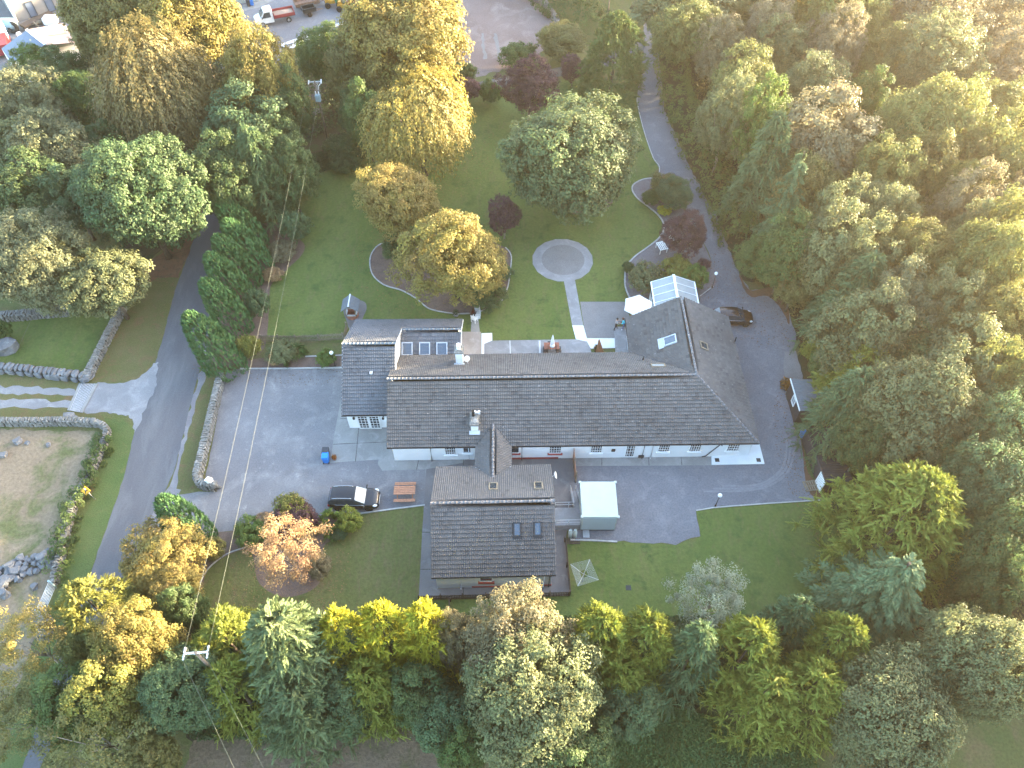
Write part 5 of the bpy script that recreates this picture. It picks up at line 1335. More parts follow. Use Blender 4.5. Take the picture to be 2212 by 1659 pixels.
m_ = MB(); m_.box((-1.5, 0, .98), (3.1, 2.0, .1))
for y in (-1, 1): m_.box((-1.5, y, 1.2), (3.1, .06, .42)); 
for x in (-3.03, .03): m_.box((x, 0, 1.2), (.06, 1.94, .42))
m_.box((.03, 0, 1.55), (.07, 1.9, .35)); m_.build('load_bed', M['tip_red'], t, fix=False)
m_ = MB(); rr_ = random.Random(3)
gx, gy = 12, 8; hv = [[(-2.9 + 2.8 * i / gx, -.93 + 1.86 * j / gy, 1.06 + .22 * math.exp(-((i - 6) / 4) ** 2 - ((j - 4) / 3) ** 2) + rr_.uniform(0, .05)) for j in range(gy + 1)] for i in range(gx + 1)]
for i in range(gx):
    for j in range(gy): m_.face([hv[i][j], hv[i + 1][j], hv[i + 1][j + 1], hv[i][j + 1]], smooth=True)
m_.build('sand_load', M['sand'], t)
m_ = MB(); m_.box((-.4, .35, .7), (5.4, .12, .2)); m_.box((-.4, -.35, .7), (5.4, .12, .2)); m_.build('chassis', M['gutter'], t, fix=False)
for x in (1.85, -2.0):
    for s_ in (-1, 1): wheel(t, (x, s_ * .85, .36), .36, .24, 'white', side=s_)
# trailers and machines
def trailer(q, rz, L, W, h, mat, label):
    t = thing('trailer', q, label, 'trailer', rz=rz)
    m_ = MB(); m_.box((0, 0, .6), (L, W, .08))
    for y in (-W / 2, W / 2): m_.box((0, y, .6 + h / 2), (L, .06, h))
    for x in (-L / 2, L / 2): m_.box((x, 0, .6 + h / 2), (.06, W - .1, h))
    for x in np.linspace(-L / 2, L / 2, 5):
        for y in (-W / 2 - .04, W / 2 + .04): m_.box((x, y, .6 + h / 2), (.08, .05, h))
    m_.build('body', M[mat], t, fix=False)
    m_ = MB(); m_.bar((L / 2, -.3, .5), (L / 2 + 1.2, 0, .45), .08); m_.bar((L / 2, .3, .5), (L / 2 + 1.2, 0, .45), .08); m_.build('drawbar', M['rust'], t, fix=False)
    for s_ in (-1, 1): wheel(t, (-.1, s_ * (W / 2 + .16), .35), .35, .2, 'rust', side=s_)
    return t
trailer(G(664, 14), .42, 3.6, 1.9, .5, 'rust', 'long rusty flat trailer behind the red tipper bed')
trailer(G(669, 31), .42, 1.9, 1.25, .6, 'gutter', 'small dark grey trailer in front of the rusty trailer')
def dumper(q, rz, label, c1, c2):
    t = thing('site_machine', q, label, 'digger', rz=rz)
    m_ = MB(); m_.box((-.5, 0, .8), (1.5, 1.1, .5)); m_.box((-.9, 0, 1.2), (.6, .8, .35)); m_.build('body', M[c1], t, bevel=.06)
    m_ = MB(); m_.mesh([(.4, -.7, .6), (1.0, -.7, .6), (1.4, -.8, 1.3), (.2, -.8, 1.3), (.4, .7, .6), (1.0, .7, .6), (1.4, .8, 1.3), (.2, .8, 1.3)], [(0, 1, 2, 3), (7, 6, 5, 4), (0, 4, 5, 1), (1, 5, 6, 2), (3, 7, 4, 0)]); m_.build('skip', M[c2], t)
    m_ = MB(); m_.box((-.35, 0, 1.15), (.45, .5, .12)); m_.box((-.6, 0, 1.4), (.1, .5, .5)); m_.build('seat', M['black'], t, bevel=.03)
    m_ = MB()
    for y in (-.5, .5): m_.tube([(-1.1, y, 1.0), (-1.05, y, 2.1), (-.3, y, 2.1)], .04, 6)
    m_.build('roll_bar', M[c1], t, fix=False)
    for x in (-.95, .75):
        for s_ in (-1, 1): wheel(t, (x, s_ * .72, .42), .42, .3, 'rust', side=s_)
dumper(G(722, 12), .2, 'yellow site dumper with green hopper at the back of the far yard', 'yellow_machine', 'green_machine')
dumper(G(750, 22), -.15, 'small red and yellow site dumper nearest the golden trees in the far yard', 'yellow_machine', 'tip_red')
# white van in the far yard
q = G(528, 84); t = thing('white_van', q, 'white van mostly hidden behind the golden tree in the far yard', 'van', rz=1.7)
VAN = [(-2.2, .4, 1.0, 1.75, .86, .86, .8, None), (-2.1, .25, 1.05, 1.9, .9, .9, .82, None), (0, .25, 1.05, 1.95, .9, .9, .82, None), (1.0, .25, 1.05, 1.9, .9, .88, .8, None), (1.6, .25, 1.0, 1.15, .9, .86, .76, None), (2.15, .3, .85, .95, .84, .76, .7, None), (2.25, .42, .7, .8, .7, .66, .6, None)]
m_ = MB(); rg = []
for x, zs, zb, zt_, hw, bw, tw, _ in VAN: h = [(0, zs), (hw * .9, zs), (hw, zs + .2), (bw, zb), (tw, zt_ - .08), (tw * .85, zt_), (0, zt_ + .03)]; rg.append([(x, -a, b) for a, b in h] + [(x, a, b) for a, b in h[::-1][1:-1]])
for i in range(len(rg) - 1):
    for k in range(len(rg[0])): k2 = (k + 1) % len(rg[0]); m_.face([rg[i][k], rg[i][k2], rg[i + 1][k2], rg[i + 1][k]], smooth=True)
m_.face(rg[0][::-1]); m_.face(rg[-1]); m_.build('body', M['white'], t)
m_ = MB(); m_.face([(1.08, -.72, 1.82), (1.08, .72, 1.82), (1.58, .7, 1.2), (1.58, -.7, 1.2)]); o = m_.build('windscreen', M['glass_dark'], t); o.location = (.03, 0, .03)
for x in (-1.4, 1.5):
    for s_ in (-1, 1): wheel(t, (x, s_ * .82, .32), .32, .2, side=s_)
# lorry and tank at the left edge of the farmyard
q = G(8, 96); t = thing('lorry', q, 'white and red lorry cab at the left edge of the farmyard', 'lorry', rz=2.0)
m_ = MB(); m_.box((0, 0, 1.9), (1.7, 2.2, 2.3)); m_.build('cab', M['white'], t, bevel=.12)
m_ = MB(); m_.box((-.0, 0, .6), (1.75, 2.25, .5)); m_.build('bumper', M['tip_red'], t, bevel=.05)
m_ = MB(); m_.box((.87, 0, 2.2), (.04, 1.9, .9)); m_.build('windscreen', M['glass_dark'], t)
m_ = MB(); m_.box((-2.6, 0, 1.3), (3.4, 2.2, 1.4)); m_.build('load_bed', M['tip_red'], t)
for x in (.2, -3.2):
    for s_ in (-1, 1): wheel(t, (x, s_ * .95, .5), .5, .3, side=s_)
m_ = MB(); m_.lathe([(.001, -1.5), (.7, -1.4), (.85, -1.0), (.85, 1.0), (.7, 1.4), (.001, 1.5)], (0, 0, .95), 18, mat=Matrix.Rotation(R_(90), 4, 'Y')); tag(m_.build('water_tank', M['steel_blue'], loc=G(20, 66)), 'blue grey cylindrical tank beside the farm building corner', 'tank')
m_ = MB(); m_.lathe([(.35, -.2), (.75, -.2), (.8, 0), (.75, .2), (.35, .2), (.35, -.2)], (0, 0, .8), 20, mat=Matrix.Rotation(R_(70), 4, 'X')); tag(m_.build('tractor_tyre', M['tyre'], loc=G(34, 71)), 'big black tyre leaning at the end of the farmyard wall', 'tyre')
m_ = MB(); m_.lathe([(.3, 0), (.34, .1), (.34, .8), (.3, .95), (.001, 1.0)], seg=14); tag(m_.build('drum', M['porcelain'], loc=G(46, 84)), 'white drum beside the big black tyre', 'drum')
m_ = MB(); m_.box((0, 0, .6), (1.9, 1.5, 1.2)); tag(m_.build('wrapped_bale', M['porcelain'], loc=G(113, 52), bevel=.28), 'white wrapped bale between farmyard wall and sunlit pink barn roof', 'bale')
a, b = G(52, 66), G(115, 36); m_ = MB(); m_.bar(a + Vector((0, 0, .6)), b + Vector((0, 0, .6)), 1.2, .3); tag(m_.build('yard_wall', M['dark_wood'], fix=True), 'dark low wall below the grey farm building', 'wall')
m_ = MB()
for i in range(14): p = G(rnd.uniform(62, 82), rnd.uniform(44, 52), rnd.uniform(.15, .7)); aa = rnd.uniform(0, 3); m_.bar(p - Vector((math.cos(aa), math.sin(aa), .1)) * .7, p + Vector((math.cos(aa), math.sin(aa), .1)) * .7, .14)
tag(m_.build('log_heap', M['fence_wood'], fix=False), 'heap of split logs against the grey farm building', 'log pile')
# planks and bits in the far yard
for i, (p0, p1_, w, lb) in enumerate((((602, 100), (745, 48), .5, 'long pale board lying furthest into the far yard'), ((612, 101), (690, 76), .35, 'second pale board alongside the longest one in the far yard'), ((620, 99), (668, 84), .3, 'short pale board at the bottom of the stack in the far yard'), ((640, 92), (684, 77), .3, 'narrow tilted board near the earth field edge'))):
    m_ = MB(); a, b = G(*p0, .12 + .0 * i), G(*p1_, .12); m_.box((a + b) / 2, ((b - a).length, w, .14), math.atan2(b.y - a.y, b.x - a.x)); tag(m_.build('plank', M['board'], bevel=.01), lb, 'plank', 'boards along the far yard edge')
m_ = MB(); m_.box((0, 0, .04), (1.6, 1.3, .06)); o = tag(m_.build('sheet_board', M['board'], loc=G(634, 98)), 'square pale sheet lying beside the boards', 'board'); o.rotation_euler = (0, 0, .5)
t = thing('yard_shed', G(535, 5), 'pale green shed at the top of the far yard with bins beside it', 'shed', rz=.3)
m_ = MB(); m_.box((0, 1.2, 1.1), (3.4, 2.4, 2.2)); m_.build('wall', M['container'], t); m_ = MB(); m_.box((0, 1.2, 2.26), (3.7, 2.7, .1), mat=Matrix.Rotation(.08, 4, 'X')); m_.build('roof', M['galv'], t)
wheelie(G(538, 13), .3, 'grey_bin', 'black bin in front of the pale shed in the far yard'); wheelie(G(545, 11), .3, 'blue_bin', 'blue bin in front of the pale shed in the far yard')
for i, (px, py) in enumerate(((796, 6), (802, 3))):
    m_ = MB(); m_.box((0, 0, 1.0), (1.3, .08, 2.0)); o = tag(m_.build('metal_sheet', M['galv'], loc=G(px, py + 6)), ('pale ribbed sheet propped up at the far yard edge', 'second ribbed sheet leaning right of the first at the far yard edge')[i], 'sheet'); o.rotation_euler = (-.3, 0, .6)
m_ = MB(); m_.lathe([(.3, -.12), (.5, -.12), (.54, 0), (.5, .12), (.3, .12), (.3, -.12)], (0, 0, .4), 16, mat=Matrix.Rotation(R_(60), 4, 'X')); tag(m_.build('old_tyre', M['tyre'], loc=G(812, 17)), 'old tyre beside the ribbed sheets in the far yard', 'tyre')

# ================================================================ power line
def power_pole(base, h, arm_c, arm_dir, arm_w, label, transformer):
    t = thing('power_pole', base, label, 'power pole')
    m_ = MB(); m_.tube([(0, 0, 0), (0, 0, h)], [.15, .10], 10); m_.build('pole', M['pole_wood'], t)
    ad = Vector(arm_dir).normalized(); m_ = MB(); z = h - .12
    m_.bar(ad * -arm_w / 2 + Vector((0, 0, z)), ad * arm_w / 2 + Vector((0, 0, z)), .11, .11)
    m_.bar(ad * -.35 + Vector((0, 0, z)), Vector((0, 0, z - .4)), .04); m_.bar(ad * .35 + Vector((0, 0, z)), Vector((0, 0, z - .4)), .04); m_.build('crossarm', M['white' if not transformer else 'galv'], t, fix=False)
    lv = Vector((-ad.y, ad.x, 0))
    ends = []
    for s_ in (-1, 1):
        for d_ in (-1, 1):
            m_ = MB(); p = ad * s_ * arm_w / 2 + Vector((0, 0, z)); q = p + lv * d_ * .42
            prf = [(.02, 0)]
            for i in range(4): prf += [(.03, .06 + .09 * i), (.09, .09 + .09 * i), (.03, .12 + .09 * i)]
            m_.lathe(prf + [(.02, .44)], p, 10, mat=(lv * d_).to_track_quat('Z', 'Y').to_matrix().to_4x4()); m_.build('insulator', M['porcelain'], t)
        ends.append(base + ad * s_ * arm_w / 2 + Vector((0, 0, z)))
        jl = [ad * s_ * arm_w / 2 + Vector((0, 0, z)) + lv * (.42 * math.cos(a)) + ad * -s_ * .28 * math.sin(a) + Vector((0, 0, .12 * math.sin(a))) for a in np.linspace(0, math.pi, 9)]
        m_ = MB(); m_.tube(jl, .014, 5); m_.build('jumper_wire', M['cable'], t)
    if transformer:
        m_ = MB(); m_.box((.05, -.35, h - 2.0), (.62, .5, .85)); m_.build('transformer', M['steel_blue'], t, bevel=.06)
        for x in (-.15, .2):
            m_ = MB(); m_.lathe([(.06, 0), (.09, .1), (.05, .14), (.09, .24), (.05, .28), (.06, .42)], (x + .05, -.35, h - 1.58), 10); m_.build('bushing', M['porcelain'], t)
        m_ = MB(); m_.tube([(.12, -.2, h - 1.1), (.2, -.1, h - .5), ad * .4 + Vector((0, 0, h - .2))], .02, 5); m_.tube([(.3, -.2, h - 1.1), (.35, -.1, h - .6), ad * .75 + Vector((0, 0, h - .2))], .05, 6); m_.build('fuse', M['porcelain'], t, fix=False)
    return ends
b1 = G(708, 303); b2 = G(423, 1410, 9.6); b2.z = 0
ad1 = G(698, 182, 8.1) - G(671, 184, 8.1); ad2 = G(448, 1408, 9.6) - G(397, 1412, 9.6)
E1 = power_pole(b1, 8.2, None, ad1, ad1.length, 'timber power pole with pale transformer among dark bushes behind the back lawn', True)
E2 = power_pole(b2, 9.7, None, ad2, ad2.length, 'timber power pole rising through the trees below the front lawn', False)
def wire(a, b, sag, label, r=.009, name='power_line'):
    m_ = MB(); m_.tube([lerp(a, b, i / 24) - Vector((0, 0, 4 * sag * (i / 24) * (1 - i / 24))) for i in range(25)], r, 5); return tag(m_.build(name, M['cable'], fix=False), label, 'power line')
lv = (b1 - b2).normalized() * .42
wire(E2[0] + lv, E1[0] - lv, .9, 'overhead wire on the road side spanning from near pole to transformer pole')
wire(E2[1] + lv, E1[1] - lv, .9, 'overhead wire on the lawn side spanning from near pole to transformer pole')
far0, far1 = G(520, 1690, 9.2), G(590, 1700, 9.2)
wire(E2[0] - lv, far0, .1, 'wire running off from the near pole over the brown grass, outer one')
wire(E2[1] - lv, far1, .1, 'wire running off from the near pole over the brown grass, inner one')
b3 = G(205, 600); t = thing('power_pole', b3, 'short weathered pole standing among the trees left of the road', 'power pole')
m_ = MB(); m_.tube([(0, 0, 0), (0, 0, 6.6)], [.14, .1], 9); m_.build('pole', M['pole_wood'], t); m_ = MB(); m_.box((0, 0, 6.5), (.5, .1, .1)); m_.sphere((-.2, 0, 6.65), .08); m_.build('insulator', M['porcelain'], t, fix=False)
wire(G(34, 762, .8), b3 + Vector((0, 0, 6.5)), .2, 'thin stay wire from the lawn boulder up to the pole left of the road', .01)
wire(b3 + Vector((0, 0, 6.5)), G(452, 488, 5), .3, 'thin cable crossing the dark green sycamore towards the road', .01)
t = thing('power_pole', G(1310, 64), 'thin grey pole at the edge of the far pasture', 'power pole'); m_ = MB(); m_.tube([(0, 0, 0), (0, 0, 6.5)], [.12, .09], 8); m_.build('pole', M['pole_wood'], t); m_ = MB(); m_.box((0, 0, 6.3), (.6, .08, .08)); m_.build('crossarm', M['pole_wood'], t)

# ================================================================ the couple by the wing
def person(q, rz, label, J, mats, hair, hairmat, shoe):
    """J: joints (name: (pos, radius)); one skinned body, five fingers on each hand"""
    t = thing('person', q, label, 'person', rz=rz)
    names = ['pelvis', 'belly', 'chest', 'neck', 'jaw', 'head', 'crown']
    E = [('pelvis', 'belly'), ('belly', 'chest'), ('chest', 'neck'), ('neck', 'jaw'), ('jaw', 'head'), ('head', 'crown')]
    for s_ in 'lr':
        E += [('pelvis', 'hip' + s_), ('hip' + s_, 'knee' + s_), ('knee' + s_, 'ank' + s_), ('ank' + s_, 'toe' + s_), ('chest', 'sho' + s_), ('sho' + s_, 'elb' + s_), ('elb' + s_, 'wri' + s_), ('wri' + s_, 'palm' + s_)]
        w, p = Vector(J['wri' + s_][0]), Vector(J['palm' + s_][0]); d = (p - w).normalized(); sd_ = d.cross(Vector((0, 0, 1))).normalized()
        for k in range(4):
            a = p + sd_ * (.03 - .02 * k) + d * .035; b = a + d * (.035, .042, .038, .03)[k] + Vector((0, 0, -.012))
            J['f%d%s' % (k, s_)] = (a, .009); J['g%d%s' % (k, s_)] = (b, .008); E += [('palm' + s_, 'f%d%s' % (k, s_)), ('f%d%s' % (k, s_), 'g%d%s' % (k, s_))]
        a = lerp(w, p, .5) + sd_ * .045; J['t' + s_] = (a, .01); J['u' + s_] = (a + d * .035 + sd_ * .012, .008); E += [('palm' + s_, 't' + s_), ('t' + s_, 'u' + s_)]
    ks = list(J); me = bpy.data.meshes.new('body'); me.from_pydata([tuple(J[k][0]) for k in ks], [(ks.index(a), ks.index(b)) for a, b in E], [])
    o = bpy.data.objects.new('body', me); COL.objects.link(o)
    sk = o.modifiers.new('skin', 'SKIN'); sk.use_smooth_shade = True
    for i, k in enumerate(ks):
        r = J[k][1]; me.skin_vertices[0].data[i].radius = r if isinstance(r, tuple) else (r, r)
    me.skin_vertices[0].data[0].use_root = True
    sb_ = o.modifiers.new('sub', 'SUBSURF'); sb_.levels = sb_.render_levels = 1
    dg = bpy.context.evaluated_depsgraph_get(); me2 = bpy.data.meshes.new_from_object(o.evaluated_get(dg))
    o.modifiers.clear(); o.data = me2; me2.materials.clear()
    for mm in mats: me2.materials.append(M[mm])
    hz = J['pelvis'][0][2] + .02; nz = J['neck'][0][2] - .02
    for f in me2.polygons:
        c = f.center; dmin = min(ks, key=lambda k: (Vector(J[k][0]) - c).length_squared)
        if dmin[:3] in ('ank', 'toe') and c.z < .12: f.material_index = 3
        elif dmin[:3] in ('kne', 'ank', 'hip') or (c.z < hz and dmin in ('pelvis',)): f.material_index = 1
        elif dmin in ('jaw', 'head', 'crown', 'neck') or dmin[:3] in ('wri', 'pal') or dmin[0] in 'fgtu' and len(dmin) <= 3: f.material_index = 2
        else: f.material_index = 0
    o.parent = t
    hd = Vector(J['head'][0]); m_ = MB(); m_.sphere((hd.x - .02 * hair[0], hd.y, hd.z + .035), .118, 1.0, .95, 1.05, 16); m_.v = [v for v in m_.v]
    keep = MB()
    for f in m_.f:
        pts = [m_.v[i] for i in f]; c = sum((Vector(p) for p in pts), Vector()) / len(pts)
        if not (c.z < hd.z + .03 and (c.x - hd.x) * hair[0] > .03): keep.face(pts, smooth=True)
    if hair[1]: keep.tube([(hd.x - .1 * hair[0], hd.y, hd.z + .02), (hd.x - .13 * hair[0], hd.y, hd.z - .15), (hd.x - .12 * hair[0], hd.y, hd.z - .3)], [.08, .085, .03], 8)
    keep.build('hair', M[hairmat], t)
    fc = MB(); 
    for y in (-.035, .035): fc.sphere((hd.x + hair[0] * .088, hd.y + y, hd.z + .0), .013, seg=6)
    fc.build('eyes', M['black'], t); fc = MB(); fc.sphere((hd.x + hair[0] * .105, hd.y, hd.z - .025), .018, 1.2, .8, 1.3, 6); fc.box((hd.x + hair[0] * .09, hd.y, hd.z - .068), (.015, .045, .012)); fc.build('face', M['skin'], t)
    for y in (-.095, .095): fc = MB(); fc.sphere((hd.x, hd.y + y, hd.z - .01), .028, .7, .4, 1.2, 6); fc.build('ear', M['skin'], t)
    return t
def joints(stride, arm_l, arm_r, H=1.7, lean=0.0, f=1):
    k = H / 1.7
    J = {'pelvis': ((0, 0, .92 * k), (.15, .12)), 'belly': ((.01 * f, 0, 1.08 * k), (.14, .105)), 'chest': ((lean * .6 * f, 0, 1.30 * k), (.155, .115)), 'neck': ((lean * f, 0, 1.45 * k), .055), 'jaw': ((lean * f + .02 * f, 0, 1.52 * k), .065), 'head': ((lean * f + .025 * f, 0, 1.60 * k), .098), 'crown': ((lean * f + .01 * f, 0, 1.67 * k), .07)}
    for s_, sg, dx, arm in (('l', 1, stride, arm_l), ('r', -1, -stride, arm_r)):
        J['hip' + s_] = ((0, sg * .1, .86 * k), .095); J['knee' + s_] = ((dx * .5 + .02 * f, sg * .12, .48 * k), .065); J['ank' + s_] = ((dx, sg * .13, .09 * k), .045); J['toe' + s_] = ((dx + .16 * f, sg * .15, .04), .04)
        J['sho' + s_] = ((lean * .8 * f, sg * .19, 1.38 * k), .06)
        J['elb' + s_], J['wri' + s_], J['palm' + s_] = ((arm[0], .042), (arm[1], .032), (arm[2], (.04, .022)))
    return J
qa = G(1329, 711.5); qb = G(1346, 711)
person(qa, 0, 'person in dark trousers and grey top with black hair, facing the one in turquoise', joints(.16, [(.2, .28, 1.12), (.42, .2, 1.2), (.5, .18, 1.22)], [(.15, -.28, 1.1), (.4, -.18, 1.12), (.48, -.15, 1.13)], 1.68, .05, 1), ['grey_top', 'black', 'skin', 'black'], (1, False), 'hair_dark', 'black')
person(qb, 0, 'person in turquoise jacket and blue jeans bending towards the one in dark trousers', joints(.08, [(-.25, .26, 1.1), (-.48, .16, 1.15), (-.56, .14, 1.17)], [(-.22, -.26, 1.08), (-.45, -.16, 1.12), (-.53, -.14, 1.13)], 1.7, .2, -1), ['turquoise', 'jeans', 'skin', 'white'], (-1, True), 'hair_brown', 'white')
# ================================================================ trees and plants
def unit(v): return v / (np.linalg.norm(v, axis=-1, keepdims=True) + 1e-9)
def rvec(n): return unit(rng.normal(size=(n, 3)))
class Leaves:
    def __init__(s): s.P, s.D, s.N, s.L, s.W, s.T, s.H = ([] for _ in range(7))
    def add(s, p, d, n, l, w, tint, hue):
        k = len(p); s.P.append(p); s.D.append(d); s.N.append(n)
        for a, v in ((s.L, l), (s.W, w), (s.T, tint), (s.H, hue)): a.append(np.broadcast_to(np.asarray(v, float), (k,)))
    def mesh(s, name, mat):
        P, D, N = (np.concatenate(x) for x in (s.P, s.D, s.N)); L, W, T, H = (np.concatenate(x) for x in (s.L, s.W, s.T, s.H))
        D = unit(D - N * (D * N).sum(1, keepdims=True)); B = np.cross(N, D); k = len(P)
        V = np.empty((k, 4, 3)); l, w = (L / 2)[:, None], (W / 2)[:, None]
        V[:, 0] = P - D * l; V[:, 1] = P + B * w - D * l * .15 + N * w * .25; V[:, 2] = P + D * l; V[:, 3] = P - B * w - D * l * .15 + N * w * .25
        me = np_mesh(name, V.reshape(-1, 3), np.arange(k * 4).reshape(k, 4), [mat])
        for nm, x in (('tint', T), ('hue', H)):
            a = me.attributes.new(nm, 'FLOAT', 'FACE'); a.data.foreach_set('value', np.clip(x, 0, 1).astype(np.float32))
        return me
def sphere_dirs(n, zmin=-1.0):
    i = np.arange(n) + .5; z = 1 - (1 - zmin) * i / n; ph = i * 2.39996 + rng.uniform(0, 6)
    z = np.clip(z + rng.normal(0, .04, n), zmin, 1); r = np.sqrt(np.maximum(0, 1 - z * z)); ph = ph + rng.normal(0, .12, n)
    return np.stack([np.cos(ph) * r, np.sin(ph) * r, z], 1)
def lumpy(u, amp, k=5, f0=2.5, f1=5.5):
    f = np.zeros(len(u))
    for _ in range(k):
        a = rvec(1)[0]; f += np.sin((u @ a) * rng.uniform(f0, f1) + rng.uniform(0, 6.3))
    return 1 + amp * f / math.sqrt(k)
def broad(R, H, nb, ns, nl, leaf, zlow=.14, amp=.13, rb=.27, sub=.5, inner=.14, zmin=-.62, point=0.0):
    """rounded crown: boughs, tufts on each bough, leaves on each tuft"""
    S = Leaves(); c = H * (1 - zlow) / 2; zc = H - c; E = np.array([R, R, c])
    u = sphere_dirs(nb, zmin); f = lumpy(u, amp) * lumpy(u, amp * .7, 3, 1.2, 2.4) * rng.uniform(.8, 1.08, nb)
    if point: f *= 1 + point * np.maximum(0, u[:, 2]) ** 3; 
    bp = u * E * (.76 * f)[:, None]; br = rb * R * rng.uniform(.75, 1.25, nb)
    for b in range(nb):
        w = unit(u[b] * .9 + rvec(ns) * 1.0 + np.array([0, 0, .25])); sp = bp[b] + w * (br[b] * rng.uniform(.6, 1.05, ns))[:, None] * np.array([1, 1, .85])
        sr = sub * rng.uniform(.75, 1.25, ns)
        off = rvec(ns * nl) * (rng.uniform(.35, 1, ns * nl) ** .6)[:, None]
        p = np.repeat(sp, nl, 0) + off * np.repeat(sr, nl)[:, None] * np.array([1, 1, .7])
        n = unit(np.repeat(w, nl, 0) * .5 + off * .8 + np.array([0, 0, .55]) + rvec(ns * nl) * .45)
        bt, bh = rng.normal(.5, .1), rng.normal(.5, .14)
        t = np.repeat(np.clip(rng.normal(bt, .14, ns), 0, 1), nl) + rng.normal(0, .12, ns * nl)
        h = np.repeat(np.clip(rng.normal(bh, .12, ns), 0, 1), nl)
        S.add(p + np.array([0, 0, zc]), rvec(ns * nl), n, leaf * rng.uniform(.7, 1.3, ns * nl), leaf * rng.uniform(.5, .9, ns * nl), t, h)
    k = int(nb * ns * nl * inner)
    p = rvec(k) * (rng.uniform(.1, .75, k) ** .5)[:, None] * E * .8 + np.array([0, 0, zc]); S.add(p, rvec(k), rvec(k), leaf * 1.6, leaf * 1.2, .4, .5)
    return S
def weeping(R, H, n, k, leaf):
    """crown of long hanging shoots, as on a weeping beech"""
    S = Leaves(); u = sphere_dirs(n, -.35); f = lumpy(u, .12) * rng.uniform(.75, 1.05, n); c = H * .46; zc = H * .54
    for b in range(n):
        p0 = u[b] * np.array([R, R, c]) * f[b] * .86 + np.array([0, 0, zc]); t = np.linspace(0, 1, k)[:, None]
        out = unit(np.array([[u[b][0], u[b][1], .12]])); L = rng.uniform(1.6, 3.4) * R / 6
        p = p0 + out * (t * 1.15 - .35) * R * .17 + np.array([[0, 0, -1.0]]) * (t ** 1.7) * L + rng.normal(0, .13, (k, 3))
        p[:, 2] = np.maximum(p[:, 2], .5)
        d = unit(out * (1 - t) + np.array([[0, 0, -1.2]]) * t + rvec(k) * .5); nn = unit(out + np.array([[0, 0, .7]]) * (1 - t) + rvec(k) * .5)
        S.add(p, d, nn, leaf * rng.uniform(.8, 1.4, k), leaf * rng.uniform(.45, .75, k), np.clip(rng.normal(.5, .17) + rng.normal(0, .1, k), 0, 1), np.clip(rng.normal(.5, .13, k), 0, 1))
    return S
def plumes(R, H, n, k, L, shape, up=.75, out=.75, blade=(.30, .075), droop=.25, tips=1, tidy=False):
    """conifer clothed in feathery sprays; shape(z in 0..1) gives the relative radius"""
    S = Leaves(); zz = rng.uniform(0.02, 1, n) ** .85; ph = rng.uniform(0, 6.283, n); lean = [(rng.uniform(0, 6.28), rng.uniform(0, .0)) for _ in range(1)]
    lob = [(rng.uniform(0, 6.28), rng.integers(3, 7), rng.uniform(.05, .12), rng.uniform(-5, 5)) for _ in range(4)]
    per = 1 if tidy else 8
    for c_ in range(n // per):
        z, a = zz[c_], ph[c_]; m = 1 + sum(A * math.sin(q * a + o + s_ * z) for o, q, A, s_ in lob)
        r = R * shape(z) * (1 + (m - 1) * (.5 if tidy else 1)) * (rng.uniform(.9, 1.0) if tidy else rng.uniform(.66, 1.03)); o = np.array([math.cos(a), math.sin(a), 0]); cb = o * r + np.array([0, 0, z * H])
        ct, chh = rng.normal(.5, .13), rng.normal(.5, .13)
        for b in range(per):
            base = cb + (0 if tidy else rvec(1)[0] * .12)
            ax = unit(o * out * rng.uniform(.6, 1.3) + np.array([0, 0, up * rng.uniform(.5, 1.3)]) + rvec(1)[0] * (.3 if tidy else .95)); l = L * rng.uniform(.7, 1.3) * (.65 + .5 * (1 - z))
            t = np.linspace(-.1, 1, k); sg = np.where(np.arange(k) % 2 == 0, 1.0, -1.0)
            side = unit(np.cross(ax, rvec(1)[0])); nr = unit(np.cross(side, ax) + o * .4 + np.array([0, 0, .5]))
            p = base + ax * (t * l)[:, None] + np.array([0, 0, -1]) * (droop * l * np.maximum(t, 0) ** 2)[:, None]
            d = unit(ax * 1.0 + side * (sg * .75 * (1.05 - np.clip(t, 0, 1)))[:, None] + rvec(k) * .22); bl = blade[0] * (1.15 - .45 * np.clip(t, 0, 1))
            S.add(p + d * (bl / 2)[:, None], d, unit(nr + rvec(k) * .4), bl, blade[1] * rng.uniform(.8, 1.3, k), np.clip(ct + rng.normal(0, .07) + .2 * (t - .4) + rng.normal(0, .07, k), 0, 1), np.clip(chh + rng.normal(0, .06, k), 0, 1))
    return S
def tiered(R, H, whorls, per, k, leaf):
    """spruce or cedar: whorls of level, slightly drooping branches"""
    S = Leaves()
    for w in range(whorls):
        z = .06 + .92 * w / whorls; L0 = R * (1 - z) ** .8 + .25
        for b in range(per):
            a = rng.uniform(0, 6.28); L = L0 * rng.uniform(.7, 1.1); o = np.array([math.cos(a), math.sin(a), 0]); sd = np.array([-o[1], o[0], 0])
            t = rng.uniform(.12, 1, k) ** .75; sp = rng.uniform(-1, 1, k) * .36 * L * (1.08 - t); zz = z * H + rng.uniform(-.2, .2)
            p = o * (t * L)[:, None] + sd * sp[:, None] + np.array([0, 0, 1]) * (zz - .32 * L * t ** 2 - .25 * np.abs(sp) + .12 * L * t ** 4)[:, None] + rng.normal(0, .05, (k, 3))
            d = unit(o + sd * (np.sign(sp) * .7)[:, None] + np.array([0, 0, -.25]) + rvec(k) * .25); n = unit(np.array([0, 0, 1.0]) + rvec(k) * .5 + o * .3)
            S.add(p, d, n, leaf * rng.uniform(.8, 1.4, k), leaf * .42, np.clip(rng.normal(.45, .1) + .25 * (t - .5), 0, 1), np.clip(rng.normal(.5, .13, k), 0, 1))
    return S
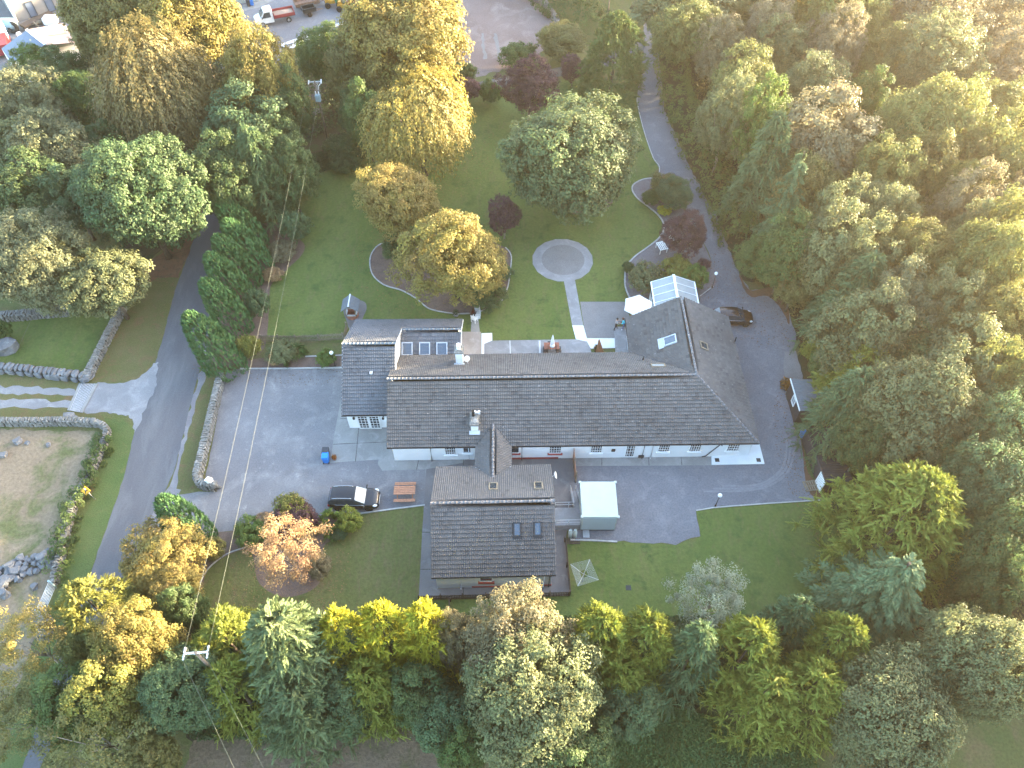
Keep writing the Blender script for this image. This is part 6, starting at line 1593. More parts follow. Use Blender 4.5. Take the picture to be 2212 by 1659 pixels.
def sparse(R, H, nb, nl, leaf, rad):
    """open crown: leafy tufts at the ends of visible boughs"""
    S = Leaves(); u = sphere_dirs(nb, -.35); c = H * .36; zc = H * .62
    bp = u * np.array([R, R, c]) * (rng.uniform(.5, 1.02, nb) * lumpy(u, .2))[:, None] + np.array([0, 0, zc])
    for b in range(nb):
        off = rvec(nl) * (rng.uniform(.1, 1, nl) ** .6)[:, None]; S.add(bp[b] + off * rad * rng.uniform(.6, 1.3) * np.array([1, 1, .75]), rvec(nl), unit(off + np.array([0, 0, .6]) + rvec(nl) * .5), leaf * rng.uniform(.7, 1.3, nl), leaf * rng.uniform(.5, .8, nl), np.clip(rng.normal(.5, .16) + rng.normal(0, .1, nl), 0, 1), np.clip(rng.normal(.5, .14), 0, 1))
    return S, bp
def trunk_mesh(R, H, r0, mat, top=.6, limbs=7, ends=None, name='trunk'):
    mb = MB(); rr = random.Random(int(R * 100 + H)); 
    mb.tube([(0, 0, -.15), (r0 * .2, 0, .12 * H), (-r0 * .3, r0 * .3, .35 * H), (r0 * .1, 0, top * H)], [r0 * 1.35, r0, r0 * .75, r0 * .3], 9)
    if ends is None: ends = [(math.cos(a) * R * .62, math.sin(a) * R * .62, H * (.5 + .3 * rr.random())) for a in [k * 6.28 / limbs + rr.random() for k in range(limbs)]]
    for e in ends:
        e = Vector(e); s_ = Vector((0, 0, min(H * top * .95, max(.14 * H, e.z * .45)))); m_ = lerp(s_, e, .5) + Vector((rr.uniform(-.1, .1) * R, rr.uniform(-.1, .1) * R, -.03 * H + rr.uniform(0, .08) * H))
        mb.tube([s_, m_, e], [r0 * .42, r0 * .26, r0 * .08], 6)
    me_o = mb.build(name, M[mat], fix=False); me = me_o.data; bpy.data.objects.remove(me_o); return me
def lean_mesh(me, dx, dy, H):
    n = len(me.vertices); a = np.empty(n * 3, np.float32); me.vertices.foreach_get('co', a); a = a.reshape(-1, 3); f = (np.clip(a[:, 2] / H, 0, 1.2) ** 1.3)[:, None]; a[:, :2] += f * np.array([dx, dy]); me.vertices.foreach_set('co', a.ravel()); me.update(); return me
TPL = {}
def tpl(kind, R, H, crown, trunk, zc): TPL.setdefault(kind, []).append((R, H, crown, trunk, zc))
for v in range(4):
    tpl('broadL', 6.5, 12, broad(6.5, 12, 96, 17, 25, .27, sub=.58, amp=.17).mesh('crown', M['leaf']), trunk_mesh(6.5, 12, .38, 'bark'), .57)
for v in range(5):
    tpl('broadM', 3.6, 8, broad(3.6, 8, 62, 13, 21, .205, sub=.40, amp=.19).mesh('crown', M['leaf']), trunk_mesh(3.6, 8, .2, 'bark'), .57)
for v in range(2):
    tpl('fine', 5, 10, broad(5, 10, 115, 15, 19, .20, sub=.42, amp=.19, rb=.22).mesh('crown', M['leaf']), trunk_mesh(5, 10, .3, 'bark'), .57)
for v in range(2):
    tpl('twiggy', 4.6, 9, broad(4.6, 9, 120, 9, 20, .20, sub=.36, amp=.2, rb=.2, inner=.1).mesh('crown', M['leaf']), trunk_mesh(4.6, 9, .26, 'pale_bark', limbs=12), .57)
for v in range(2):
    tpl('weeping', 6.5, 14, weeping(6.5, 14, 820, 26, .30).mesh('crown', M['leaf']), trunk_mesh(6.5, 14, .42, 'bark'), .5)
for v in range(2):
    s_, bp = sparse(3.4, 9, 74, 100, .17, .68); tpl('sparse', 3.4, 9, s_.mesh('crown', M['leaf']), trunk_mesh(3.4, 9, .13, 'pale_bark', .7, ends=bp[::5]), .6)
cyp = lambda z: (min(1, (z + .03) * 9) ** .5) * (1 - z ** 2.1) ** .62 * .98 + .03
col = lambda z: (min(1, (z + .05) * 8) ** .5) * (1 - z ** 2.6) ** .55
cone = lambda z: (min(1, (z + .03) * 10) ** .5) * (1 - z) ** .72 + .04
for v in range(3):
    tpl('golden', 3.2, 9.5, plumes(3.2, 9.5, 2300, 18, .80, cyp, .8, .7, (.24, .066), .3).mesh('crown', M['needle']), trunk_mesh(3.2, 9.5, .22, 'bark', .9, 0, []), .5)
for v in range(2):
    tpl('goldenL', 5.2, 12.5, plumes(5.2, 12.5, 4400, 18, .95, cyp, .8, .7, (.27, .075), .3).mesh('crown', M['needle']), trunk_mesh(5.2, 12.5, .3, 'bark', .9, 0, []), .5)
for v in range(2):
    tpl('conifer', 3.0, 10, plumes(3.0, 10, 2300, 18, .85, cone, .3, .85, (.25, .065), .45).mesh('crown', M['needle']), trunk_mesh(3, 10, .22, 'bark', .95, 0, []), .46)
tpl('leaning', 1.35, 6.5, lean_mesh(plumes(1.35, 6.5, 1700, 15, .36, col, 1.35, .22, (.15, .05), -.05, tidy=True).mesh('crown', M['needle']), -1.5, .75, 6.5), lean_mesh(trunk_mesh(1.35, 6.5, .16, 'bark', .9, 0, []), -1.5, .75, 6.5), .5)
tpl('leaning', 1.35, 6.5, lean_mesh(plumes(1.35, 6.5, 1700, 15, .36, col, 1.35, .22, (.15, .05), -.05, tidy=True).mesh('crown', M['needle']), -1.4, .6, 6.5), TPL['leaning'][0][3], .5)
for v in range(2):
    tpl('cedar', 4.2, 10, tiered(4.2, 10, 17, 9, 105, .26).mesh('crown', M['needle']), trunk_mesh(4.2, 10, .24, 'bark', .97, 0, []), .42)
for v in range(3):
    tpl('shrub', 1.3, 1.7, broad(1.3, 1.7, 34, 9, 14, .13, zlow=.02, sub=.2, amp=.15, zmin=-.3).mesh('shrub', M['leaf']), None, .45)
tpl('spiky', 1.3, 1.7, plumes(1.3, 1.7, 320, 14, .5, lambda z: (1 - z ** 2) ** .5, .7, .9, (.2, .06), .5).mesh('shrub', M['leaf']), None, .45)

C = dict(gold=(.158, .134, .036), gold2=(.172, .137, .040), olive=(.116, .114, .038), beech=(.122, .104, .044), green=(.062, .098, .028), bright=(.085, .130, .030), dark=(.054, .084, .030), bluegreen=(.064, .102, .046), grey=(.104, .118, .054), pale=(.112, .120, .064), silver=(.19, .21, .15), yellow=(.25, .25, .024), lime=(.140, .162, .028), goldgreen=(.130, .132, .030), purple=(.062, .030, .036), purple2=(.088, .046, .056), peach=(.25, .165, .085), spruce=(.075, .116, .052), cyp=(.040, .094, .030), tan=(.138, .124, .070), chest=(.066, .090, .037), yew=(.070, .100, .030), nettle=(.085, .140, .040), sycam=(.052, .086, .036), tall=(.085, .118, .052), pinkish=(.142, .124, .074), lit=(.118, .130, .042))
used_v = {}
def plant(kind, cx, cy, w, H, colr, label, name=None, cat=None, group=None, rot=None, sq=1.0, lift=0.0):
    zf = TPL[kind][0][4]; zc = H * zf
    w = w * {'golden': 1.3, 'conifer': 1.2, 'leaning': .95, 'broadM': 1.17, 'broadL': 1.06, 'goldenL': 1.06}.get(kind, 1.0)
    R = w / 2 * depth(cx, cy, zc) / CAM_F
    v = TPL[kind]; i = used_v.get(kind, 0); used_v[kind] = i + 1; R0, H0, crown, trunk, _ = v[i % len(v)]
    p = G(cx, cy, zc); p.z = 0
    rz = rot if rot is not None else rnd.uniform(0, 6.283)
    c = Vector(C[colr]) * 1.34 * rnd.uniform(.93, 1.07)
    nm = name or {'shrub': 'shrub', 'spiky': 'shrub', 'golden': 'conifer_tree', 'goldenL': 'conifer_tree', 'conifer': 'conifer_tree', 'cedar': 'conifer_tree', 'leaning': 'cypress_tree'}.get(kind, 'broadleaf_tree')
    ct_ = cat or ('shrub' if nm == 'shrub' else 'tree')
    if trunk is None:
        o = bpy.data.objects.new(nm, crown); COL.objects.link(o); o.location = p; tag(o, label, ct_, group); o.color = (*c, 1)
        o.scale = (R / R0, R / R0 * sq, H / H0); o.rotation_euler = (0, 0, rz); return o
    t = thing(nm, p, label, ct_, group, rz); t.scale = (R / R0, R / R0 * sq, H / H0)
    k = bpy.data.objects.new('trunk', trunk); COL.objects.link(k); k.parent = t; k.scale = (1, 1, 1)
    o = bpy.data.objects.new('crown', crown); COL.objects.link(o); o.parent = t; o.color = (*c, 1)
    return t
exec_rows = []
T = plant
# --- trees left of and behind the garden
T('broadL', 236, 48, 190, 15, 'olive', 'olive brown big tree at the top left beside the farm buildings', 'beech_tree')
T('broadL', 415, 38, 225, 16, 'gold', 'big golden tree at the top edge left of the tipper truck', 'beech_tree')
T('weeping', 345, 205, 285, 17, 'beech', 'huge weeping beech with golden top and olive brown hanging shoots', 'beech_tree')
T('fine', 556, 185, 165, 15, 'gold', 'tall golden tree between weeping beech and white van')
T('broadM', 545, 280, 165, 11, 'bluegreen', 'blue green tree below the tall golden tree at the road bend')
T('broadM', 622, 240, 84, 11, 'dark', 'dark green narrow tree right of the tall golden tree')
T('broadM', 74, 142, 66, 6.5, 'bright', 'bright green tree in front of the blue barn roof')
T('broadM', 146, 168, 92, 8, 'dark', 'dark green tree between barn and weeping beech')
T('broadM', 178, 215, 92, 10, 'green', 'mid green tree touching the left flank of the weeping beech')
T('twiggy', 62, 235, 185, 11, 'pale', 'pale olive tree at the left edge under the barn')
T('broadM', 25, 300, 130, 9, 'grey', 'grey green tree at the left edge below the pale olive one')
T('twiggy', 115, 345, 195, 11, 'pale', 'pale birch with visible white stems left of the sycamore', 'birch_tree')
T('broadL', 306, 432, 240, 14, 'sycam', 'big sycamore with sunlit crown beside the road on the left', 'sycamore_tree')
T('broadM', 230, 335, 95, 8, 'dark', 'dark tree in the gap behind the sycamore and weeping beech')
T('broadM', 60, 430, 150, 10, 'dark', 'dark green tree below the birch at the left edge')
T('broadM', 160, 440, 120, 9, 'bluegreen', 'blue green tree squeezed between birch and sycamore')
T('broadL', 78, 572, 195, 11, 'pale', 'pale green tree with yellow spray above the small left lawn')
T('broadM', 232, 612, 150, 9, 'grey', 'grey green round tree above the roadside stone wall')
T('broadM', 165, 590, 110, 8, 'olive', 'olive tree between the pale green and the grey green round tree')
T('shrub', 2, 720, 46, 2.4, 'green', 'small green bush at the left edge beside the lawn boulder')
T('broadM', 492, 395, 120, 11, 'dark', 'dark green tree overhanging the road opposite the sycamore')
T('conifer', 566, 386, 100, 12, 'spruce', 'light green spruce between road and back lawn')
T('broadM', 625, 372, 95, 10, 'dark', 'dark leafy tree right of the light green spruce')
T('broadM', 500, 330, 100, 9, 'bluegreen', 'blue green tree above the road end')
T('broadM', 590, 310, 110, 10, 'dark', 'very dark tree between golden tree and spruce')
T('shrub', 640, 495, 66, 4.5, 'bluegreen', 'blue grey bush beside the power lines at the lawn edge')
T('shrub', 618, 440, 60, 4, 'dark', 'dark bush just above the blue grey bush at the lawn edge')
T('broadM', 778, 240, 84, 7.5, 'dark', 'dark green small tree right of the transformer pole')
T('shrub', 748, 352, 70, 2.2, 'dark', 'dark undergrowth bush at the foot of the transformer pole')
T('shrub', 745, 320, 90, 3.2, 'dark', 'dark undergrowth bush under the golden weeping tree')
T('shrub', 655, 390, 60, 3, 'dark', 'dark bush where the back lawn narrows below the pole')
T('broadM', 700, 118, 100, 9, 'green', 'fresh green tree left of the tall golden trees by the far yard')
T('broadL', 868, 92, 265, 16, 'gold', 'tallest golden tree in front of the far yard and earth field')
T('broadM', 775, 150, 120, 11, 'olive', 'olive shaded tree between fresh green and tallest golden tree')
T('weeping', 906, 268, 262, 14, 'gold', 'golden weeping tree behind the back lawn', 'beech_tree')
T('broadM', 790, 260, 90, 10, 'green', 'green leafy tree on the left flank of the golden weeping tree')
T('fine', 864, 430, 190, 10, 'gold2', 'round golden beech at the back of the curved bed', 'beech_tree')
T('fine', 980, 548, 212, 11, 'gold', 'round golden beech at the front of the curved bed', 'beech_tree')
T('shrub', 852, 540, 56, 2.6, 'dark', 'dark green bush at the left end of the golden beech bed')
T('shrub', 1050, 640, 88, 2.2, 'dark', 'dark green spreading bush at the right foot of the front golden beech')
T('shrub', 1082, 590, 50, 2.0, 'bluegreen', 'blue green bush on the right rim of the golden beech bed')
T('twiggy', 1089, 468, 76, 5.5, 'purple2', 'small purple tree on the lawn beside the golden beeches', 'purple_tree')
T('broadL', 1238, 344, 290, 12.5, 'chest', 'great round chestnut tree standing alone on the back lawn', 'chestnut_tree')
T('twiggy', 1143, 190, 128, 8, 'purple', 'large purple beech at the top of the back lawn', 'purple_tree')
T('shrub', 1060, 205, 48, 3, 'green', 'green bush left of the large purple beech')
T('shrub', 1014, 196, 56, 3.2, 'purple2', 'brownish purple bush between golden weeping tree and green bush')
T('twiggy', 1237, 150, 56, 4.5, 'purple2', 'small purple tree beside the broad dark yew', 'purple_tree')
T('goldenL', 1325, 128, 142, 11.5, 'yew', 'broad dense yew tree at the head of the gravel lane', 'yew_tree', sq=.9)
T('broadM', 1212, 88, 96, 5.5, 'olive', 'olive bush beside the far lane left of the yew')
T('shrub', 1120, 122, 78, 3, 'green', 'low green bush at the near corner of the earth field')
T('shrub', 1385, 26, 42, 3, 'tan', 'brown bush by the gateway at the top of the lane')
T('shrub', 1000, 160, 60, 3, 'green', 'green bush at the foot of the tallest golden tree by the far lane')
# --- leaning cypresses and shrubs by the car park
for (cx, cy, w, H, lb) in ((476, 752, 92, 6.8, 'leaning dark green cypress nearest the car park wall, frontmost of its row'), (499, 668, 80, 6.2, 'second leaning cypress from the car park wall'), (507, 612, 76, 6.0, 'third leaning cypress from the car park wall'), (522, 570, 76, 6.0, 'fourth leaning cypress from the car park wall'), (545, 540, 78, 6.0, 'fifth leaning cypress from the car park wall'), (535, 496, 84, 6.5, 'rearmost leaning cypress of the row, under the spruce')):
    T('leaning', cx, cy, w, H, 'cyp', lb, group='cypresses leaning in a row beside the road', rot=0)
T('leaning', 412, 1142, 92, 5.5, 'cyp', 'dark leaning cypress alone at the car park entrance', rot=-.15)
T('shrub', 558, 660, 56, 3.5, 'bluegreen', 'grey blue bush behind the leaning cypresses')
T('shrub', 610, 545, 60, 1.8, 'tan', 'brown twiggy bush under the power lines beside the cypresses')
T('shrub', 541, 752, 50, 3.2, 'goldgreen', 'yellow green bamboo like bush beside the frontmost cypress')
T('shrub', 612, 762, 66, 2.0, 'grey', 'grey green bush with red tips in front of the picket fence')
T('spiky', 637, 764, 48, 1.6, 'green', 'big leaved dark green bush in front of the picket fence')
T('shrub', 596, 775, 34, 1.0, 'peach', 'orange red flowering bush at the kerb of the shrub bed')
T('shrub', 704, 775, 44, 1.4, 'bright', 'light green bush beside the globe lamp and the annex')
T('shrub', 590, 595, 44, 1.3, 'peach', 'reddish ground bush at the lawn edge under the power lines')
# --- shrubs along the lane bed
T('shrub', 1435, 402, 62, 2.2, 'olive', 'olive bush at the top of the lane shrub bed')
T('broadM', 1457, 418, 66, 4.0, 'bluegreen', 'grey green rounded bush beside the lane with pink flowers above')
T('shrub', 1442, 388, 22, 1.2, 'green', 'vivid pink flowering bush at the lane edge').color = (.62, .06, .22, 1)
T('shrub', 1405, 428, 42, 1.3, 'green', 'fresh green low bush at the lawn kerb of the lane bed')
T('shrub', 1436, 456, 30, .9, 'yellow', 'small round yellow bush in the lane bed')
T('twiggy', 1482, 505, 106, 6.0, 'purple', 'dark purple maple beside the lane above the conservatory', 'purple_tree')
T('shrub', 1392, 604, 78, 2.6, 'grey', 'grey olive bush left of the conservatory')
T('shrub', 1462, 585, 74, 2.6, 'goldgreen', 'yellowish bush behind the conservatory ridge')
T('shrub', 1500, 602, 58, 2.6, 'bright', 'bright green bush right of the conservatory')
T('shrub', 1358, 580, 30, 1.3, 'dark', 'small dark bush at the kerb left of the grey olive bush')
T('shrub', 1520, 570, 30, .8, 'purple2', 'small dark red bush at the lane edge above the globe lamp')
# --- front garden
T('shrub', 543, 1153, 70, 2.0, 'bright', 'round fresh green bush with pink flowers at the front lawn edge')
T('shrub', 641, 1124, 92, 2.8, 'purple', 'round dark purple bush beside the car park')
T('shrub', 630, 1104, 76, 2.8, 'goldgreen', 'yellow green bush behind the round purple bush')
T('spiky', 713, 1130, 58, 1.9, 'bright', 'bright green feathery bush right of the purple bush')
T('shrub', 757, 1127, 54, 1.9, 'lime', 'round light green bush nearest the black estate car')
T('shrub', 733, 1150, 40, 1.2, 'bluegreen', 'low blue green bush below the feathery bush')
T('sparse', 625, 1198, 165, 8.0, 'peach', 'peach coloured larch on the front lawn', 'larch_tree')
T('shrub', 690, 1225, 56, 2, 'pinkish', 'thin pinkish bush at the right foot of the peach larch')
T('broadM', 352, 1204, 142, 5.5, 'gold2', 'orange gold tree beside the road below the leaning cypress')
T('broadM', 385, 1285, 96, 6, 'gold2', 'smaller orange gold tree right below the roadside gold tree')
T('shrub', 462, 1188, 52, 2.2, 'olive', 'olive bush between leaning cypress and front lawn')
T('shrub', 575, 1130, 50, 1.4, 'peach', 'small reddish bush behind the round fresh green bush')
T('broadM', 400, 1318, 84, 7, 'dark', 'dark green tree at the road side of the front lawn')
# --- belt of trees along the bottom
T('golden', 222, 1325, 120, 9, 'goldgreen', 'yellow green cypress beside the road below the gold trees')
T('fine', 300, 1400, 175, 10.5, 'gold', 'broad yellow tree right of the field gate in the roadside belt')
T('broadM', 186, 1400, 86, 7, 'lit', 'small bright yellow green tree beside the road left of the broad yellow tree')
T('broadM', 250, 1500, 150, 9, 'goldgreen', 'yellow green tree directly below the broad yellow tree')
T('broadM', 165, 1525, 130, 7, 'green', 'green tree overhanging the road near the bottom left')
T('sparse', 75, 1395, 170, 8, 'gold2', 'thin golden tree with bare pale branches beside the field gate')
T('sparse', 60, 1545, 170, 7.5, 'olive', 'thin olive tree at the left edge below the golden one')
T('sparse', 230, 1600, 250, 7.5, 'olive', 'wide olive tree with drooping branches at the bottom left')
T('twiggy', 330, 1640, 140, 6, 'olive', 'dark olive tree at the bottom edge left of the brown grass')
T('broadL', 400, 1500, 165, 8.5, 'bluegreen', 'dark blue green tree under the near power pole')
T('golden', 500, 1392, 125, 7.5, 'lime', 'yellow green cypress right of the near power pole')
T('golden', 515, 1490, 120, 8, 'lime', 'lower yellow green cypress between power pole and blue green cypress')
T('conifer', 640, 1420, 215, 14, 'tall', 'tall blue green cypress below the peach larch')
T('golden', 668, 1530, 150, 9, 'tall', 'blue green cypress skirt at the foot of the tall one')
T('golden', 752, 1395, 100, 11, 'yellow', 'vivid yellow cypress leftmost of the three in front of the lawn')
T('golden', 836, 1385, 104, 11.5, 'yellow', 'vivid yellow cypress in the middle of the three')
T('golden', 922, 1385, 106, 11.5, 'yellow', 'vivid yellow cypress nearest the cottage fence')
T('golden', 800, 1490, 130, 8, 'lime', 'shaded yellow green cypress below the vivid yellow trio')
T('broadM', 735, 1520, 110, 8, 'bluegreen', 'blue green bushy tree between tall cypress and shaded yellow green one')
T('broadM', 905, 1500, 120, 8, 'dark', 'dark green tree below the rightmost vivid yellow cypress')
T('fine', 990, 1385, 100, 10, 'tan', 'tan silver tree beside the rightmost vivid yellow cypress')
T('fine', 1120, 1400, 240, 13, 'tan', 'large tan and silver tree directly below the cottage')
T('broadL', 1150, 1510, 270, 12, 'grey', 'large grey green tree filling the bottom centre')
T('broadM', 960, 1560, 130, 8, 'bluegreen', 'dark blue green tree left of the small green one at the bottom')
T('broadM', 1003, 1612, 96, 7, 'green', 'small fresh green tree at the bottom edge left of centre')
T('broadM', 1235, 1620, 150, 8, 'dark', 'dark tree at the bottom edge right of centre')
T('golden', 1290, 1395, 120, 11, 'lime', 'lime yellow cypress right of the large tan tree')
T('golden', 1388, 1400, 112, 10.5, 'lime', 'second lime yellow cypress, below the clothes dryer lawn')
T('golden', 1330, 1470, 120, 8, 'lime', 'lower lime cypress between the two lime yellow ones')
T('broadM', 1352, 1535, 114, 7, 'bluegreen', 'dark blue green tree below the lime cypresses')
T('conifer', 1482, 1430, 116, 12, 'bluegreen', 'pale blue green cypress between lime and golden cypresses')
T('sparse', 1535, 1295, 165, 8.5, 'silver', 'thin silvery tree on the edge of the right front lawn')
T('golden', 1600, 1420, 130, 10.5, 'lime', 'golden green cypress below the thin silvery tree')
T('golden', 1640, 1510, 130, 9.5, 'lime', 'lower golden green cypress below the one under the thin silvery tree')
T('golden', 1735, 1500, 140, 9.5, 'lime', 'wide golden green cypress at the bottom right of centre')
T('golden', 1786, 1408, 112, 10.5, 'lime', 'pointed golden green cypress right of the wide golden green one')
T('conifer', 1690, 1360, 110, 10, 'bluegreen', 'grey green conifer behind the golden green cypresses')
T('cedar', 1885, 1298, 345, 12, 'spruce', 'spreading cedar with layered silver green branches')
T('broadL', 1920, 1555, 250, 11, 'grey', 'grey green tree at the bottom right under the cedar')
T('broadL', 2105, 1440, 215, 13, 'grey', 'silver grey tree in the bottom right corner area')
T('broadM', 2120, 1285, 110, 11, 'dark', 'dark grey tree between the cedar and the right edge')
T('goldenL', 1935, 1135, 272, 13, 'lime', 'big golden green cypress beside the right front lawn and sheds')
T('conifer', 1816, 895, 115, 11, 'spruce', 'green feathery conifer overhanging the windowed shed')
T('golden', 1848, 828, 112, 9, 'lime', 'yellow green conifer just above the shed conifer')
# --- the wood on the right
W = 'trees of the wood beside the lane'
for row in (
    ('broadL', 1968, 902, 222, 13, 'grey', 'large grey green wood tree behind the shed conifer'), ('broadM', 1868, 965, 100, 10, 'dark', 'dark grey tree above the big golden green cypress'),
    ('broadM', 2055, 815, 165, 13, 'grey', 'grey green wood tree up and right of the large grey green one'), ('broadM', 2118, 838, 92, 14, 'lit', 'wood tree with a bright golden flank at the right, level with the sheds'),
    ('broadM', 2190, 860, 110, 13, 'grey', 'wood tree cut by the right edge level with the sheds'), ('broadL', 2145, 965, 180, 13, 'bluegreen', 'blue green wood tree at the right edge level with the corner slab'),
    ('broadL', 2105, 1065, 190, 13, 'bluegreen', 'wood tree right of the big golden green cypress crown'), ('broadM', 2020, 1040, 110, 10, 'dark', 'dark wood tree in the hollow above the golden green cypress'),
    ('broadL', 2140, 1180, 175, 13, 'dark', 'dark wood tree at the right edge beside the golden green cypress'), ('broadM', 1720, 615, 88, 7, 'olive', 'olive wood edge tree at the bend of the drive'),
    ('conifer', 1836, 662, 134, 12, 'spruce', 'light green wood edge tree level with the black hatchback'), ('broadM', 1862, 732, 165, 12.5, 'grey', 'grey wood edge tree below the light green one by the hatchback'),
    ('broadM', 1932, 690, 122, 13, 'pale', 'pale green wood tree behind the grey edge tree'), ('broadM', 2012, 690, 112, 13, 'grey', 'slender grey green wood tree next to the pale green one'),
    ('broadL', 2112, 615, 180, 15, 'lit', 'big wood tree with gold tinted top at the right'), ('broadL', 2150, 735, 165, 13, 'olive', 'olive shaded wood tree below the gold tinted one'),
    ('broadL', 1960, 592, 150, 13, 'olive', 'olive wood tree in the middle of the wood'), ('broadM', 1792, 558, 140, 13, 'grey', 'grey wood tree behind the olive bend tree'),
    ('broadM', 1782, 788, 64, 5, 'green', 'low green tree at the yard edge above the parking strip'), ('shrub', 1752, 762, 44, 3, 'lime', 'yellow green bush at the yard edge beside the parking strip'),
    ('conifer', 1645, 382, 112, 14, 'spruce', 'small feathery conifer on the lane side of the wood'), ('cedar', 1690, 462, 145, 14, 'spruce', 'layered green conifer on the lane side of the wood'),
    ('broadM', 1775, 320, 190, 14, 'tan', 'round sunlit tan tree in the wood beyond the feathery conifers'), ('broadM', 1640, 285, 100, 13, 'bright', 'bright green tree beside the round sunlit tan tree'),
    ('twiggy', 1568, 262, 132, 13, 'grey', 'grey tree over the middle of the lane'), ('broadM', 1600, 206, 118, 12, 'lit', 'tree with a gold tip above the grey lane tree'),
    ('twiggy', 1740, 210, 165, 12, 'grey', 'silver grey rounded tree in the upper wood'), ('broadM', 1862, 245, 95, 11, 'green', 'green tree right of the silver grey rounded tree'),
    ('broadL', 2000, 290, 196, 15, 'lit', 'large gold crowned tree in the upper right of the wood'), ('broadM', 2152, 258, 142, 13, 'lit', 'gold tinted tree right of the large gold crowned tree'),
    ('broadM', 2175, 362, 150, 14, 'lit', 'sunny tree at the right edge of the upper wood'), ('broadM', 2072, 362, 112, 12, 'olive', 'olive tree left of the sunny right edge tree'),
    ('broadM', 1892, 402, 112, 13, 'lit', 'small gold tipped tree between tan tree and large gold crown'), ('broadM', 1992, 402, 118, 12, 'olive', 'olive tree under the large gold crowned tree'),
    ('broadM', 2062, 430, 90, 13, 'lit', 'bright pale tree in the gap under the olive pair'), ('broadM', 1805, 505, 120, 13, 'grey', 'grey tree right of the layered green conifer'),
    ('broadL', 1885, 500, 155, 12, 'grey', 'grey green tree in the centre of the wood'), ('broadM', 2078, 478, 122, 13, 'tan', 'tan sunlit tree below the bright pale tree'),
    ('broadM', 2152, 528, 115, 14, 'lit', 'gold topped tree near the right edge at mid height'), ('broadM', 2068, 545, 105, 12, 'grey', 'grey tree between tan sunlit tree and gold topped tree'),
    ('broadM', 2196, 452, 90, 13, 'pinkish', 'pinkish gold tree cut by the right edge in the upper wood'), ('broadL', 2015, 146, 196, 13, 'grey', 'broad pale grey green tree in the top right'),
    ('broadM', 2165, 92, 135, 12, 'tan', 'tan tree in the top right corner'), ('broadM', 2180, 160, 130, 12, 'pinkish', 'warm brown tree below the corner tan tree'),
    ('broadM', 1680, 128, 92, 11, 'grey', 'greyish tree between birch and pinkish tree in the upper wood'), ('twiggy', 1796, 115, 135, 13, 'pinkish', 'pinkish pale tree in the upper wood'),
    ('broadM', 1642, 168, 92, 9, 'olive', 'olive tree in the dip left of the silver grey tree'), ('twiggy', 1558, 118, 124, 11, 'tan', 'tan birch near the top of the lane', ), ('broadM', 1490, 72, 130, 12, 'lit', 'yellow green tree at the top of the lane'),
    ('broadM', 1655, 75, 98, 12, 'pinkish', 'pale pink tree above the tan birch'), ('broadM', 1480, 14, 165, 11, 'grey', 'grey green tree at the top edge left of the wood'), ('broadM', 1585, 20, 130, 10, 'olive', 'olive tree at the top edge next to the grey green one'),
    ('broadM', 1692, 22, 120, 11, 'olive', 'dull tree at the top edge left of the yellow lit tree'), ('broadL', 1828, 36, 172, 14, 'lit', 'yellow lit round tree at the top edge of the wood'), ('broadL', 2022, 30, 225, 14, 'tan', 'wide brown gold tree at the top edge'),
    ('broadM', 2188, 25, 130, 13, 'pinkish', 'brown gold tree in the very top right corner'), ('broadM', 1700, 552, 112, 10.5, 'green', 'green edge tree between layered conifer and drive bend'), ('broadM', 1640, 560, 80, 5.5, 'green', 'low green edge bush tree at the lane bend'),
    ('broadM', 1935, 340, 90, 11, 'green', 'green tree wedged left of the large gold crowned tree'), ('broadM', 1900, 150, 105, 11, 'olive', 'olive tree between pinkish and broad pale trees'), ('broadM', 1735, 416, 112, 12.5, 'olive', 'olive tree between round tan tree and layered conifer'),
    ('broadM', 1855, 586, 120, 13, 'grey', 'grey tree above the light green edge tree'), ('broadM', 2030, 740, 110, 11, 'olive', 'olive filler tree below the slender grey green tree'), ('broadM', 1945, 790, 120, 10, 'dark', 'dark tree between yellow green conifer and upper grey tree')):
    k, cx, cy, w, H, cl, lb = row
    T(k, cx, cy, w, H, cl, lb, group=W)
# --- hedges and ground cover
def hedge(P, width, h, colr, label, leaf=.22, dens=95, name='hedge', kind=None, cat='hedge', lo=.05):
    pts = smooth_loop([G(*p) for p in P], False, 4); S = Leaves()
    for a, b in zip(pts, pts[1:]):
        d = b - a; L = d.length
        if L < .02: continue
        u = d / L; n = Vector((-u.y, u.x, 0)); k = int(L * (width + h) * dens / 3); m = max(1, int(L * (width + 2 * h) * 1.6))
        s_ = rng.uniform(0, L, m); an = rng.uniform(-.25, math.pi + .25, m); rr = rng.uniform(.75, 1.08, m)
        x, z = np.cos(an) * width / 2 * rr, (np.maximum(lo, np.sin(an)) ** .6) * h * rr
        cpt = np.array(a)[None] + np.outer(s_, np.array(u)) + np.outer(x, np.array(n)) + np.outer(z, [0, 0, 1])
        q = max(3, k // m); p = np.repeat(cpt, q, 0) + rvec(m * q) * .3 * min(1, h); nrm = unit(np.repeat(np.outer(np.cos(an), np.array(n)) + np.outer(np.sin(an) + .4, [0, 0, 1]), q, 0) + rvec(m * q) * .6)
        p[:, 2] = np.maximum(p[:, 2], .04)
        S.add(p, rvec(m * q), nrm, leaf * rng.uniform(.7, 1.3, m * q), leaf * rng.uniform(.5, .8, m * q), np.repeat(np.clip(rng.normal(.5, .16, m), 0, 1), q), np.repeat(np.clip(rng.normal(.5, .15, m), 0, 1), q))
    o = bpy.data.objects.new(name, S.mesh(name, M['leaf'])); COL.objects.link(o); o.color = (*C[colr], 1)
    return tag(o, label, None if kind else cat, kind=kind)
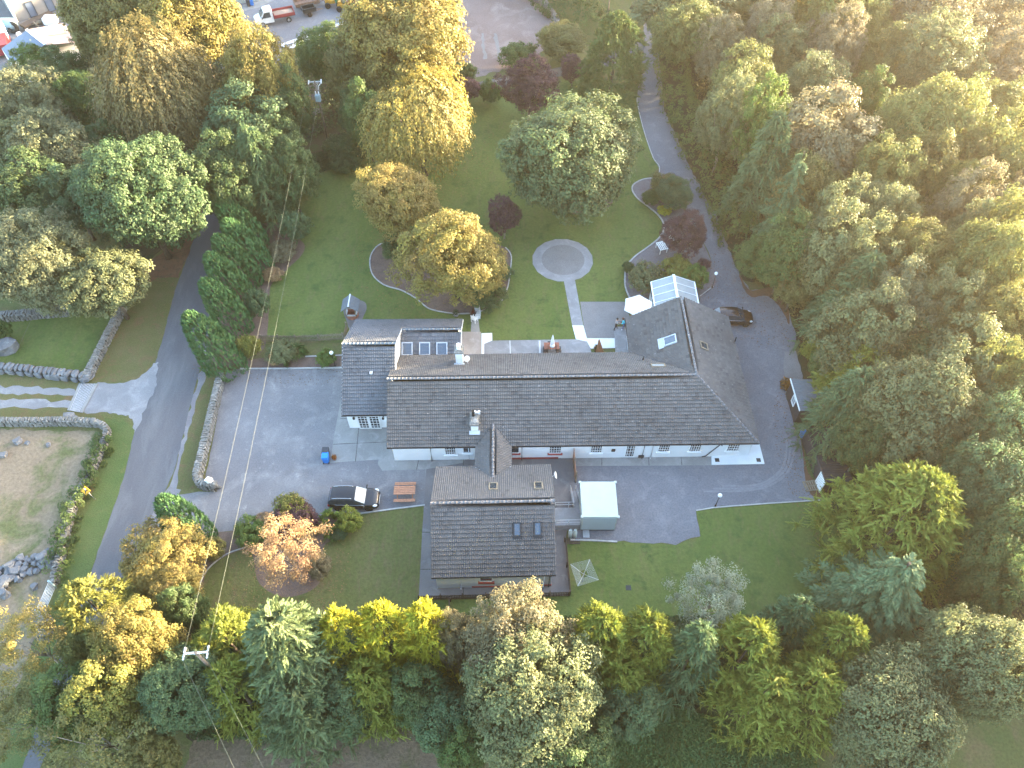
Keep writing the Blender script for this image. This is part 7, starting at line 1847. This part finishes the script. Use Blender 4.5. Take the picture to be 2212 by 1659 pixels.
hedge([(1168, -20), (1195, 10), (1235, 35), (1275, 62), (1290, 85)], 7, 3.2, 'green', 'thick rough green hedge between earth field and far pasture', .3)
hedge([(1440, 95), (1448, 160), (1456, 215), (1470, 262), (1496, 322), (1522, 375), (1556, 440), (1580, 490), (1598, 545)], 4.4, 4.0, 'bright', 'tall green hedge along the wood side of the gravel lane', .26, 110)
hedge([(1625, 600), (1665, 600), (1700, 640), (1738, 705), (1750, 745)], 2.0, 1.5, 'olive', 'low scrubby hedge along the drive bend under the wood', .2)
hedge([(234, 948), (214, 992), (190, 1045), (166, 1095), (148, 1145), (136, 1188), (131, 1215)], 1.7, 1.35, 'green', 'ivy smothering the curved dry stone wall', .2, 300, 'ivy', cat='ivy')
hedge([(130, 1212), (124, 1240), (116, 1256)], 2.0, 1.5, 'bright', 'bright green bush over the wall end at the field gate', .16, 160, 'shrub', cat='shrub')
def cover(P, n, colr, hmax, leaf, label, name='ground_cover'):
    pts = [G(*p) for p in P]; x0_, x1_ = min(p.x for p in pts), max(p.x for p in pts); y0_, y1_ = min(p.y for p in pts), max(p.y for p in pts); out = []
    poly = np.array([(p.x, p.y) for p in pts])
    q = rng.uniform((x0_, y0_), (x1_, y1_), (n * 2, 2)); ins = np.zeros(len(q), bool); j = len(poly) - 1
    for i in range(len(poly)):
        xi, yi = poly[i]; xj, yj = poly[j]; ins ^= ((yi > q[:, 1]) != (yj > q[:, 1])) & (q[:, 0] < (xj - xi) * (q[:, 1] - yi) / (yj - yi + 1e-12) + xi); j = i
    q = q[ins]; k = len(q); z = rng.uniform(.05, 1, k) * hmax * (.6 + .4 * np.sin(q[:, 0] * 1.3) * np.cos(q[:, 1] * 1.1))
    S = Leaves(); S.add(np.column_stack([q, np.abs(z) + .03]), rvec(k), unit(np.array([0, 0, 1.0]) + rvec(k) * .7), leaf * rng.uniform(.6, 1.4, k), leaf * rng.uniform(.4, .8, k), np.clip(rng.normal(.5, .2, k), 0, 1), np.clip(rng.normal(.5, .18, k), 0, 1))
    o = bpy.data.objects.new(name, S.mesh(name, M['leaf'])); COL.objects.link(o); o.color = (*C[colr], 1); return tag(o, label, kind='stuff')
cover([(1280, 1545), (1450, 1530), (1560, 1560), (1700, 1590), (1760, 1640), (1760, 1760), (1200, 1760)], 26000, 'nettle', .9, .2, 'nettles and weeds covering the ground at the bottom right', 'undergrowth')
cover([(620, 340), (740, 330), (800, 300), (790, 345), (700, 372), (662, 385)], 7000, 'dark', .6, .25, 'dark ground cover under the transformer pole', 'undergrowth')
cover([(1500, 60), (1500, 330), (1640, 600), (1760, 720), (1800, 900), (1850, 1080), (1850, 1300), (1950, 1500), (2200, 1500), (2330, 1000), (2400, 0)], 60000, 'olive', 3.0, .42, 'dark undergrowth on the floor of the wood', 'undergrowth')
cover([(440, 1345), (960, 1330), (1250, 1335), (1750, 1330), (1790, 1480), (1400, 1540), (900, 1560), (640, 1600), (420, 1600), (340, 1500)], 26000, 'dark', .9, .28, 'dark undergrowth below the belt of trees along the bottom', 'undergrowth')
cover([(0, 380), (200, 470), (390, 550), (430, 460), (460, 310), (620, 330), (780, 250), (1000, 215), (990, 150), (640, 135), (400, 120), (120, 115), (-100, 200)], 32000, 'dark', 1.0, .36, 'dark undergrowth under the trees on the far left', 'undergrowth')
L_ = []
mass = Leaves()  # unseen trees outside the frame, added to keep low sun off the ground
for i in range(190):
    x = rnd.uniform(44, 125); y = rnd.uniform(-25, 135)
    if x < 36 + (y - 11) * .395 + 8: continue
    b_ = broad(rnd.uniform(4, 6), rnd.uniform(14, 18) if x < 75 else 13, 34, 8, 11, .6, sub=.75, amp=.17)
    for P_ in b_.P: P_ += np.array([x, y, 0])
    for k_ in ('P', 'D', 'N', 'L', 'W', 'T', 'H'): getattr(mass, k_).extend(getattr(b_, k_))
for i in range(150):
    x = rnd.uniform(-2, 135); y = rnd.uniform(128, 205)
    b_ = broad(rnd.uniform(4.5, 6.5), rnd.uniform(13, 17), 30, 7, 10, .75, sub=.85, amp=.17)
    for P_ in b_.P: P_ += np.array([x, y, 0])
    for k_ in ('P', 'D', 'N', 'L', 'W', 'T', 'H'): getattr(mass, k_).extend(getattr(b_, k_))
o = bpy.data.objects.new('unseen_woodland', mass.mesh('unseen_woodland', M['leaf'])); COL.objects.link(o); o.color = (.09, .11, .05, 1); tag(o, 'unseen wood going on beyond the right and top edges, added to block low sun', kind='stuff')
def scatter(c, rx, ry, n, colr, leaf, label):
    c = G(*c); a = rng.uniform(0, 6.283, n); r = np.sqrt(rng.uniform(0, 1, n)); q = np.column_stack([c.x + np.cos(a) * r * rx, c.y + np.sin(a) * r * ry, np.full(n, .045)])
    S = Leaves(); S.add(q, rvec(n), unit(np.array([0, 0, 1.0]) + rvec(n) * .35), leaf * rng.uniform(.6, 1.4, n), leaf * rng.uniform(.5, .9, n), rng.uniform(.2, .9, n), rng.uniform(.3, .7, n))
    o = bpy.data.objects.new('fallen_leaves', S.mesh('fallen_leaves', M['leaf'])); COL.objects.link(o); o.color = (*colr, 1); tag(o, label, kind='stuff')
scatter((930, 560), 9, 9, 1500, (.15, .10, .04), .13, 'fallen leaves under the golden beeches')
scatter((910, 330), 10, 10, 1200, (.15, .10, .04), .14, 'fallen leaves under the golden weeping tree')
scatter((1640, 630), 6, 8, 900, (.13, .07, .04), .13, 'fallen leaves on the drive bend')
scatter((1755, 1000), 3, 9, 900, (.13, .07, .04), .12, 'fallen leaves by the sheds')
scatter((625, 1230), 5, 5, 800, (.2, .12, .06), .11, 'fallen needles round the peach larch')
scatter((600, 800), 9, 2, 500, (.13, .08, .05), .11, 'fallen leaves along the car park kerb')
# pot plants: a tuft of leaves in every pot
for t, r, h, lc, fl in POTS:
    S = Leaves(); k = 90; u = sphere_dirs(k, 0); p = u * np.array([r * 1.3, r * 1.3, r * 1.9]) * rng.uniform(.4, 1, (k, 1)) + np.array([0, 0, h])
    S.add(p, u, unit(rvec(k) + u), r * .8, r * .3, rng.uniform(.3, .7, k), rng.uniform(.3, .7, k)); o = bpy.data.objects.new('foliage', S.mesh('foliage', M['leaf'])); COL.objects.link(o); o.parent = t; o.color = (*lc, 1)
# ================================================================ evening haze
hz = MB(); hz.box((0, 90, 32), (560, 420, 66)); hz_o = hz.build('haze', None, fix=False)
hm = bpy.data.materials.new('evening_haze'); hm.use_nodes = True; hm.node_tree.nodes.clear()
pv = hm.node_tree.nodes.new('ShaderNodeVolumePrincipled'); ho = hm.node_tree.nodes.new('ShaderNodeOutputMaterial')
pv.inputs['Color'].default_value = (1.0, .89, .72, 1); pv.inputs['Density'].default_value = .00034; pv.inputs['Anisotropy'].default_value = .75
hm.node_tree.links.new(pv.outputs[0], ho.inputs['Volume'])
hz_o.data.materials.clear(); hz_o.data.materials.append(hm)
tag(hz_o, kind='stuff')
hm.cycles.volume_sampling = 'DISTANCE'
hm.cycles.homogeneous_volume = True
